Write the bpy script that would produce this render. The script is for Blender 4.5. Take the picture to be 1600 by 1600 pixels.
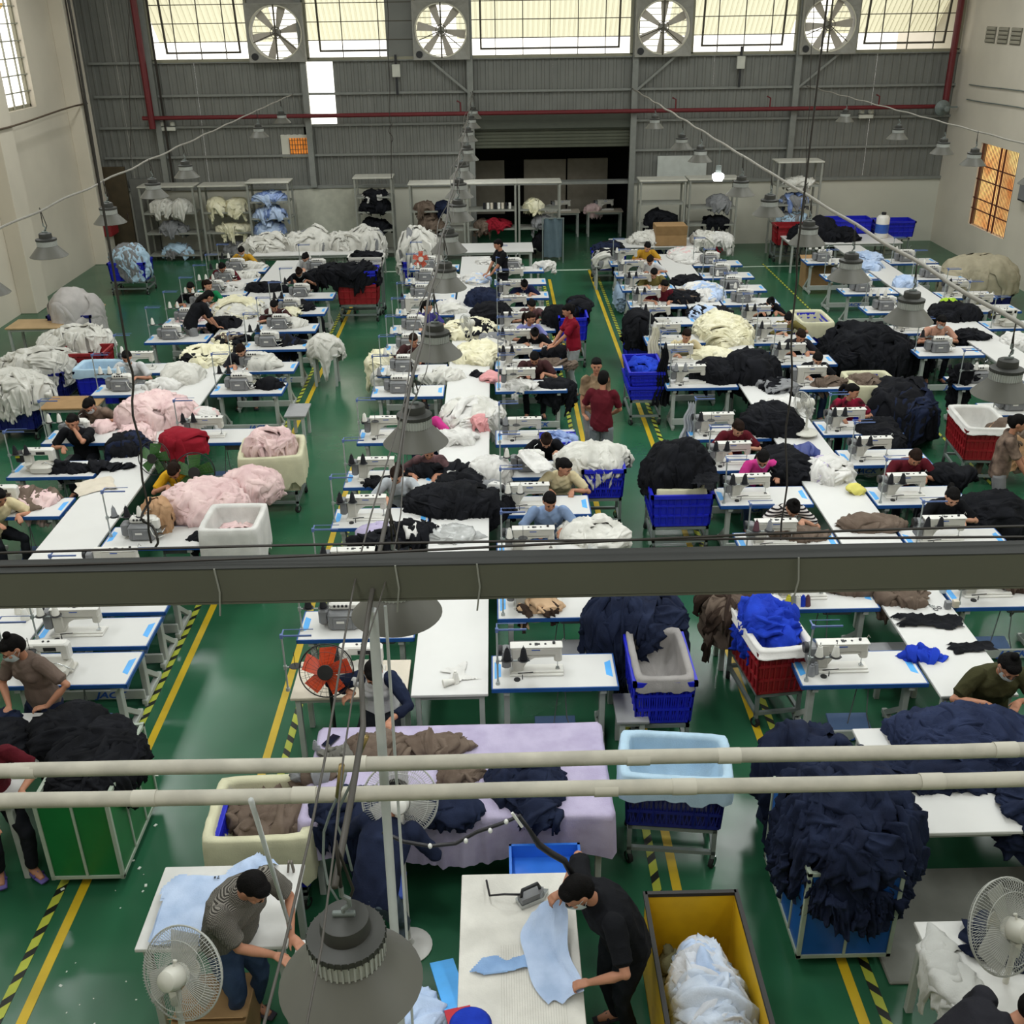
import bpy, math, random
import numpy as np
from mathutils import Vector, Matrix

for o in list(bpy.data.objects): bpy.data.objects.remove(o)
SC = bpy.context.scene
COL = SC.collection
PI = math.pi

# ------------------------------------------------------------------ camera
CF, CH = 1640.0, 6.45
_p, _y, _r = math.radians(25.9), math.radians(-0.66), math.radians(0.8)
FW = np.array([-math.sin(_y)*math.cos(_p), math.cos(_y)*math.cos(_p), -math.sin(_p)])
RT0 = np.array([math.cos(_y), math.sin(_y), 0.0]); UP0 = np.cross(RT0, FW)
RT = RT0*math.cos(_r)-UP0*math.sin(_r); UP = UP0*math.cos(_r)+RT0*math.sin(_r)
cam = bpy.data.cameras.new('camera'); camo = bpy.data.objects.new('camera', cam); COL.objects.link(camo)
cam.sensor_width = 36; cam.lens = CF/1600*36; cam.clip_end = 300; cam.clip_start = 0.05
_m = Matrix(((RT[0], UP[0], -FW[0], 0), (RT[1], UP[1], -FW[1], 0), (RT[2], UP[2], -FW[2], CH), (0, 0, 0, 1)))
camo.matrix_world = _m; SC.camera = camo
def _ray(x, y): return FW+RT*(x-800)/CF+UP*(800-y)/CF
def P(x, y, z=0.0):            # a point of the photograph on the level z
    d = _ray(x, y); t = (z-CH)/d[2]; return (float(d[0]*t), float(d[1]*t), z)
def PW(x, y, Y):               # a point of the photograph on the upright plane y = Y
    d = _ray(x, y); t = Y/d[1]; return (float(d[0]*t), Y, float(CH+d[2]*t))

# ------------------------------------------------------------------ world, lights, exposure
w = bpy.data.worlds.new('world'); SC.world = w; w.use_nodes = True
bg = w.node_tree.nodes['Background']; bg.inputs[0].default_value = (1.0, 0.97, 0.9, 1); bg.inputs[1].default_value = 2.2
SC.view_settings.view_transform = 'Standard'; SC.view_settings.look = 'None'
SC.view_settings.gamma = 1; SC.view_settings.use_curve_mapping = False
SC.view_settings.exposure = 0.0
LAMP_W = 11.5
FILL_W = 175.0
def area(name, loc, sx, sy, power, col=(1, 1, 1), rot=(0, 0, 0)):
    l = bpy.data.lights.new(name, 'AREA'); l.shape = 'RECTANGLE'; l.size = sx; l.size_y = sy; l.energy = power; l.color = col
    o = bpy.data.objects.new(name, l); o.location = loc; o.rotation_euler = rot; COL.objects.link(o); return o
ROOF_FILLS = [(x, y) for x in (-7.6, -1.5, 4.6, 9.6) for y in (2.0, 9.5, 17.0, 24.5)]
for x, y in ROOF_FILLS:
    area('roof_fill_light', (x, y, 8.52), 1.1, 4.6, FILL_W, (0.97, 1.0, 0.97))  # unseen area lamps added below the roof as general fill

# ------------------------------------------------------------------ materials
def S(h):                      # sRGB hex to linear
    h = h.lstrip('#'); c = [int(h[i:i+2], 16)/255 for i in (0, 2, 4)]
    return tuple((x/12.92 if x <= .04045 else ((x+.055)/1.055)**2.4) for x in c)
_M = {}
def mat(name, col, rough=.6, metal=0., var=.06, scale=6., bump=0., bscale=40., spec=.5, trans=0., emit=0., alpha=1., coat=0., col2=None, sheen=0.):
    if name in _M: return _M[name]
    m = bpy.data.materials.new(name); m.use_nodes = True; nt = m.node_tree; b = nt.nodes['Principled BSDF']
    if isinstance(col, str): col = S(col)
    tc = nt.nodes.new('ShaderNodeTexCoord'); no = nt.nodes.new('ShaderNodeTexNoise'); no.inputs['Scale'].default_value = scale
    no.inputs['Detail'].default_value = 4
    nt.links.new(tc.outputs['Object'], no.inputs['Vector'])
    cr = nt.nodes.new('ShaderNodeValToRGB')
    c2 = S(col2) if isinstance(col2, str) else col2
    a = tuple(max(0, x*(1-var)) for x in col); d = c2 if c2 else tuple(min(1, x*(1+var)) for x in col)
    cr.color_ramp.elements[0].position = .35; cr.color_ramp.elements[1].position = .65
    cr.color_ramp.elements[0].color = (*a, 1); cr.color_ramp.elements[1].color = (*d, 1)
    nt.links.new(no.outputs['Fac'], cr.inputs['Fac']); nt.links.new(cr.outputs['Color'], b.inputs['Base Color'])
    b.inputs['Roughness'].default_value = rough; b.inputs['Metallic'].default_value = metal
    b.inputs['Specular IOR Level'].default_value = spec
    if trans: b.inputs['Transmission Weight'].default_value = trans
    if alpha < 1: b.inputs['Alpha'].default_value = alpha
    if coat: b.inputs['Coat Weight'].default_value = coat; b.inputs['Coat Roughness'].default_value = .1
    if sheen: b.inputs['Sheen Weight'].default_value = sheen
    if emit: b.inputs['Emission Color'].default_value = (*col, 1); b.inputs['Emission Strength'].default_value = emit; nt.links.new(cr.outputs['Color'], b.inputs['Emission Color'])
    if bump:
        n2 = nt.nodes.new('ShaderNodeTexNoise'); n2.inputs['Scale'].default_value = bscale; n2.inputs['Detail'].default_value = 3
        nt.links.new(tc.outputs['Object'], n2.inputs['Vector'])
        bp = nt.nodes.new('ShaderNodeBump'); bp.inputs['Strength'].default_value = bump; bp.inputs['Distance'].default_value = .01
        nt.links.new(n2.outputs['Fac'], bp.inputs['Height']); nt.links.new(bp.outputs['Normal'], b.inputs['Normal'])
    _M[name] = m; return m
def cloth(name, col, col2=None, var=.08):
    return mat('cloth_'+name, col, rough=.9, var=var, scale=5, bump=.25, bscale=90, spec=.15, sheen=.0, col2=col2)

# ------------------------------------------------------------------ mesh building
class MB:
    def __init__(s): s.v = []; s.f = []; s.m = []; s.mi = 0
    def add(s, V, F, mi=None):
        n = len(s.v); s.v += [tuple(map(float, p)) for p in V]; s.f += [tuple(i+n for i in f) for f in F]
        s.m += [s.mi if mi is None else mi]*len(F); return s
    def box(s, x0, x1, y0, y1, z0, z1, bev=0., M=None):
        if bev <= 0:
            V = [(x, y, z) for z in (z0, z1) for y in (y0, y1) for x in (x0, x1)]
            F = [(0, 2, 3, 1), (4, 5, 7, 6), (0, 1, 5, 4), (2, 6, 7, 3), (0, 4, 6, 2), (1, 3, 7, 5)]
        else:
            b = bev; V = []; F = []
            def ring(z, i):
                x_0, x_1, y_0, y_1 = x0+i, x1-i, y0+i, y1-i; c = b
                return [(x_0+c, y_0, z), (x_1-c, y_0, z), (x_1, y_0+c, z), (x_1, y_1-c, z), (x_1-c, y_1, z), (x_0+c, y_1, z), (x_0, y_1-c, z), (x_0, y_0+c, z)]
            R = [ring(z0, b*.8), ring(z0+b, 0), ring(z1-b, 0), ring(z1, b*.8)]
            for r in R: V += r
            for k in range(3):
                for i in range(8):
                    j = (i+1) % 8; F.append((k*8+i, k*8+j, k*8+8+j, k*8+8+i))
            F.append(tuple(range(7, -1, -1))); F.append(tuple(range(24, 32)))
        if M is not None: V = [tuple(M @ Vector(p)) for p in V]
        return s.add(V, F)
    def cbox(s, c, d, bev=0., rz=0., rx=0., ry=0.):
        M = Matrix.Translation(c) @ Matrix.Rotation(rz, 4, 'Z') @ Matrix.Rotation(ry, 4, 'Y') @ Matrix.Rotation(rx, 4, 'X')
        return s.box(-d[0]/2, d[0]/2, -d[1]/2, d[1]/2, -d[2]/2, d[2]/2, bev, M)
    def beam(s, a, b, w, h=None, bev=0.):   # rectangular bar from a to b
        a = Vector(a); b = Vector(b); h = h or w; d = b-a; L = d.length
        q = d.to_track_quat('Z', 'Y').to_matrix().to_4x4()
        return s.box(-w/2, w/2, -h/2, h/2, 0, L, bev, Matrix.Translation(a) @ q)
    def tube(s, pts, r, n=8, cap=True, sx=1., sy=1., ref=None):
        pts = [Vector(p) for p in pts]; rr = r if isinstance(r, (list, tuple)) else [r]*len(pts)
        V = []; F = []; up = Vector(ref) if ref else None
        if up is None:
            d0 = (pts[1]-pts[0]).normalized(); up = Vector((0, 0, 1)) if abs(d0.z) < .9 else Vector((1, 0, 0))
        for i, p in enumerate(pts):
            d = (pts[min(i+1, len(pts)-1)]-pts[max(i-1, 0)]).normalized()
            a = (up-d*up.dot(d)).normalized(); c = d.cross(a)
            up = a if ref is None else up
            for k in range(n):
                t = 2*PI*k/n; V.append(p+a*(math.cos(t)*rr[i]*sx)+c*(math.sin(t)*rr[i]*sy))
        for i in range(len(pts)-1):
            for k in range(n):
                j = (k+1) % n; F.append((i*n+k, i*n+j, (i+1)*n+j, (i+1)*n+k))
        if cap: F.append(tuple(range(n-1, -1, -1))); F.append(tuple((len(pts)-1)*n+k for k in range(n)))
        return s.add(V, F)
    def lathe(s, prof, n=24, c=(0, 0, 0), M=None, a0=0., a1=2*PI):
        V = []; F = []; full = abs(a1-a0-2*PI) < 1e-6; m = n if full else n+1
        for r, z in prof:
            for k in range(m):
                t = a0+(a1-a0)*k/n; p = Vector((r*math.cos(t)+c[0], r*math.sin(t)+c[1], z+c[2])); V.append(M @ p if M is not None else p)
        for i in range(len(prof)-1):
            for k in range(n):
                j = (k+1) % m; F.append((i*m+k, i*m+j, (i+1)*m+j, (i+1)*m+k))
        return s.add(V, F)
    def ell(s, c, r, n=10, m=7, M=None):
        pr = [(max(1e-4, math.cos(t)), math.sin(t)) for t in [(-PI/2)+PI*i/m for i in range(m+1)]]
        V = []; F = []
        for a, z in pr:
            for k in range(n):
                t = 2*PI*k/n; p = Vector((a*math.cos(t)*r[0], a*math.sin(t)*r[1], z*r[2]))
                if M is not None: p = M @ p
                V.append(p+Vector(c))
        for i in range(m):
            for k in range(n):
                j = (k+1) % n; F.append((i*n+k, i*n+j, (i+1)*n+j, (i+1)*n+k))
        F.append(tuple(range(n-1, -1, -1))); F.append(tuple(m*n+k for k in range(n)))
        return s.add(V, F)
    def prism(s, poly, z0, z1, M=None):
        n = len(poly); V = [(x, y, z0) for x, y in poly]+[(x, y, z1) for x, y in poly]
        F = [tuple(range(n-1, -1, -1)), tuple(range(n, 2*n))]+[(i, (i+1) % n, n+(i+1) % n, n+i) for i in range(n)]
        if M is not None: V = [tuple(M @ Vector(p)) for p in V]
        return s.add(V, F)
    def grid(s, G, closed=False, mi=None):
        G = np.asarray(G); a, b = G.shape[:2]; V = G.reshape(-1, 3); F = []
        for i in range(a-1):
            for j in range(b if closed else b-1):
                k = (j+1) % b; F.append((i*b+j, i*b+k, (i+1)*b+k, (i+1)*b+j))
        return s.add(V, F, mi)
    def mesh(s, name, mats, smooth=False, ang=None):
        me = bpy.data.meshes.new(name); me.from_pydata(s.v, [], s.f)
        if not isinstance(mats, (list, tuple)): mats = [mats]
        for m in mats: me.materials.append(m)
        if len(mats) > 1: me.polygons.foreach_set('material_index', np.array(s.m, np.int32))
        if smooth:
            me.polygons.foreach_set('use_smooth', np.ones(len(me.polygons), bool))
            if ang: me.set_sharp_from_angle(angle=math.radians(ang))
        me.update(); return me

def ob(name, me, parent=None, loc=(0, 0, 0), rz=0., mats=None, rot=None, sc=None):
    o = bpy.data.objects.new(name, me); COL.objects.link(o)
    if parent: o.parent = parent
    o.location = loc; o.rotation_euler = rot if rot else (0, 0, rz)
    if sc: o.scale = sc if isinstance(sc, (tuple, list)) else (sc,)*3
    if mats:
        for i, m in enumerate(mats): o.material_slots[i].link = 'OBJECT'; o.material_slots[i].material = m
    return o
def tag(o, label, cat, group=None, kind=None):
    o['label'] = label; o['category'] = cat
    if group: o['group'] = group
    if kind: o['kind'] = kind
    return o
def thing(name, label, cat, loc=(0, 0, 0), rz=0., group=None):
    o = bpy.data.objects.new(name, None); COL.objects.link(o); o.empty_display_size = .1
    o.location = loc; o.rotation_euler = (0, 0, rz); return tag(o, label, cat, group)
def struct(name, me, parent=None, loc=(0, 0, 0), rz=0.):
    o = ob(name, me, parent, loc, rz)
    if not parent: o['kind'] = 'structure'
    return o
_PC = {}
def cached(key, fn):
    if key not in _PC: _PC[key] = fn()
    return _PC[key]
ORD = ['nearest', 'second', 'third', 'fourth', 'fifth', 'sixth', 'seventh', 'eighth', 'ninth', 'tenth', 'eleventh', 'twelfth', 'thirteenth', 'fourteenth', 'fifteenth', 'sixteenth']
def text_mesh(key, txt, size, mt, shear=0., depth=.001, bold=0.):
    cu = bpy.data.curves.new(key, 'FONT'); cu.body = txt; cu.size = size; cu.shear = shear; cu.extrude = depth; cu.align_x = 'CENTER'; cu.align_y = 'CENTER'; cu.offset = bold
    o = bpy.data.objects.new(key, cu); COL.objects.link(o)
    dg = bpy.context.evaluated_depsgraph_get(); me = bpy.data.meshes.new_from_object(o.evaluated_get(dg)); me.name = key
    bpy.data.objects.remove(o); me.materials.clear(); me.materials.append(mt); return me

# ------------------------------------------------------------------ shared materials
WHITE = mat('white_laminate', '#cdccc9', rough=.45, var=.02, scale=2)
BLUEEDGE = mat('blue_edge_band', '#1d4f93', rough=.45)
STICK = mat('sky_blue_sticker', '#4fa3e6', rough=.5)
STICKW = mat('pale_sticker', '#c9d4e4', rough=.5)
STEEL = mat('cream_powder_coated_steel', '#a9ada8', rough=.5)
GREYST = mat('grey_painted_steel', '#6f7774', rough=.5)
MCREAM = mat('machine_cream', '#c4c1b8', rough=.4, var=.03)
MWHITE = mat('machine_white', '#d8d6d0', rough=.35, var=.02)
MGREY = mat('machine_grey', '#77787a', rough=.5)
MDARK = mat('machine_black', '#1c1d20', rough=.5)
CHROME = mat('chrome', '#b9bcbc', rough=.25, metal=1.)
RUBBER = mat('black_rubber', '#141414', rough=.8)
LOGO = mat('logo_blue', '#2c55a8', rough=.5)
YELLOW = mat('yellow_label', '#d8d13a', rough=.5)
CONEK = mat('black_thread', '#15161c', rough=.9, bump=.3, bscale=200)
CONEW = mat('white_thread', '#dddbd4', rough=.9, bump=.3, bscale=200)
CONEG = mat('grey_thread', '#84868a', rough=.9); CONEP = mat('plum_thread', '#5b3a44', rough=.9)
WOOD = mat('light_plywood', '#b79a72', rough=.6, var=.1, scale=3)
PALEWOOD = mat('pale_board', '#c9bfae', rough=.6, var=.05)
CARD = mat('cardboard', '#9a7a52', rough=.85, var=.08)
BCRATE = mat('blue_plastic', '#1a22b8', rough=.4, var=.05)
BCRATED = mat('dark_blue_plastic', '#10186e', rough=.5)
RCRATE = mat('red_plastic', '#8d1a22', rough=.45, var=.08)
LINERW = cloth('white_liner', '#b9b4b2'); LINERB = cloth('pale_blue_liner', '#a9c3d6'); LINERC = cloth('cream_liner', '#c6c3a6')
NAVY = cloth('navy', '#161c30', '#20283f'); BLACK = cloth('black', '#0e0f13', '#191a1f'); OFFW = cloth('off_white', '#c6c4bc', '#d3d1ca')
CREAM = cloth('cream', '#dcd6b4', '#e6e1c8'); PINK = cloth('pale_pink', '#d6b6b6', '#e2c8c5'); PINKS = cloth('soft_pink', '#d69a9b')
TAUPE = cloth('taupe', '#5e5046', '#6f6156'); LBLUE = cloth('light_blue', '#a5b9d8', '#b8c8e2'); RBLUE = cloth('royal_blue', '#1b34a4', '#2342bd')
REDC = cloth('crimson', '#8a1c2a'); LILAC = cloth('lilac_cloth', '#aca2bf', '#b5acc6'); TAN = cloth('tan_fabric', '#b08a68', '#bc9775')
GREYC = cloth('grey_cloth', '#7f8082'); WCLOTH = cloth('white_cloth', '#cfcdc9'); BROWNC = cloth('dark_brown', '#3b2f28'); BLUEPRINT = cloth('blue_print', '#5d78b8', '#9db0d8', .3)
# ================================================================== the setting
XL, XR, YB = -11.2, 12.75, 31.0
WALLM = mat('painted_wall', '#d8cfbf', rough=.85, var=.04, scale=.8)
WALLR = mat('painted_wall_right', '#d2cabb', rough=.85, var=.04, scale=.8)
LOWW = mat('low_wall_paint', '#c6c4b7', rough=.85, var=.04, scale=.8)
TINM = mat('grey_corrugated_tin', '#70716c', rough=.55, var=.1, scale=1.2, metal=.0)
POSTM = mat('grey_post', '#7d7f7a', rough=.55)
REDP = mat('red_fire_pipe', '#651a20', rough=.45)
BARM = mat('rusty_window_bar', '#4a4538', rough=.6)
def floor_mat():
    m = mat('green_epoxy', '#285a3f', rough=.22, var=.12, scale=.7, spec=.5); nt = m.node_tree; b = nt.nodes['Principled BSDF']
    tc = nt.nodes.new('ShaderNodeTexCoord'); n = nt.nodes.new('ShaderNodeTexNoise'); n.inputs['Scale'].default_value = .9; n.inputs['Detail'].default_value = 6
    mr = nt.nodes.new('ShaderNodeMapRange'); mr.inputs['To Min'].default_value = .14; mr.inputs['To Max'].default_value = .34
    nt.links.new(tc.outputs['Object'], n.inputs['Vector']); nt.links.new(n.outputs['Fac'], mr.inputs['Value']); nt.links.new(mr.outputs['Result'], b.inputs['Roughness'])
    n2 = nt.nodes.new('ShaderNodeTexNoise'); n2.inputs['Scale'].default_value = 2.2; n2.inputs['Detail'].default_value = 2
    bp = nt.nodes.new('ShaderNodeBump'); bp.inputs['Strength'].default_value = .12; bp.inputs['Distance'].default_value = .03
    nt.links.new(tc.outputs['Object'], n2.inputs['Vector']); nt.links.new(n2.outputs['Fac'], bp.inputs['Height']); nt.links.new(bp.outputs['Normal'], b.inputs['Normal'])
    return m
struct('floor', MB().box(XL-.2, XR+.2, -3, YB+5.2, -.1, 0).mesh('floor', floor_mat()))

def wall_plane(axis, c, th, u0, u1, z0, z1, holes, name, m):
    """wall slab at x=c or y=c with rectangular openings (u0,u1,z0,z1)"""
    us = sorted({u0, u1}|{h[0] for h in holes}|{h[1] for h in holes}); zs = sorted({z0, z1}|{h[2] for h in holes}|{h[3] for h in holes})
    b = MB()
    for i in range(len(us)-1):
        for k in range(len(zs)-1):
            cu, cz = (us[i]+us[i+1])/2, (zs[k]+zs[k+1])/2
            if any(h[0] < cu < h[1] and h[2] < cz < h[3] for h in holes): continue
            if axis == 'x': b.box(min(c, c+th), max(c, c+th), us[i], us[i+1], zs[k], zs[k+1])
            else: b.box(us[i], us[i+1], min(c, c+th), max(c, c+th), zs[k], zs[k+1])
    return struct(name, b.mesh(name, m))
wall_plane('x', XL, -.2, -3, YB+5, 0, 8.6, [(25.0, 27.7, 4.3, 7.2)], 'wall_left', WALLM)
wall_plane('x', XR, .2, -3, YB+5, 0, 8.6, [(26.5, 28.7, .93, 3.0)], 'wall_right', WALLR)
wall_plane('y', -3, -.2, XL, XR, 0, 8.6, [], 'wall_front', WALLM)
# ceiling with added panels over the unseen fill lamps
cb = MB(); us = sorted({XL, XR}|{x-.6 for x, y in ROOF_FILLS}|{x+.6 for x, y in ROOF_FILLS}); vs = sorted({-3., YB+.4}|{y-2.4 for x, y in ROOF_FILLS}|{y+2.4 for x, y in ROOF_FILLS})
for i in range(len(us)-1):
    for k in range(len(vs)-1):
        cu, cv = (us[i]+us[i+1])/2, (vs[k]+vs[k+1])/2
        if any(abs(cu-x) < .6 and abs(cv-y) < 2.4 for x, y in ROOF_FILLS): continue
        cb.box(us[i], us[i+1], vs[k], vs[k+1], 8.6, 8.7)
struct('ceiling', cb.mesh('ceiling', mat('ceiling_sheet', '#8f918c', rough=.7)))
for i, (x, y) in enumerate(ROOF_FILLS):
    struct('window_%d' % (i+20), MB().box(x-.6, x+.6, y-2.4, y+2.4, 8.62, 8.66).mesh('added_roof_panel', mat('added_roof_sheet', '#c8ccc4', rough=.5)))  # made-up roof panel above each fill lamp
# pilasters on the left wall
for i, y in enumerate((9.4, 14.5, 19.5, 24.45, 29.6)):
    struct('trim_%d' % (i+1), MB().box(XL, XL+.38, y, y+.75, 0, 8.6, .01).mesh('pilaster', WALLM))
# low wall under the tin, opening for the shutter door
DX0, DX1 = -.55, 3.83
wall_plane('y', YB, .25, XL, XR, 0, 1.78, [(DX0, DX1, -.1, 1.78)], 'wall_back', LOWW)
wb = bpy.data.objects['wall_back']
def corr(wd, h, amp=.022, n=5):
    b = MB(); pts = []
    for i in range(n):
        u = wd/n; x = i*u; pts += [(x, 0), (x+u*.55, 0), (x+u*.65, -amp), (x+u*.9, -amp)]
    pts.append((wd, 0)); V = [(x, y, z) for z in (0, h) for x, y in pts]; k = len(pts)
    b.add(V, [(i, i+1, k+i+1, k+i) for i in range(k-1)]); return b
# tin bays: (x0,x1,z0,z1)
WINX = [(-9.18, -6.5), (-5.02, -2.05), (-.66, 3.80), (5.37, 8.26), (9.82, 12.7)]
FANX = [-5.76, -1.36, 4.585, 9.04]
bays = [(XL, -9.18, 1.78, 8.6), (-9.18, -5.95, 1.78, 5.12), (-5.95, -5.12, 3.2, 5.12), (-5.95, -5.3, 1.78, 2.6), (-5.3, -4.35, 1.78, 3.45), (-4.35, DX0, 1.78, 5.12), (DX0, DX1, 3.62, 5.12), (DX1, XR, 1.78, 5.12), (XL, XR, 7.4, 8.6)]
for x0, x1, z0, z1 in bays:
    n = max(1, round((x1-x0)/1.05)); wd = (x1-x0)/n
    me = corr(wd, z1-z0).mesh('tin', TINM)
    for i in range(n): ob('corrugated_sheet', me, wb, (x0+i*wd, YB+.06+.004*(i % 2), z0))
# bright missing sheet with translucent panel, small lit grille window
GLOWM = mat('sunlit_translucent_sheet', '#fff8ea', rough=.6, emit=3.0)  # daylight through the sheet is put in as emission
struct('window_1', MB().box(-5.38, -4.38, YB+.08, YB+.1, 3.45, 5.05).mesh('window_1', GLOWM))
ow = struct('window_2', MB().box(-5.95, -5.12, YB+.0, YB+.05, 2.6, 3.2).mesh('window_2', LOWW))
ORG = mat('orange_lit_blind', '#d07a2c', rough=.7, emit=.55, var=.3, scale=8)  # orange light behind the pane is put in as emission
ob('pane', MB().box(-5.72, -5.18, YB-.015, YB-.005, 2.66, 3.12).mesh('pane', ORG), ow)
gb = MB()
for i in range(8): gb.box(-5.72+i*.075, -5.705+i*.075, YB-.04, YB-.02, 2.66, 3.12)
for i in range(4): gb.box(-5.72, -5.18, YB-.045, YB-.025, 2.7+i*.12, 2.712+i*.12)
ob('window_bars', gb.mesh('window_bars', BARM), ow)
# girts, posts, braces, red pipe: each a trim
k = [20]
def trim(b, m, nm='trim'):
    k[0] += 1; return struct('trim_%d' % k[0], b.mesh('trim', m))
for z in (5.1, 4.26, 3.45, 2.66):
    trim(MB().box(-10.9, DX0 if z < 3.5 else XR, YB-.05, YB, z-.03, z+.03), POSTM)
    if z < 3.5: trim(MB().box(DX1, XR, YB-.05, YB, z-.03, z+.03), POSTM)
trim(MB().box(XL, XR, YB-.06, YB+.3, 1.76, 1.84), POSTM)
for x in (-9.25, -5.12, -.62, 3.88, 8.32): trim(MB().box(x-.08, x+.08, YB-.16, YB-.02, 1.8 if abs(x) > 4 else 0, 8.6), POSTM)
for x, s in ((-.62, -1), (3.88, 1), (8.32, 1)): trim(MB().beam((x, YB-.12, 4.2), (x+s*1.1, YB-.12, 5.1), .06), POSTM)
# shutter door
dr = struct('door_1', MB().box(DX0-.1, DX1+.1, YB-.02, YB+.45, 3.25, 3.72, .03).mesh('door_1', mat('shutter_box', '#44483e', rough=.6)))
sm = mat('olive_shutter_slat', '#4d5042', rough=.5)
me = MB().box(0, DX1-DX0, 0, .03, 0, .085, .012).mesh('slat', sm)
for i in range(6): ob('shutter_slat', me, dr, (DX0, YB+.1, 2.75+i*.09))
# annex behind the door
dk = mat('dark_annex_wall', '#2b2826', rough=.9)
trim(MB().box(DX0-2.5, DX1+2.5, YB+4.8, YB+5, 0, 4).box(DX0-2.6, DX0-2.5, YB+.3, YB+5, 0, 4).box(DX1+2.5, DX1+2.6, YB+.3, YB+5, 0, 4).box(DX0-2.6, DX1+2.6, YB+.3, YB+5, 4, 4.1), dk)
# window bars and grilles of the upper band
def rectbars(name, x0, x1, z0, z1, nx, nz, th=.028, y=YB):
    b = MB()
    for i in range(nx+1): x = x0+(x1-x0)*i/nx; b.box(x-th/2, x+th/2, y-.02, y+.02, z0, z1)
    for i in range(nz+1): z = z0+(z1-z0)*i/nz; b.box(x0, x1, y-.025, y+.015, z-th/2, z+th/2)
    return b
AWN = mat('sunlit_awning_sheet', '#d9d5bd', rough=.7, var=.1, scale=2)
def translucent(m, f=.6, col=(.9, .88, .72, 1)):
    nt = m.node_tree; b = nt.nodes['Principled BSDF']; out = nt.nodes['Material Output']
    t = nt.nodes.new('ShaderNodeBsdfTranslucent'); t.inputs[0].default_value = col; mx = nt.nodes.new('ShaderNodeMixShader'); mx.inputs[0].default_value = f
    nt.links.new(b.outputs[0], mx.inputs[1]); nt.links.new(t.outputs[0], mx.inputs[2]); nt.links.new(mx.outputs[0], out.inputs['Surface'])
translucent(AWN, .8, (.62, .61, .46, 1))
PALEB = mat('pale_window_frame', '#8b8875', rough=.6)
for i, (x0, x1) in enumerate(WINX):
    wdw = struct('window_%d' % (i+3), rectbars('', x0, x1, 5.14, 7.4, [4, 3, 6, 4, 4][i], 5, .022).mesh('window_bars', BARM))
    fr = MB().box(x0, x0+.07, YB-.06, YB+.1, 5.14, 7.4).box(x1-.07, x1, YB-.06, YB+.1, 5.14, 7.4).box(x0, x1, YB-.06, YB+.12, 5.1, 5.17)
    ob('window_frame', fr.mesh('window_frame', PALEB), wdw)
    sash = MB()
    sx0, sx1 = x0+.35, x1-.35
    sash.beam((sx0, YB+.02, 6.9), (sx0, YB+.25, 5.3), .05).beam((sx1, YB+.02, 6.9), (sx1, YB+.25, 5.3), .05).beam((sx0, YB+.25, 5.32), (sx1, YB+.25, 5.32), .05)
    if i in (0, 1, 2, 3, 4): ob('sash_frame', sash.mesh('sash_frame', BARM), wdw)
    n = max(2, round((x1-x0+.6)/.75)); wd = (x1-x0+.7)/n
    b = corr(wd, 1, .03, 5); b.v = [(x, y+.2+(1-z)*1.9, 5.52+z*1.9) for x, y, z in b.v]; me = b.mesh('awning_sheet', AWN)
    for q in range(n): ob('awning_sheet', me, wdw, (x0-.35+q*wd, YB, 0))
# exhaust fans
HOUS = mat('fan_housing', '#8f8d85', rough=.55); BLD = mat('fan_blade_pale', '#b8b0a4', rough=.5); RINGM = mat('fan_ring', '#cfcab8', rough=.4)
def fan_blade(R0, R1, w0, w1, tw=.35, th=.008, sweep=.0):
    b = MB(); V = []; n = 6
    for i in range(n+1):
        t = i/n; r = R0+(R1-R0)*t; wdt = w0+(w1-w0)*min(1, t*1.3); a = tw*(1-.4*t)
        for s, y in ((-.5, -1), (.5, -1), (.5, 1), (-.5, 1)):
            dx = s*wdt+sweep*t; V.append((dx*math.cos(a), dx*math.sin(a)+y*th/2, r))
    F = []
    for i in range(n):
        for k4 in range(4): j = (k4+1) % 4; F.append((i*4+k4, i*4+j, i*4+4+j, i*4+4+k4))
    F.append((0, 1, 2, 3)); F.append((n*4+3, n*4+2, n*4+1, n*4)); return b.add(V, F)
fb = fan_blade(.1, .65, .09, .21, .3).mesh('blade', BLD)
hb = MB(); N = 40
sq = lambda a: (lambda c, s: (c/max(abs(c), abs(s)), s/max(abs(c), abs(s))))(math.cos(a), math.sin(a))
for y0, y1 in ((-.22, .25),):
    G = []
    for kk in range(N+1):
        a = 2*PI*kk/N; X, Z = sq(a); G.append([(X*.76, y1, Z*.72), (X*.76, y0, Z*.72), (X*.72, y0, Z*.69), (.69*math.cos(a), y0+.05, .66*math.sin(a)), (.69*math.cos(a), y1, .66*math.sin(a))])
    hb.grid(np.array(G))
housing = hb.mesh('housing', HOUS)
rg = MB()
rg.tube([(.69*math.cos(2*PI*i/36), -.17, .66*math.sin(2*PI*i/36)) for i in range(37)], .022, 6, False); ringm = rg.mesh('ring', RINGM, True)
hub = MB().lathe([(0, -.08), (.1, -.08), (.1, .08), (0, .08)], 14, M=Matrix.Rotation(PI/2, 4, 'X')).mesh('hub', HOUS)
sb = MB().box(-.02, .02, -.2, -.16, -.7, .7)
for a in (.9, -1.2): sb.tube([(0, -.15, 0), (.66*math.cos(a-PI/2), -.15, .66*math.sin(a-PI/2))], .012, 6)
for r in (.14,): sb.tube([(r*math.cos(2*PI*i/20), -.16, r*math.sin(2*PI*i/20)) for i in range(21)], .01, 5, False)
spm = sb.mesh('guard', BARM)
lv = MB()
for i in range(9): lv.cbox((0, .3, -.62+i*.155), (1.4, .05, .008), rx=.3)
lvm = lv.mesh('louvre', mat('white_louvre', '#c9cbb8', rough=.6))
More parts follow.
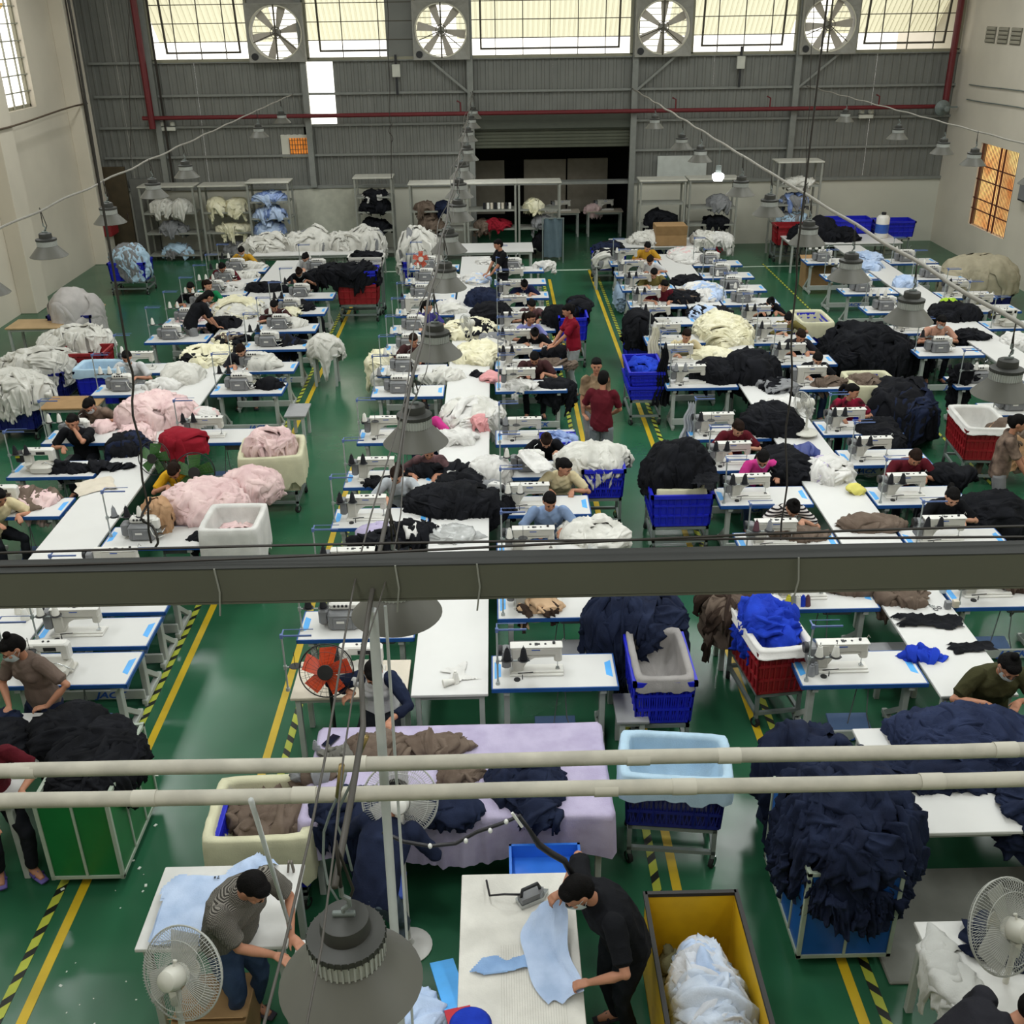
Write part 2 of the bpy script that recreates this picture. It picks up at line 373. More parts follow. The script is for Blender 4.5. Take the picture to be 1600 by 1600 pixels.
pulley = MB().lathe([(0, -.03), (.09, -.03), (.09, .03), (0, .03)], 14, M=Matrix.Rotation(PI/2, 4, 'X')).box(-.05, .05, -.02, .1, -.06, .06).mesh('motor', MDARK)
for i, x in enumerate(FANX):
    t = thing('exhaust_fan', 'square six-bladed wall exhaust fan, %s of the four along the top' % ['leftmost', 'second from left', 'third from left', 'rightmost'][i], 'fan', (x, YB-.05, 5.8), group='wall exhaust fans')
    ob('housing', housing, t); ob('ring', ringm, t); ob('hub', hub, t); ob('guard', spm, t); ob('louvre', lvm, t); ob('motor', pulley, t, (-.6, -.2, -.58))
    for q in range(6): ob('blade', fb, t, (0, 0, 0), rot=(0, PI/3*q+.3+i*.4, 0))
# solid columns beside the fans, filling the band between windows
for a, b_ in ((-6.5, -6.45), (-2.05, -2.12), (5.33, 5.37), (9.78, 9.82)):
    pass
for x in FANX: trim(MB().box(x-.76, x+.76, YB+.0, YB+.08, 6.5, 7.4), HOUS)
trim(MB().box(-2.85+.0, -2.05, YB-.02, YB+.1, 5.14, 6.9), TINM)
# red fire pipe
trim(MB().tube([(-9.6, YB-.3, 3.72), (XR-.45, YB-.3, 3.72)], .055, 10), REDP)
trim(MB().tube([(-9.35, YB-.35, 8.5), (-9.35, YB-.35, 3.45)], .09, 10), REDP)
trim(MB().tube([(XR-.35, YB-.4, 8.5), (XR-.35, YB-.4, 3.72)], .09, 10), REDP)
for x in (-.9, 5.0, 7.6, 10.6): trim(MB().tube([(x, YB-.3, 3.72), (x, YB-.3, 4.0), (x-.1, YB-.3, 4.05)], .02, 6), REDP)
# conduits and small boxes on the back wall
WB = mat('white_box', '#c3c3b8', rough=.5)
for x, z in ((-2.62, 4.82), (6.75, 4.9)):
    t = thing('junction_box', 'white junction box on dark conduit, %s half of back wall' % ('left' if x < 0 else 'right'), 'box', (x, YB-.06, z), group='white boxes on the back wall')
    ob('box_body', MB().box(-.11, .11, -.08, 0, -.16, .16, .01).mesh('box_body', WB), t); ob('conduit', MB().box(-.03, .03, -.04, 0, -.62, -.16).mesh('conduit', MDARK), t); ob('conduit', MB().box(-.03, .03, -.04, 0, .16, .4).mesh('conduit', MDARK), t)
t = thing('emergency_light', 'twin-headed emergency light beside red pipe on back wall', 'lamp', (10.35, YB-.1, 3.5))
ob('case', MB().box(-.2, .2, -.05, .05, -.08, .02, .01).mesh('case', WB), t)
for s in (-1, 1): ob('lamp_head', MB().lathe([(0, -.06), (.08, -.05), (.07, .05), (0, .06)], 12, (s*.13, 0, .1), Matrix.Rotation(PI/2, 4, 'X') if False else None).mesh('lamp_head', WB, True), t)
t = thing('emergency_light', 'twin-headed emergency light at the left end of back wall', 'lamp', (-9.0, YB-.1, 3.45))
ob('case', MB().box(-.2, .2, -.05, .05, -.08, .02, .01).mesh('case', WB), t)
for s in (-1, 1): ob('lamp_head', MB().lathe([(0, -.06), (.08, -.05), (.07, .05), (0, .06)], 12, (s*.13, 0, .1)).mesh('lamp_head', WB, True), t)
t = thing('loudspeaker', 'round grey horn loudspeaker at top of the right corner', 'speaker', (XR-.55, YB-.75, 3.72))
ob('horn', MB().lathe([(.03, .2), (.06, .1), (.1, .03), (.2, 0), (.21, -.02), (.18, -.0), (.08, .04), (.0, .1)], 20, M=Matrix.Rotation(PI/2, 4, 'X')).mesh('horn', GREYST, True), t)
ob('driver', MB().lathe([(0, .2), (.07, .2), (.07, .32), (0, .33)], 12, M=Matrix.Rotation(PI/2, 4, 'X')).mesh('driver', GREYST), t)
ob('bracket', MB().box(-.02, .5, .2, .24, -.02, .02).mesh('bracket', GREYST), t)
# left window, right window
wl = struct('window_9', MB().add([], []).box(XL-.2, XL-.12, 25.0, 25.07, 4.3, 7.2).box(XL-.2, XL-.12, 27.63, 27.7, 4.3, 7.2).box(XL-.2, XL-.12, 25, 27.7, 4.3, 4.37).mesh('window_9', PALEB))
g = MB()
for i in range(1, 5): g.box(XL-.1, XL-.06, 25+i*.54-.012, 25+i*.54+.012, 4.3, 7.2)
for i in range(1, 8): g.box(XL-.1, XL-.06, 25, 27.7, 4.3+i*.37-.012, 4.3+i*.37+.012)
ob('window_bars', g.mesh('window_bars', mat('pale_bars', '#9a9a8c', rough=.6)), wl)
ob('outside_roof', MB().add([(XL-3, 24, 5.0), (XL-3, 30, 5.0), (XL-1.2, 30, 6.6), (XL-1.2, 24, 6.6)], [(0, 1, 2, 3)]).mesh('outside_roof', mat('ochre_canopy', '#b59a5a', rough=.8, var=.3, scale=1.5)), wl)
wr = struct('window_10', MB().box(XR+.1, XR+.14, 26.5, 26.56, .93, 3).box(XR+.1, XR+.14, 28.64, 28.7, .93, 3).mesh('window_10', PALEB))
ORB = mat('orange_sunlit_blind', '#d88a4c', rough=.8, emit=.95, var=.1, scale=1.1, col2='#f2d68e')  # daylight through the slats is put in as emission
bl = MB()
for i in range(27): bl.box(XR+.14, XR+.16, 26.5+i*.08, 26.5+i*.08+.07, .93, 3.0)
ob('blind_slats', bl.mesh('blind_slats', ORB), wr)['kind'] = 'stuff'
g = MB()
for z in (1.35, 1.62, 2.1, 2.45): g.box(XR+.02, XR+.05, 26.5, 28.7, z-.012, z+.012)
for y in (27.3, 27.55, 28.6): g.box(XR+.02, XR+.05, y-.02, y+.02, .93, 3)
for i in range(27): g.box(XR+.03, XR+.045, 26.5+i*.083, 26.504+i*.083, .93, 3.0)
ob('window_bars', g.mesh('window_bars', mat('dark_red_bars', '#5a2f22', rough=.6)), wr)
# vent blocks on the right wall, horizontal cables on both walls
vb = mat('pale_vent_block', '#989384', rough=.8); me = MB().box(-.02, .02, 0, .5, 0, .07, .01).mesh('vent_bar', vb)
for j in range(3):
    v = struct('trim_%d' % (60+j), MB().box(XR-.02, XR+.01, 28.95-j*.72, 29.5-j*.72, 5.36, 5.74).mesh('vent', mat('vent_dark', '#6d695d', rough=.9)))
    for i in range(4): ob('vent_bar', me, v, (XR-.03, 28.97-j*.72, 5.38+i*.095))
CABM = mat('dark_cable', '#2c2722', rough=.6)
trim(MB().tube([(XL+.42, y, 4.14+.05*math.sin(y*.7)) for y in range(-2, 31)], .022, 5), mat('brown_cable', '#5a4b3c', rough=.7))
trim(MB().tube([(XR-.03, y, 4.35+.03*math.sin(y)) for y in range(10, 31)], .014, 5), GREYST)
trim(MB().tube([(XR-.03, y, 3.98+.03*math.sin(y)) for y in range(10, 31)], .014, 5), GREYST)
trim(MB().tube([(XL+.43, 29.72, 8.5), (XL+.43, 29.72, 0.2)], .02, 5), CABM)
trim(MB().tube([(-9.05, YB-.2, 8.5), (-9.05, YB-.2, 1.9)], .03, 5), CABM)
# recessed brown doorway at the left end of back wall
d2 = struct('door_2', MB().box(-11.1, -10.35, YB-.25, YB-.15, 0, 2.45, .01).mesh('door_2', mat('brown_door', '#4a3f2c', rough=.7, var=.15, scale=4)))
ob('door_handle', MB().tube([(-10.45, YB-.3, 1.05), (-10.45, YB-.3, 1.2)], .015, 6).mesh('door_handle', CHROME), d2)
trim(MB().box(-10.32, -9.7, YB-.1, YB-.0, 0, 2.1), mat('grey_panel', '#6b6b66', rough=.8))
# white hanging sheets / boards against the low wall
for x0, x1 in ((-6.0, -3.9), (4.0, 6.9)):
    pass
# floor markings
YT = mat('yellow_floor_tape', '#c2a31c', rough=.5, var=.12, scale=3); HZY = mat('hazard_tape_yellow', '#a9b03c', rough=.5); HZK = mat('hazard_tape_black', '#12160f', rough=.5)
WHT = mat('white_floor_line', '#c9d6c6', rough=.5)
def stripe(x, y0, y1, w=.075): trim(MB().box(x-w/2, x+w/2, y0, y1, .001, .004), YT)
def hazard(x, y0, y1, s=1, w=.07):
    b = MB(); b.mi = 0; b.box(x-w/2, x+w/2, y0, y1, .001, .003); b.mi = 1; y = y0
    while y < y1-.2:
        V = [(x-w/2, y, .0045), (x+w/2, y+s*.07, .0045), (x+w/2, y+.13+s*.07, .0045), (x-w/2, y+.13, .0045)]
        b.add(V, [(0, 1, 2, 3)]); y += .21
    k[0] += 1; struct('trim_%d' % k[0], b.mesh('hazard_tape', [HZK, HZY]))
stripe(-3.46, -2, 24.6); hazard(-3.64, -2, 24.6)
stripe(-2.28, 6.9, 15.2); hazard(-2.1, 6.9, 15.2, -1); stripe(-2.28, -2, 5.3)
stripe(1.36, -2, 27.0); hazard(1.2, -2, 27.0)
stripe(2.47, -2, 28.0); hazard(2.63, -2, 28.4, -1)
hazard(7.2, 12, 28.4, 1, .05)
trim(MB().box(1.5, 2.5, 27.95, 28.05, .001, .004), WHT); trim(MB().box(-3.4, -2.5, 28.1, 28.2, .001, .004), WHT); trim(MB().box(5.2, 8.2, 28.0, 28.08, .001, .004), WHT)
# the girder close to the camera and the two pale pipes in front of it
GIR = mat('dark_grey_girder', '#56564a', rough=.6, var=.08, scale=1); GIRT = mat('girder_top', '#2a2b29', rough=.7)
Yg0 = 3.92
gd = struct('trim_90', MB().box(XL, XR, Yg0, Yg0+.012, 4.14, 4.3).box(XL, XR, Yg0+.10, Yg0+.112, 4.14, 4.3).box(XL, XR, Yg0, Yg0+.112, 4.13, 4.142).mesh('girder', GIR))
ob('girder_top', MB().box(XL, XR, Yg0-.001, Yg0+.115, 4.3, 4.306).mesh('girder_top', GIRT), gd)
hx = MB()
for x in (-.14, -.1, -.06, -.03): hx.lathe([(0, 0), (.008, 0), (.008, .004), (0, .004)], 8, (x, Yg0-.0, 4.225), None)
PIPE = mat('mottled_white_pipe', '#b8b3a6', rough=.75, var=.12, scale=7, bump=.2, bscale=20)  # off-white, tone mottled at random
SLV = mat('pipe_joint_sleeve', '#c3beb1', rough=.7)
for i, (yy, zz, sl) in enumerate(((3.665, 3.46, (-2.1, -.66, .58, .98, 2.2)), (3.47, 3.46, (-1.52, -.85, .42, .75, 1.8)))):
    p = struct('trim_%d' % (91+i), MB().tube([(x*.5, yy, zz+.004*math.sin(x*1.3+i)) for x in range(-22, 26)], .033, 16).mesh('pipe', PIPE, True, 60))
    for x in sl: ob('pipe_sleeve', MB().tube([(x-.05, yy, zz), (x+.05, yy, zz)], .0355, 16).mesh('pipe_sleeve', SLV, True, 60), p)
# ================================================================== builders
TZ = .75
def mk(key, fn, mats, smooth=False, ang=None): return cached(key, lambda: fn().mesh(key, mats, smooth, ang))
# ---- sewing table: 1.18 x .56, origin on the floor under the middle of its top
def sewing_table(x, y, label, w=1.18, d=.56, group='sewing tables', logo=True, stick=True, rz=0., pedal=True):
    t = thing('sewing_table', label, 'table', (x, y, 0), rz, group)
    K = '%.2f_%.2f' % (w, d); hw, hd = w/2, d/2
    ob('tabletop', mk('top'+K, lambda: MB().box(-hw+.012, hw-.012, -hd+.012, hd-.012, TZ-.04, TZ, .004), WHITE), t)
    ob('edge_band', mk('band'+K, lambda: MB().box(-hw, hw, -hd, -hd+.012, TZ-.042, TZ-.002).box(-hw, hw, hd-.012, hd, TZ-.042, TZ-.002).box(-hw, -hw+.012, -hd, hd, TZ-.042, TZ-.002).box(hw-.012, hw, -hd, hd, TZ-.042, TZ-.002).box(-hw+.01, hw-.01, -hd+.01, hd-.01, TZ-.05, TZ-.04), BLUEEDGE), t)
    if stick:
        ob('sticker', mk('stk', lambda: MB().prism([(-.03, -.1), (.03, -.14), (.03, .14), (-.03, .1)], 0, .001), STICK), t, (hw-.07, .02, TZ))
        ob('sticker', mk('stk2', lambda: MB().prism([(-.03, -.12), (.03, -.08), (.03, .12), (-.03, .16)], 0, .001), STICKW if not logo else STICK), t, (-hw+.06, 0, TZ))
    def side():
        b = MB(); b.box(-.028, .028, -hd+.1, -hd+.18, .08, TZ-.05, .005); b.box(-.028, .028, -hd+.02, hd-.02, .03, .085, .006)
        b.beam((0, -hd+.16, .35), (0, hd-.08, .07), .05, .05); b.box(-.028, .028, -hd+.02, hd-.04, TZ-.09, TZ-.05)
        for yy in (-hd+.05, hd-.05): b.lathe([(0, 0), (.022, 0), (.022, .03), (0, .03)], 8, (0, yy, 0))
        return b
    for s in (-1, 1): ob('leg', mk('side'+K, side, STEEL), t, (s*(hw-.14), 0, 0))
    ob('crossbar', mk('cross'+K, lambda: MB().box(-hw+.12, hw-.12, -hd+.02, -hd+.045, .1, .21, .006), STEEL), t)
    if logo: ob('lettering', cached('jack', lambda: text_mesh('jack', 'JACK', .1, LOGO, .3, .001, .003)), t, (.12, -hd+.018, .155), rot=(PI/2, 0, 0), sc=(1.3, 1, 1))
    if pedal:
        ob('pedal', mk('pedal', lambda: MB().cbox((0, 0, .09), (.4, .24, .02), .006, rx=.25), mat('blue_grey_pedal', '#4d6a94', rough=.6)), t, (.02, .02, 0))
        ob('control_box', mk('ctlbox', lambda: MB().box(-.15, .15, -.1, .1, TZ-.2, TZ-.05, .01), MGREY), t, (.22, .02, 0))
        ob('drive_rod', mk('rod', lambda: MB().tube([(0, 0, .1), (.05, .02, TZ-.2)], .006, 5).tube([(.1, -.1, TZ-.1), (.12, -.12, .3), (.2, -.15, .02), (.4, -.1, .01)], .006, 4), MGREY), t)
    return t
def plain_table(x0, x1, y0, y1, label, z=TZ, name='work_table', m=None, rz=0., legs=None, group=None, legm=None, lean=0., cat='table'):
    cx, cy = (x0+x1)/2, (y0+y1)/2; hw, hd = (x1-x0)/2, (y1-y0)/2
    t = thing(name, label, cat, (cx, cy, 0), rz, group)
    ob('tabletop', MB().box(-hw, hw, -hd, hd, z-.03, z, .005).mesh('tabletop', m or WHITE), t)
    ny = max(2, int((y1-y0)/2.2)+1)
    me = MB().box(-.025, .025, -.025, .025, 0, z-.03, .004).mesh('leg', legm or STEEL)
    for i in range(ny):
        for s in (-1, 1): ob('leg', me, t, (s*(hw-.06), -hd+.06+(2*hd-.12)*i/(ny-1), 0))
    ob('apron', MB().box(-hw+.05, hw-.05, -hd+.05, -hd+.08, z-.09, z-.03).box(-hw+.05, -hw+.08, -hd+.05, hd-.05, z-.09, z-.03).box(hw-.08, hw-.05, -hd+.05, hd-.05, z-.09, z-.03).mesh('apron', legm or STEEL), t)
    return t
# ---- machines, origin on the table top
def mach_parts(kind):
    if kind == 'lockstitch':
        arm = MB(); arm.box(-.2, -.09, -.055, .055, .03, .29, .012); arm.box(-.2, .27, -.05, .05, .2, .29, .014); arm.box(.2, .275, -.048, .048, .13, .22, .012)
        arm.prism([(-.09, .2), (.2, .2), (.2, .185), (.02, .18), (-.05, .14), (-.09, .07)], -.045, .045, Matrix.Rotation(PI/2, 4, 'X'))
        bed = MB().box(-.22, .29, -.09, .09, .0, .018, .005).box(-.2, .29, -.06, .06, .018, .034, .004)
        topp = MB().box(-.21, .28, -.055, .055, .288, .3, .004)
        dial = MB()
        for xx in (-.02, .06, .12): dial.lathe([(0, .3), (.011, .3), (.011, .306), (0, .306)], 8, (xx, 0, 0))
        dial.box(.02, .05, -.02, .02, .3, .304); dial.lathe([(0, .3), (.014, .3), (.014, .318), (0, .318)], 10, (.2, .01, 0))
        motor = MB().box(-.29, -.205, -.06, .065, .07, .27, .015); wheel = MB().lathe([(0, -.02), (.05, -.02), (.055, 0), (.05, .02), (0, .02)], 16, (0, 0, 0), Matrix.Translation((-.305, 0, .24)) @ Matrix.Rotation(PI/2, 4, 'Y'))
        ndl = MB().tube([(.235, 0, .13), (.235, 0, .05)], .006, 6).box(.22, .25, -.012, .012, .034, .045).box(.215, .255, -.03, -.012, .04, .044).tube([(.27, .04, .29), (.29, .05, .33), (.31, .05, .3)], .004, 5)
        lab = MB().box(-.01, .07, -.0525, -.0505, .262, .272); wind = MB().lathe([(0, 0), (.03, 0), (.03, .012), (0, .012)], 12, (-.15, -.14, 0)).tube([(-.1, -.13, 0), (-.1, -.13, .05)], .005, 5).tube([(-.14, -.06, .02), (-.05, -.11, .06), (.0, -.09, .05)], .005, 5)
        return [('bed', bed, MWHITE), ('arm', arm, MCREAM), ('top_cover', topp, MWHITE), ('dial', dial, MDARK), ('motor', motor, MGREY), ('handwheel', wheel, MDARK), ('needle_bar', ndl, CHROME), ('nameplate', lab, LOGO), ('bobbin_winder', wind, MDARK)]
    if kind == 'overlock':
        body = MB().box(-.17, .13, -.12, .11, 0, .19, .02); upper = MB().box(-.16, .15, -.04, .07, .19, .27, .02).box(.1, .19, -.05, .03, .12, .25, .015)
        front = MB().box(-.12, .08, -.128, -.118, .02, .15, .008); plate = MB().box(.1, .24, -.1, .08, .1, .115, .004)
        motor = MB().box(-.27, -.17, -.06, .08, .03, .2, .02); wheel = MB().lathe([(0, -.02), (.06, -.02), (.06, .02), (0, .02)], 16, (0, 0, 0), Matrix.Translation((-.19, 0, .12)) @ Matrix.Rotation(PI/2, 4, 'Y'))
        dial = MB()
        for xx in (-.1, -.06, -.02, .02): dial.lathe([(0, 0), (.012, 0), (.012, .02), (0, .02)], 8, (xx, -.045, .235))
        lab = MB().box(-.08, .0, -.1305, -.128, .09, .115); ndl = MB().tube([(.16, -.03, .13), (.16, -.03, .07)], .006, 6).tube([(.05, .0, .27), (.05, .0, .33), (.1, .02, .36)], .004, 5).tube([(-.1, 0, .27), (-.1, 0, .32)], .004, 5)
        thr = MB().tube([(.1, -.12, .18), (.14, -.15, .1), (.16, -.1, .03), (.25, -.08, .06)], .006, 5)
        return [('body', body, MGREY), ('upper_arm', upper, MWHITE), ('front_cover', front, MGREY), ('cloth_plate', plate, CHROME), ('motor', motor, MGREY), ('handwheel', wheel, MDARK), ('tension_knob', dial, MDARK), ('nameplate', lab, MWHITE), ('needle_bar', ndl, CHROME), ('looper_arm', thr, MWHITE)]
    # cover stitch: black drive, cream arm, boxy lower bed
    arm = MB().box(-.2, .2, -.05, .05, .22, .31, .014).box(-.2, -.1, -.055, .055, .03, .3, .012).box(.13, .21, -.05, .05, .13, .3, .014)
    bed = MB().box(-.1, .2, -.2, .06, 0, .12, .03).box(-.2, .22, -.08, .08, 0, .03, .006); motor = MB().box(-.31, -.2, -.07, .07, .12, .27, .02); lab = MB().box(-.3, -.24, -.072, -.0705, .2, .235)
    dial = MB().lathe([(0, .31), (.012, .31), (.012, .318), (0, .318)], 8, (-.03, 0, 0)).lathe([(0, .31), (.012, .31), (.012, .318), (0, .318)], 8, (.02, 0, 0)).box(-.02, .1, -.054, -.05, .235, .275)
    disk = MB().lathe([(0, .12), (.055, .13), (.06, .14), (0, .15)], 16, (-.12, -.14, 0)); ndl = MB().tube([(.17, 0, .14), (.17, 0, .06)], .008, 6).tube([(.05, -.1, .12), (.12, -.14, .16), (.2, -.12, .1), (.24, -.08, .04)], .006, 5)
    return [('bed', bed, MCREAM), ('arm', arm, MWHITE), ('motor', motor, MDARK), ('warning_label', lab, YELLOW), ('dial', dial, MDARK), ('thread_disc', disk, MCREAM), ('needle_bar', ndl, CHROME)]
MNAME = {'lockstitch': 'long-armed', 'overlock': 'boxy grey overlock', 'cover': 'cream cover-stitch'}
def machine(kind, x, y, label, z=TZ, rz=0., grp=None):
    parts = cached('m_'+kind, lambda: [(n, b.mesh(n, m, True, 35)) for n, b, m in mach_parts(kind)])
    t = thing('sewing_machine', label, 'machine', (x, y, z), rz, grp or 'sewing machines')
    for n, me in parts: ob(n, me, t)
    return t
def thread_stand(x, y, label, z=TZ, h=.6, both=False, m=None, n=2, flip=1):
    t = thing('thread_stand', label, 'stand', (x, y, z), group='thread stands')
    K = '%d%d' % (both, n); sm = mat('stand_steel', '#a9afae', rough=.4, metal=.4)
    ob('pole', mk('pole', lambda: MB().tube([(0, 0, 0), (0, 0, .6)], .009, 8).lathe([(0, 0), (.022, 0), (.018, .03), (0, .03)], 10), sm), t)
    ob('top_arm', mk('tarm', lambda: MB().box(0, .27, -.006, .006, .585, .6).box(0, .27, .1, .106, .592, .598).box(-.006, .006, 0, .106, .588, .598).box(-.014, .014, -.014, .014, .57, .61), mat('stand_arm_blue', '#55699a', rough=.5) if not both else sm), t)
    ob('spool_rod', mk('srod'+K, lambda: MB().box(-.01, .3, -.006, .006, .25, .262).box(-.014, .014, -.014, .014, .235, .275), sm), t)
    me = mk('splate', lambda: MB().lathe([(0, .262), (.05, .262), (.055, .268), (.05, .272), (0, .27)], 14).tube([(0, 0, .27), (0, 0, .42)], .003, 5), MDARK if not both else MWHITE)
    for i in range(n): ob('spool_plate', me, t, (.09+i*.15, 0, 0))
    return t
def cone(x, y, z, m, label, grp, s=1., rot=None):
    me = cached('cone'+m.name, lambda: MB().lathe([(0, 0), (.034, 0), (.038, .006), (.022, .105), (.02, .108), (.014, .11), (.012, .125), (0, .125)], 14).mesh('cone', m, True, 40))
    o = ob('thread_cone', me, None, (x, y, z), sc=s, rot=rot); tag(o, label, 'thread cone', grp); return o
CN = {'k': (CONEK, 'black'), 'w': (CONEW, 'white'), 'g': (CONEG, 'grey'), 'p': (CONEP, 'plum')}
STLM = mat('stool_seat', '#8a8f94', rough=.6); STLB = mat('stool_blue', '#25459a', rough=.6)
def stool(x, y, label, m=None, rz=0., h=.45):
    t = thing('stool', label, 'stool', (x, y, 0), rz, 'stools')
    ob('seat', cached('stseat'+(m.name if m else ''), lambda: MB().box(-.17, .17, -.14, .14, h-.03, h, .012).mesh('seat', m or STLM)), t)
    le = mk('stleg', lambda: MB().box(-.013, .013, -.013, .013, 0, h-.03), GREYST)
    for a in (-1, 1):
        for b in (-1, 1): ob('leg', le, t, (a*.14, b*.11, 0))
    return t
# ---- hanging high-bay lamp; origin at the middle of the rim
SHD = mat('lamp_shade_grey', '#5d5c55', rough=.5, var=.05, scale=3); SHD2 = mat('lamp_top_dark', '#3a3a37', rough=.55); BND = mat('lamp_band', '#b4b6b2', rough=.4, metal=.1)
LENS = mat('lamp_lens', '#ffffff', emit=6.)
def lamp_meshes():
    n = 36
    sh = MB().lathe([(.222, 0), (.226, .004), (.215, .016), (.112, .128), (.108, .127), (.21, .012), (.218, .002), (.222, 0)], n)
    band = MB().lathe([(.112, .125), (.113, .19), (.108, .19), (.107, .125)], n)
    for i in range(40):
        a = 2*PI*i/40; band.cbox((.115*math.cos(a), .115*math.sin(a), .158), (.006, .006, .06), rz=a)
    top = MB().lathe([(0, .188), (.118, .188), (.122, .196), (.12, .212), (.085, .222), (.082, .224), (0, .224)], n)
    for i in range(36):
        a = 2*PI*i/36; top.cbox((.118*math.cos(a), .118*math.sin(a), .2), (.01, .004, .024), rz=a)
    drv = MB().lathe([(0, .222), (.076, .222), (.078, .23), (.074, .275), (.06, .282), (0, .284)], n)
    hook = MB().tube([(0, 0, .28), (0, 0, .31), (.02, 0, .325), (.02, 0, .35), (0, 0, .365), (0, 0, .4)], .008, 8).box(-.035, .035, -.008, .008, .28, .3, .003)
    wire = MB().tube([(.0, .01, .28), (.03, .03, .36), (.01, .02, .48), (0, 0, .56)], .005, 5).tube([(0, 0, .4), (0, 0, .58)], .006, 5)
    lens = MB().lathe([(0, .11), (.1, .11), (.1, .118), (0, .118)], 24)
    return [('shade', sh.mesh('shade', SHD, True, 50)), ('cooling_band', band.mesh('cooling_band', BND, True, 40)), ('top_cap', top.mesh('top_cap', SHD2, True, 40)), ('driver', drv.mesh('driver', SHD2, True, 40)), ('hook', hook.mesh('hook', GREYST, True, 40)), ('wire', wire.mesh('wire', CABM, True)), ('lens', lens.mesh('lens', LENS))]
LM = lamp_meshes()
_ll = bpy.data.lights.new('lamp_light', 'AREA'); _ll.shape = 'DISK'; _ll.size = .2; _ll.energy = LAMP_W; _ll.color = (.96, .99, 1.0); _ll.spread = math.radians(165)
def lamp(x, y, label, z=3.72, lit=True, glow=False, s=1.):
    t = thing('hanging_lamp', label, 'lamp', (x, y, z), group='hanging factory lamps'); t.scale = (s, s, s)
    for n, me in LM: ob(n, me, t)
    l = bpy.data.objects.new('lamp_light', _ll); COL.objects.link(l); l.parent = t; l.location = (0, 0, .105); return t
# ---- crates, carts, liners
def crate_mesh(L, W, H, th=.02, flare=.03, rows=3, ribs=7, lattice=True):
    b = MB()
    for z0, z1, o in [(H-.05, H, .018), (0, .03, .0)]+[(H*q-.015, H*q+.015, .004) for q in ((.33, .66) if rows == 3 else ())]:
        f = flare*((z0+z1)/2/H-1); l, w_ = L/2+f+o, W/2+f+o
        b.box(-l, l, -w_, -w_+th+o, z0, z1).box(-l, l, w_-th-o, w_, z0, z1).box(-l, -l+th+o, -w_, w_, z0, z1).box(l-th-o, l, -w_, w_, z0, z1)
    l0, w0, l1, w1 = L/2-flare, W/2-flare, L/2, W/2
    def panel(p0, p1, q0, q1, nr):   # bottom edge p0-p1, top edge q0-q1
        p0, p1, q0, q1 = map(Vector, (p0, p1, q0, q1))
        for i in range(nr+1):
            t = i/nr; b.beam(p0.lerp(p1, t), q0.lerp(q1, t), .014, .02)
        if lattice:
            m = nr*3; d = 2
            for i in range(m):
                a = i/m; e = min(1, (i+d)/m); g = max(0, (i-d)/m)
                b.beam(p0.lerp(p1, a), q0.lerp(q1, e), .006, .008); b.beam(p0.lerp(p1, a), q0.lerp(q1, g), .006, .008)
        c = (p0+p1)/2; n = Vector((-c.x, -c.y, 0)).normalized()*.006
        if not lattice: b.add([p0+n, p1+n, q1+n, q0+n], [(0, 1, 2, 3)])
    z = H-.03
    panel((-l0, -w0, .02), (l0, -w0, .02), (-l1+.01, -w1+.01, z), (l1-.01, -w1+.01, z), ribs)
    panel((-l0, w0, .02), (l0, w0, .02), (-l1+.01, w1-.01, z), (l1-.01, w1-.01, z), ribs)
    panel((-l0, -w0, .02), (-l0, w0, .02), (-l1+.01, -w1+.01, z), (-l1+.01, w1-.01, z), ribs)
    panel((l0, -w0, .02), (l0, w0, .02), (l1-.01, -w1+.01, z), (l1-.01, w1-.01, z), ribs)
    b.box(-l0, l0, -w0, w0, 0, .015); return b
def crate(loc, dims, m, label, rz=0., lattice=False, name='plastic_crate', ribs=7, grp=None):
    key = 'crate%s%s%s' % (dims, m.name, lattice)
    me = cached(key, lambda: crate_mesh(*dims, lattice=lattice, ribs=ribs).mesh('crate', m)); o = ob(name, me, None, loc, rz); return tag(o, label, 'crate', grp)
def cart(x, y, L, W, z, label, rz=0., m=None, wheels=True):
    t = thing('cart', label, 'trolley', (x, y, 0), rz, 'steel wheeled trolleys'); m = m or GREYST; w_ = .035
    f = MB(); l, v = L/2, W/2
    for zz in (z-.03, .16):
        f.box(-l, l, -v, -v+w_, zz-.02, zz+.015).box(-l, l, v-w_, v, zz-.02, zz+.015).box(-l, -l+w_, -v, v, zz-.02, zz+.015).box(l-w_, l, -v, v, zz-.02, zz+.015)
    f.box(-l, l, -.02, .02, z-.045, z-.015)
    ob('frame', f.mesh('frame', m), t); lg = MB().box(-w_/2, w_/2, -w_/2, w_/2, .1, z-.03).mesh('leg', m)
    for a in (-1, 1):
        for b in (-1, 1):
            ob('leg', lg, t, (a*(l-w_/2), b*(v-w_/2), 0))
            wh = ob('wheel', mk('wheel', lambda: MB().lathe([(0, -.015), (.05, -.017), (.052, 0), (.05, .017), (0, .015)], 16, M=Matrix.Translation((0, 0, .053)) @ Matrix.Rotation(PI/2, 4, 'Y')), RUBBER, True, 40), t, (a*(l-w_/2), b*(v-w_/2), 0), rz=.5*a*b)
            ob('hubcap', mk('hubcap', lambda: MB().lathe([(0, -.019), (.025, -.019), (.025, .019), (0, .019)], 10, M=Matrix.Translation((0, 0, .053)) @ Matrix.Rotation(PI/2, 4, 'Y')).box(-.022, -.018, -.015, .015, .05, .12).box(.018, .022, -.015, .015, .05, .12), CHROME), wh)
    return t
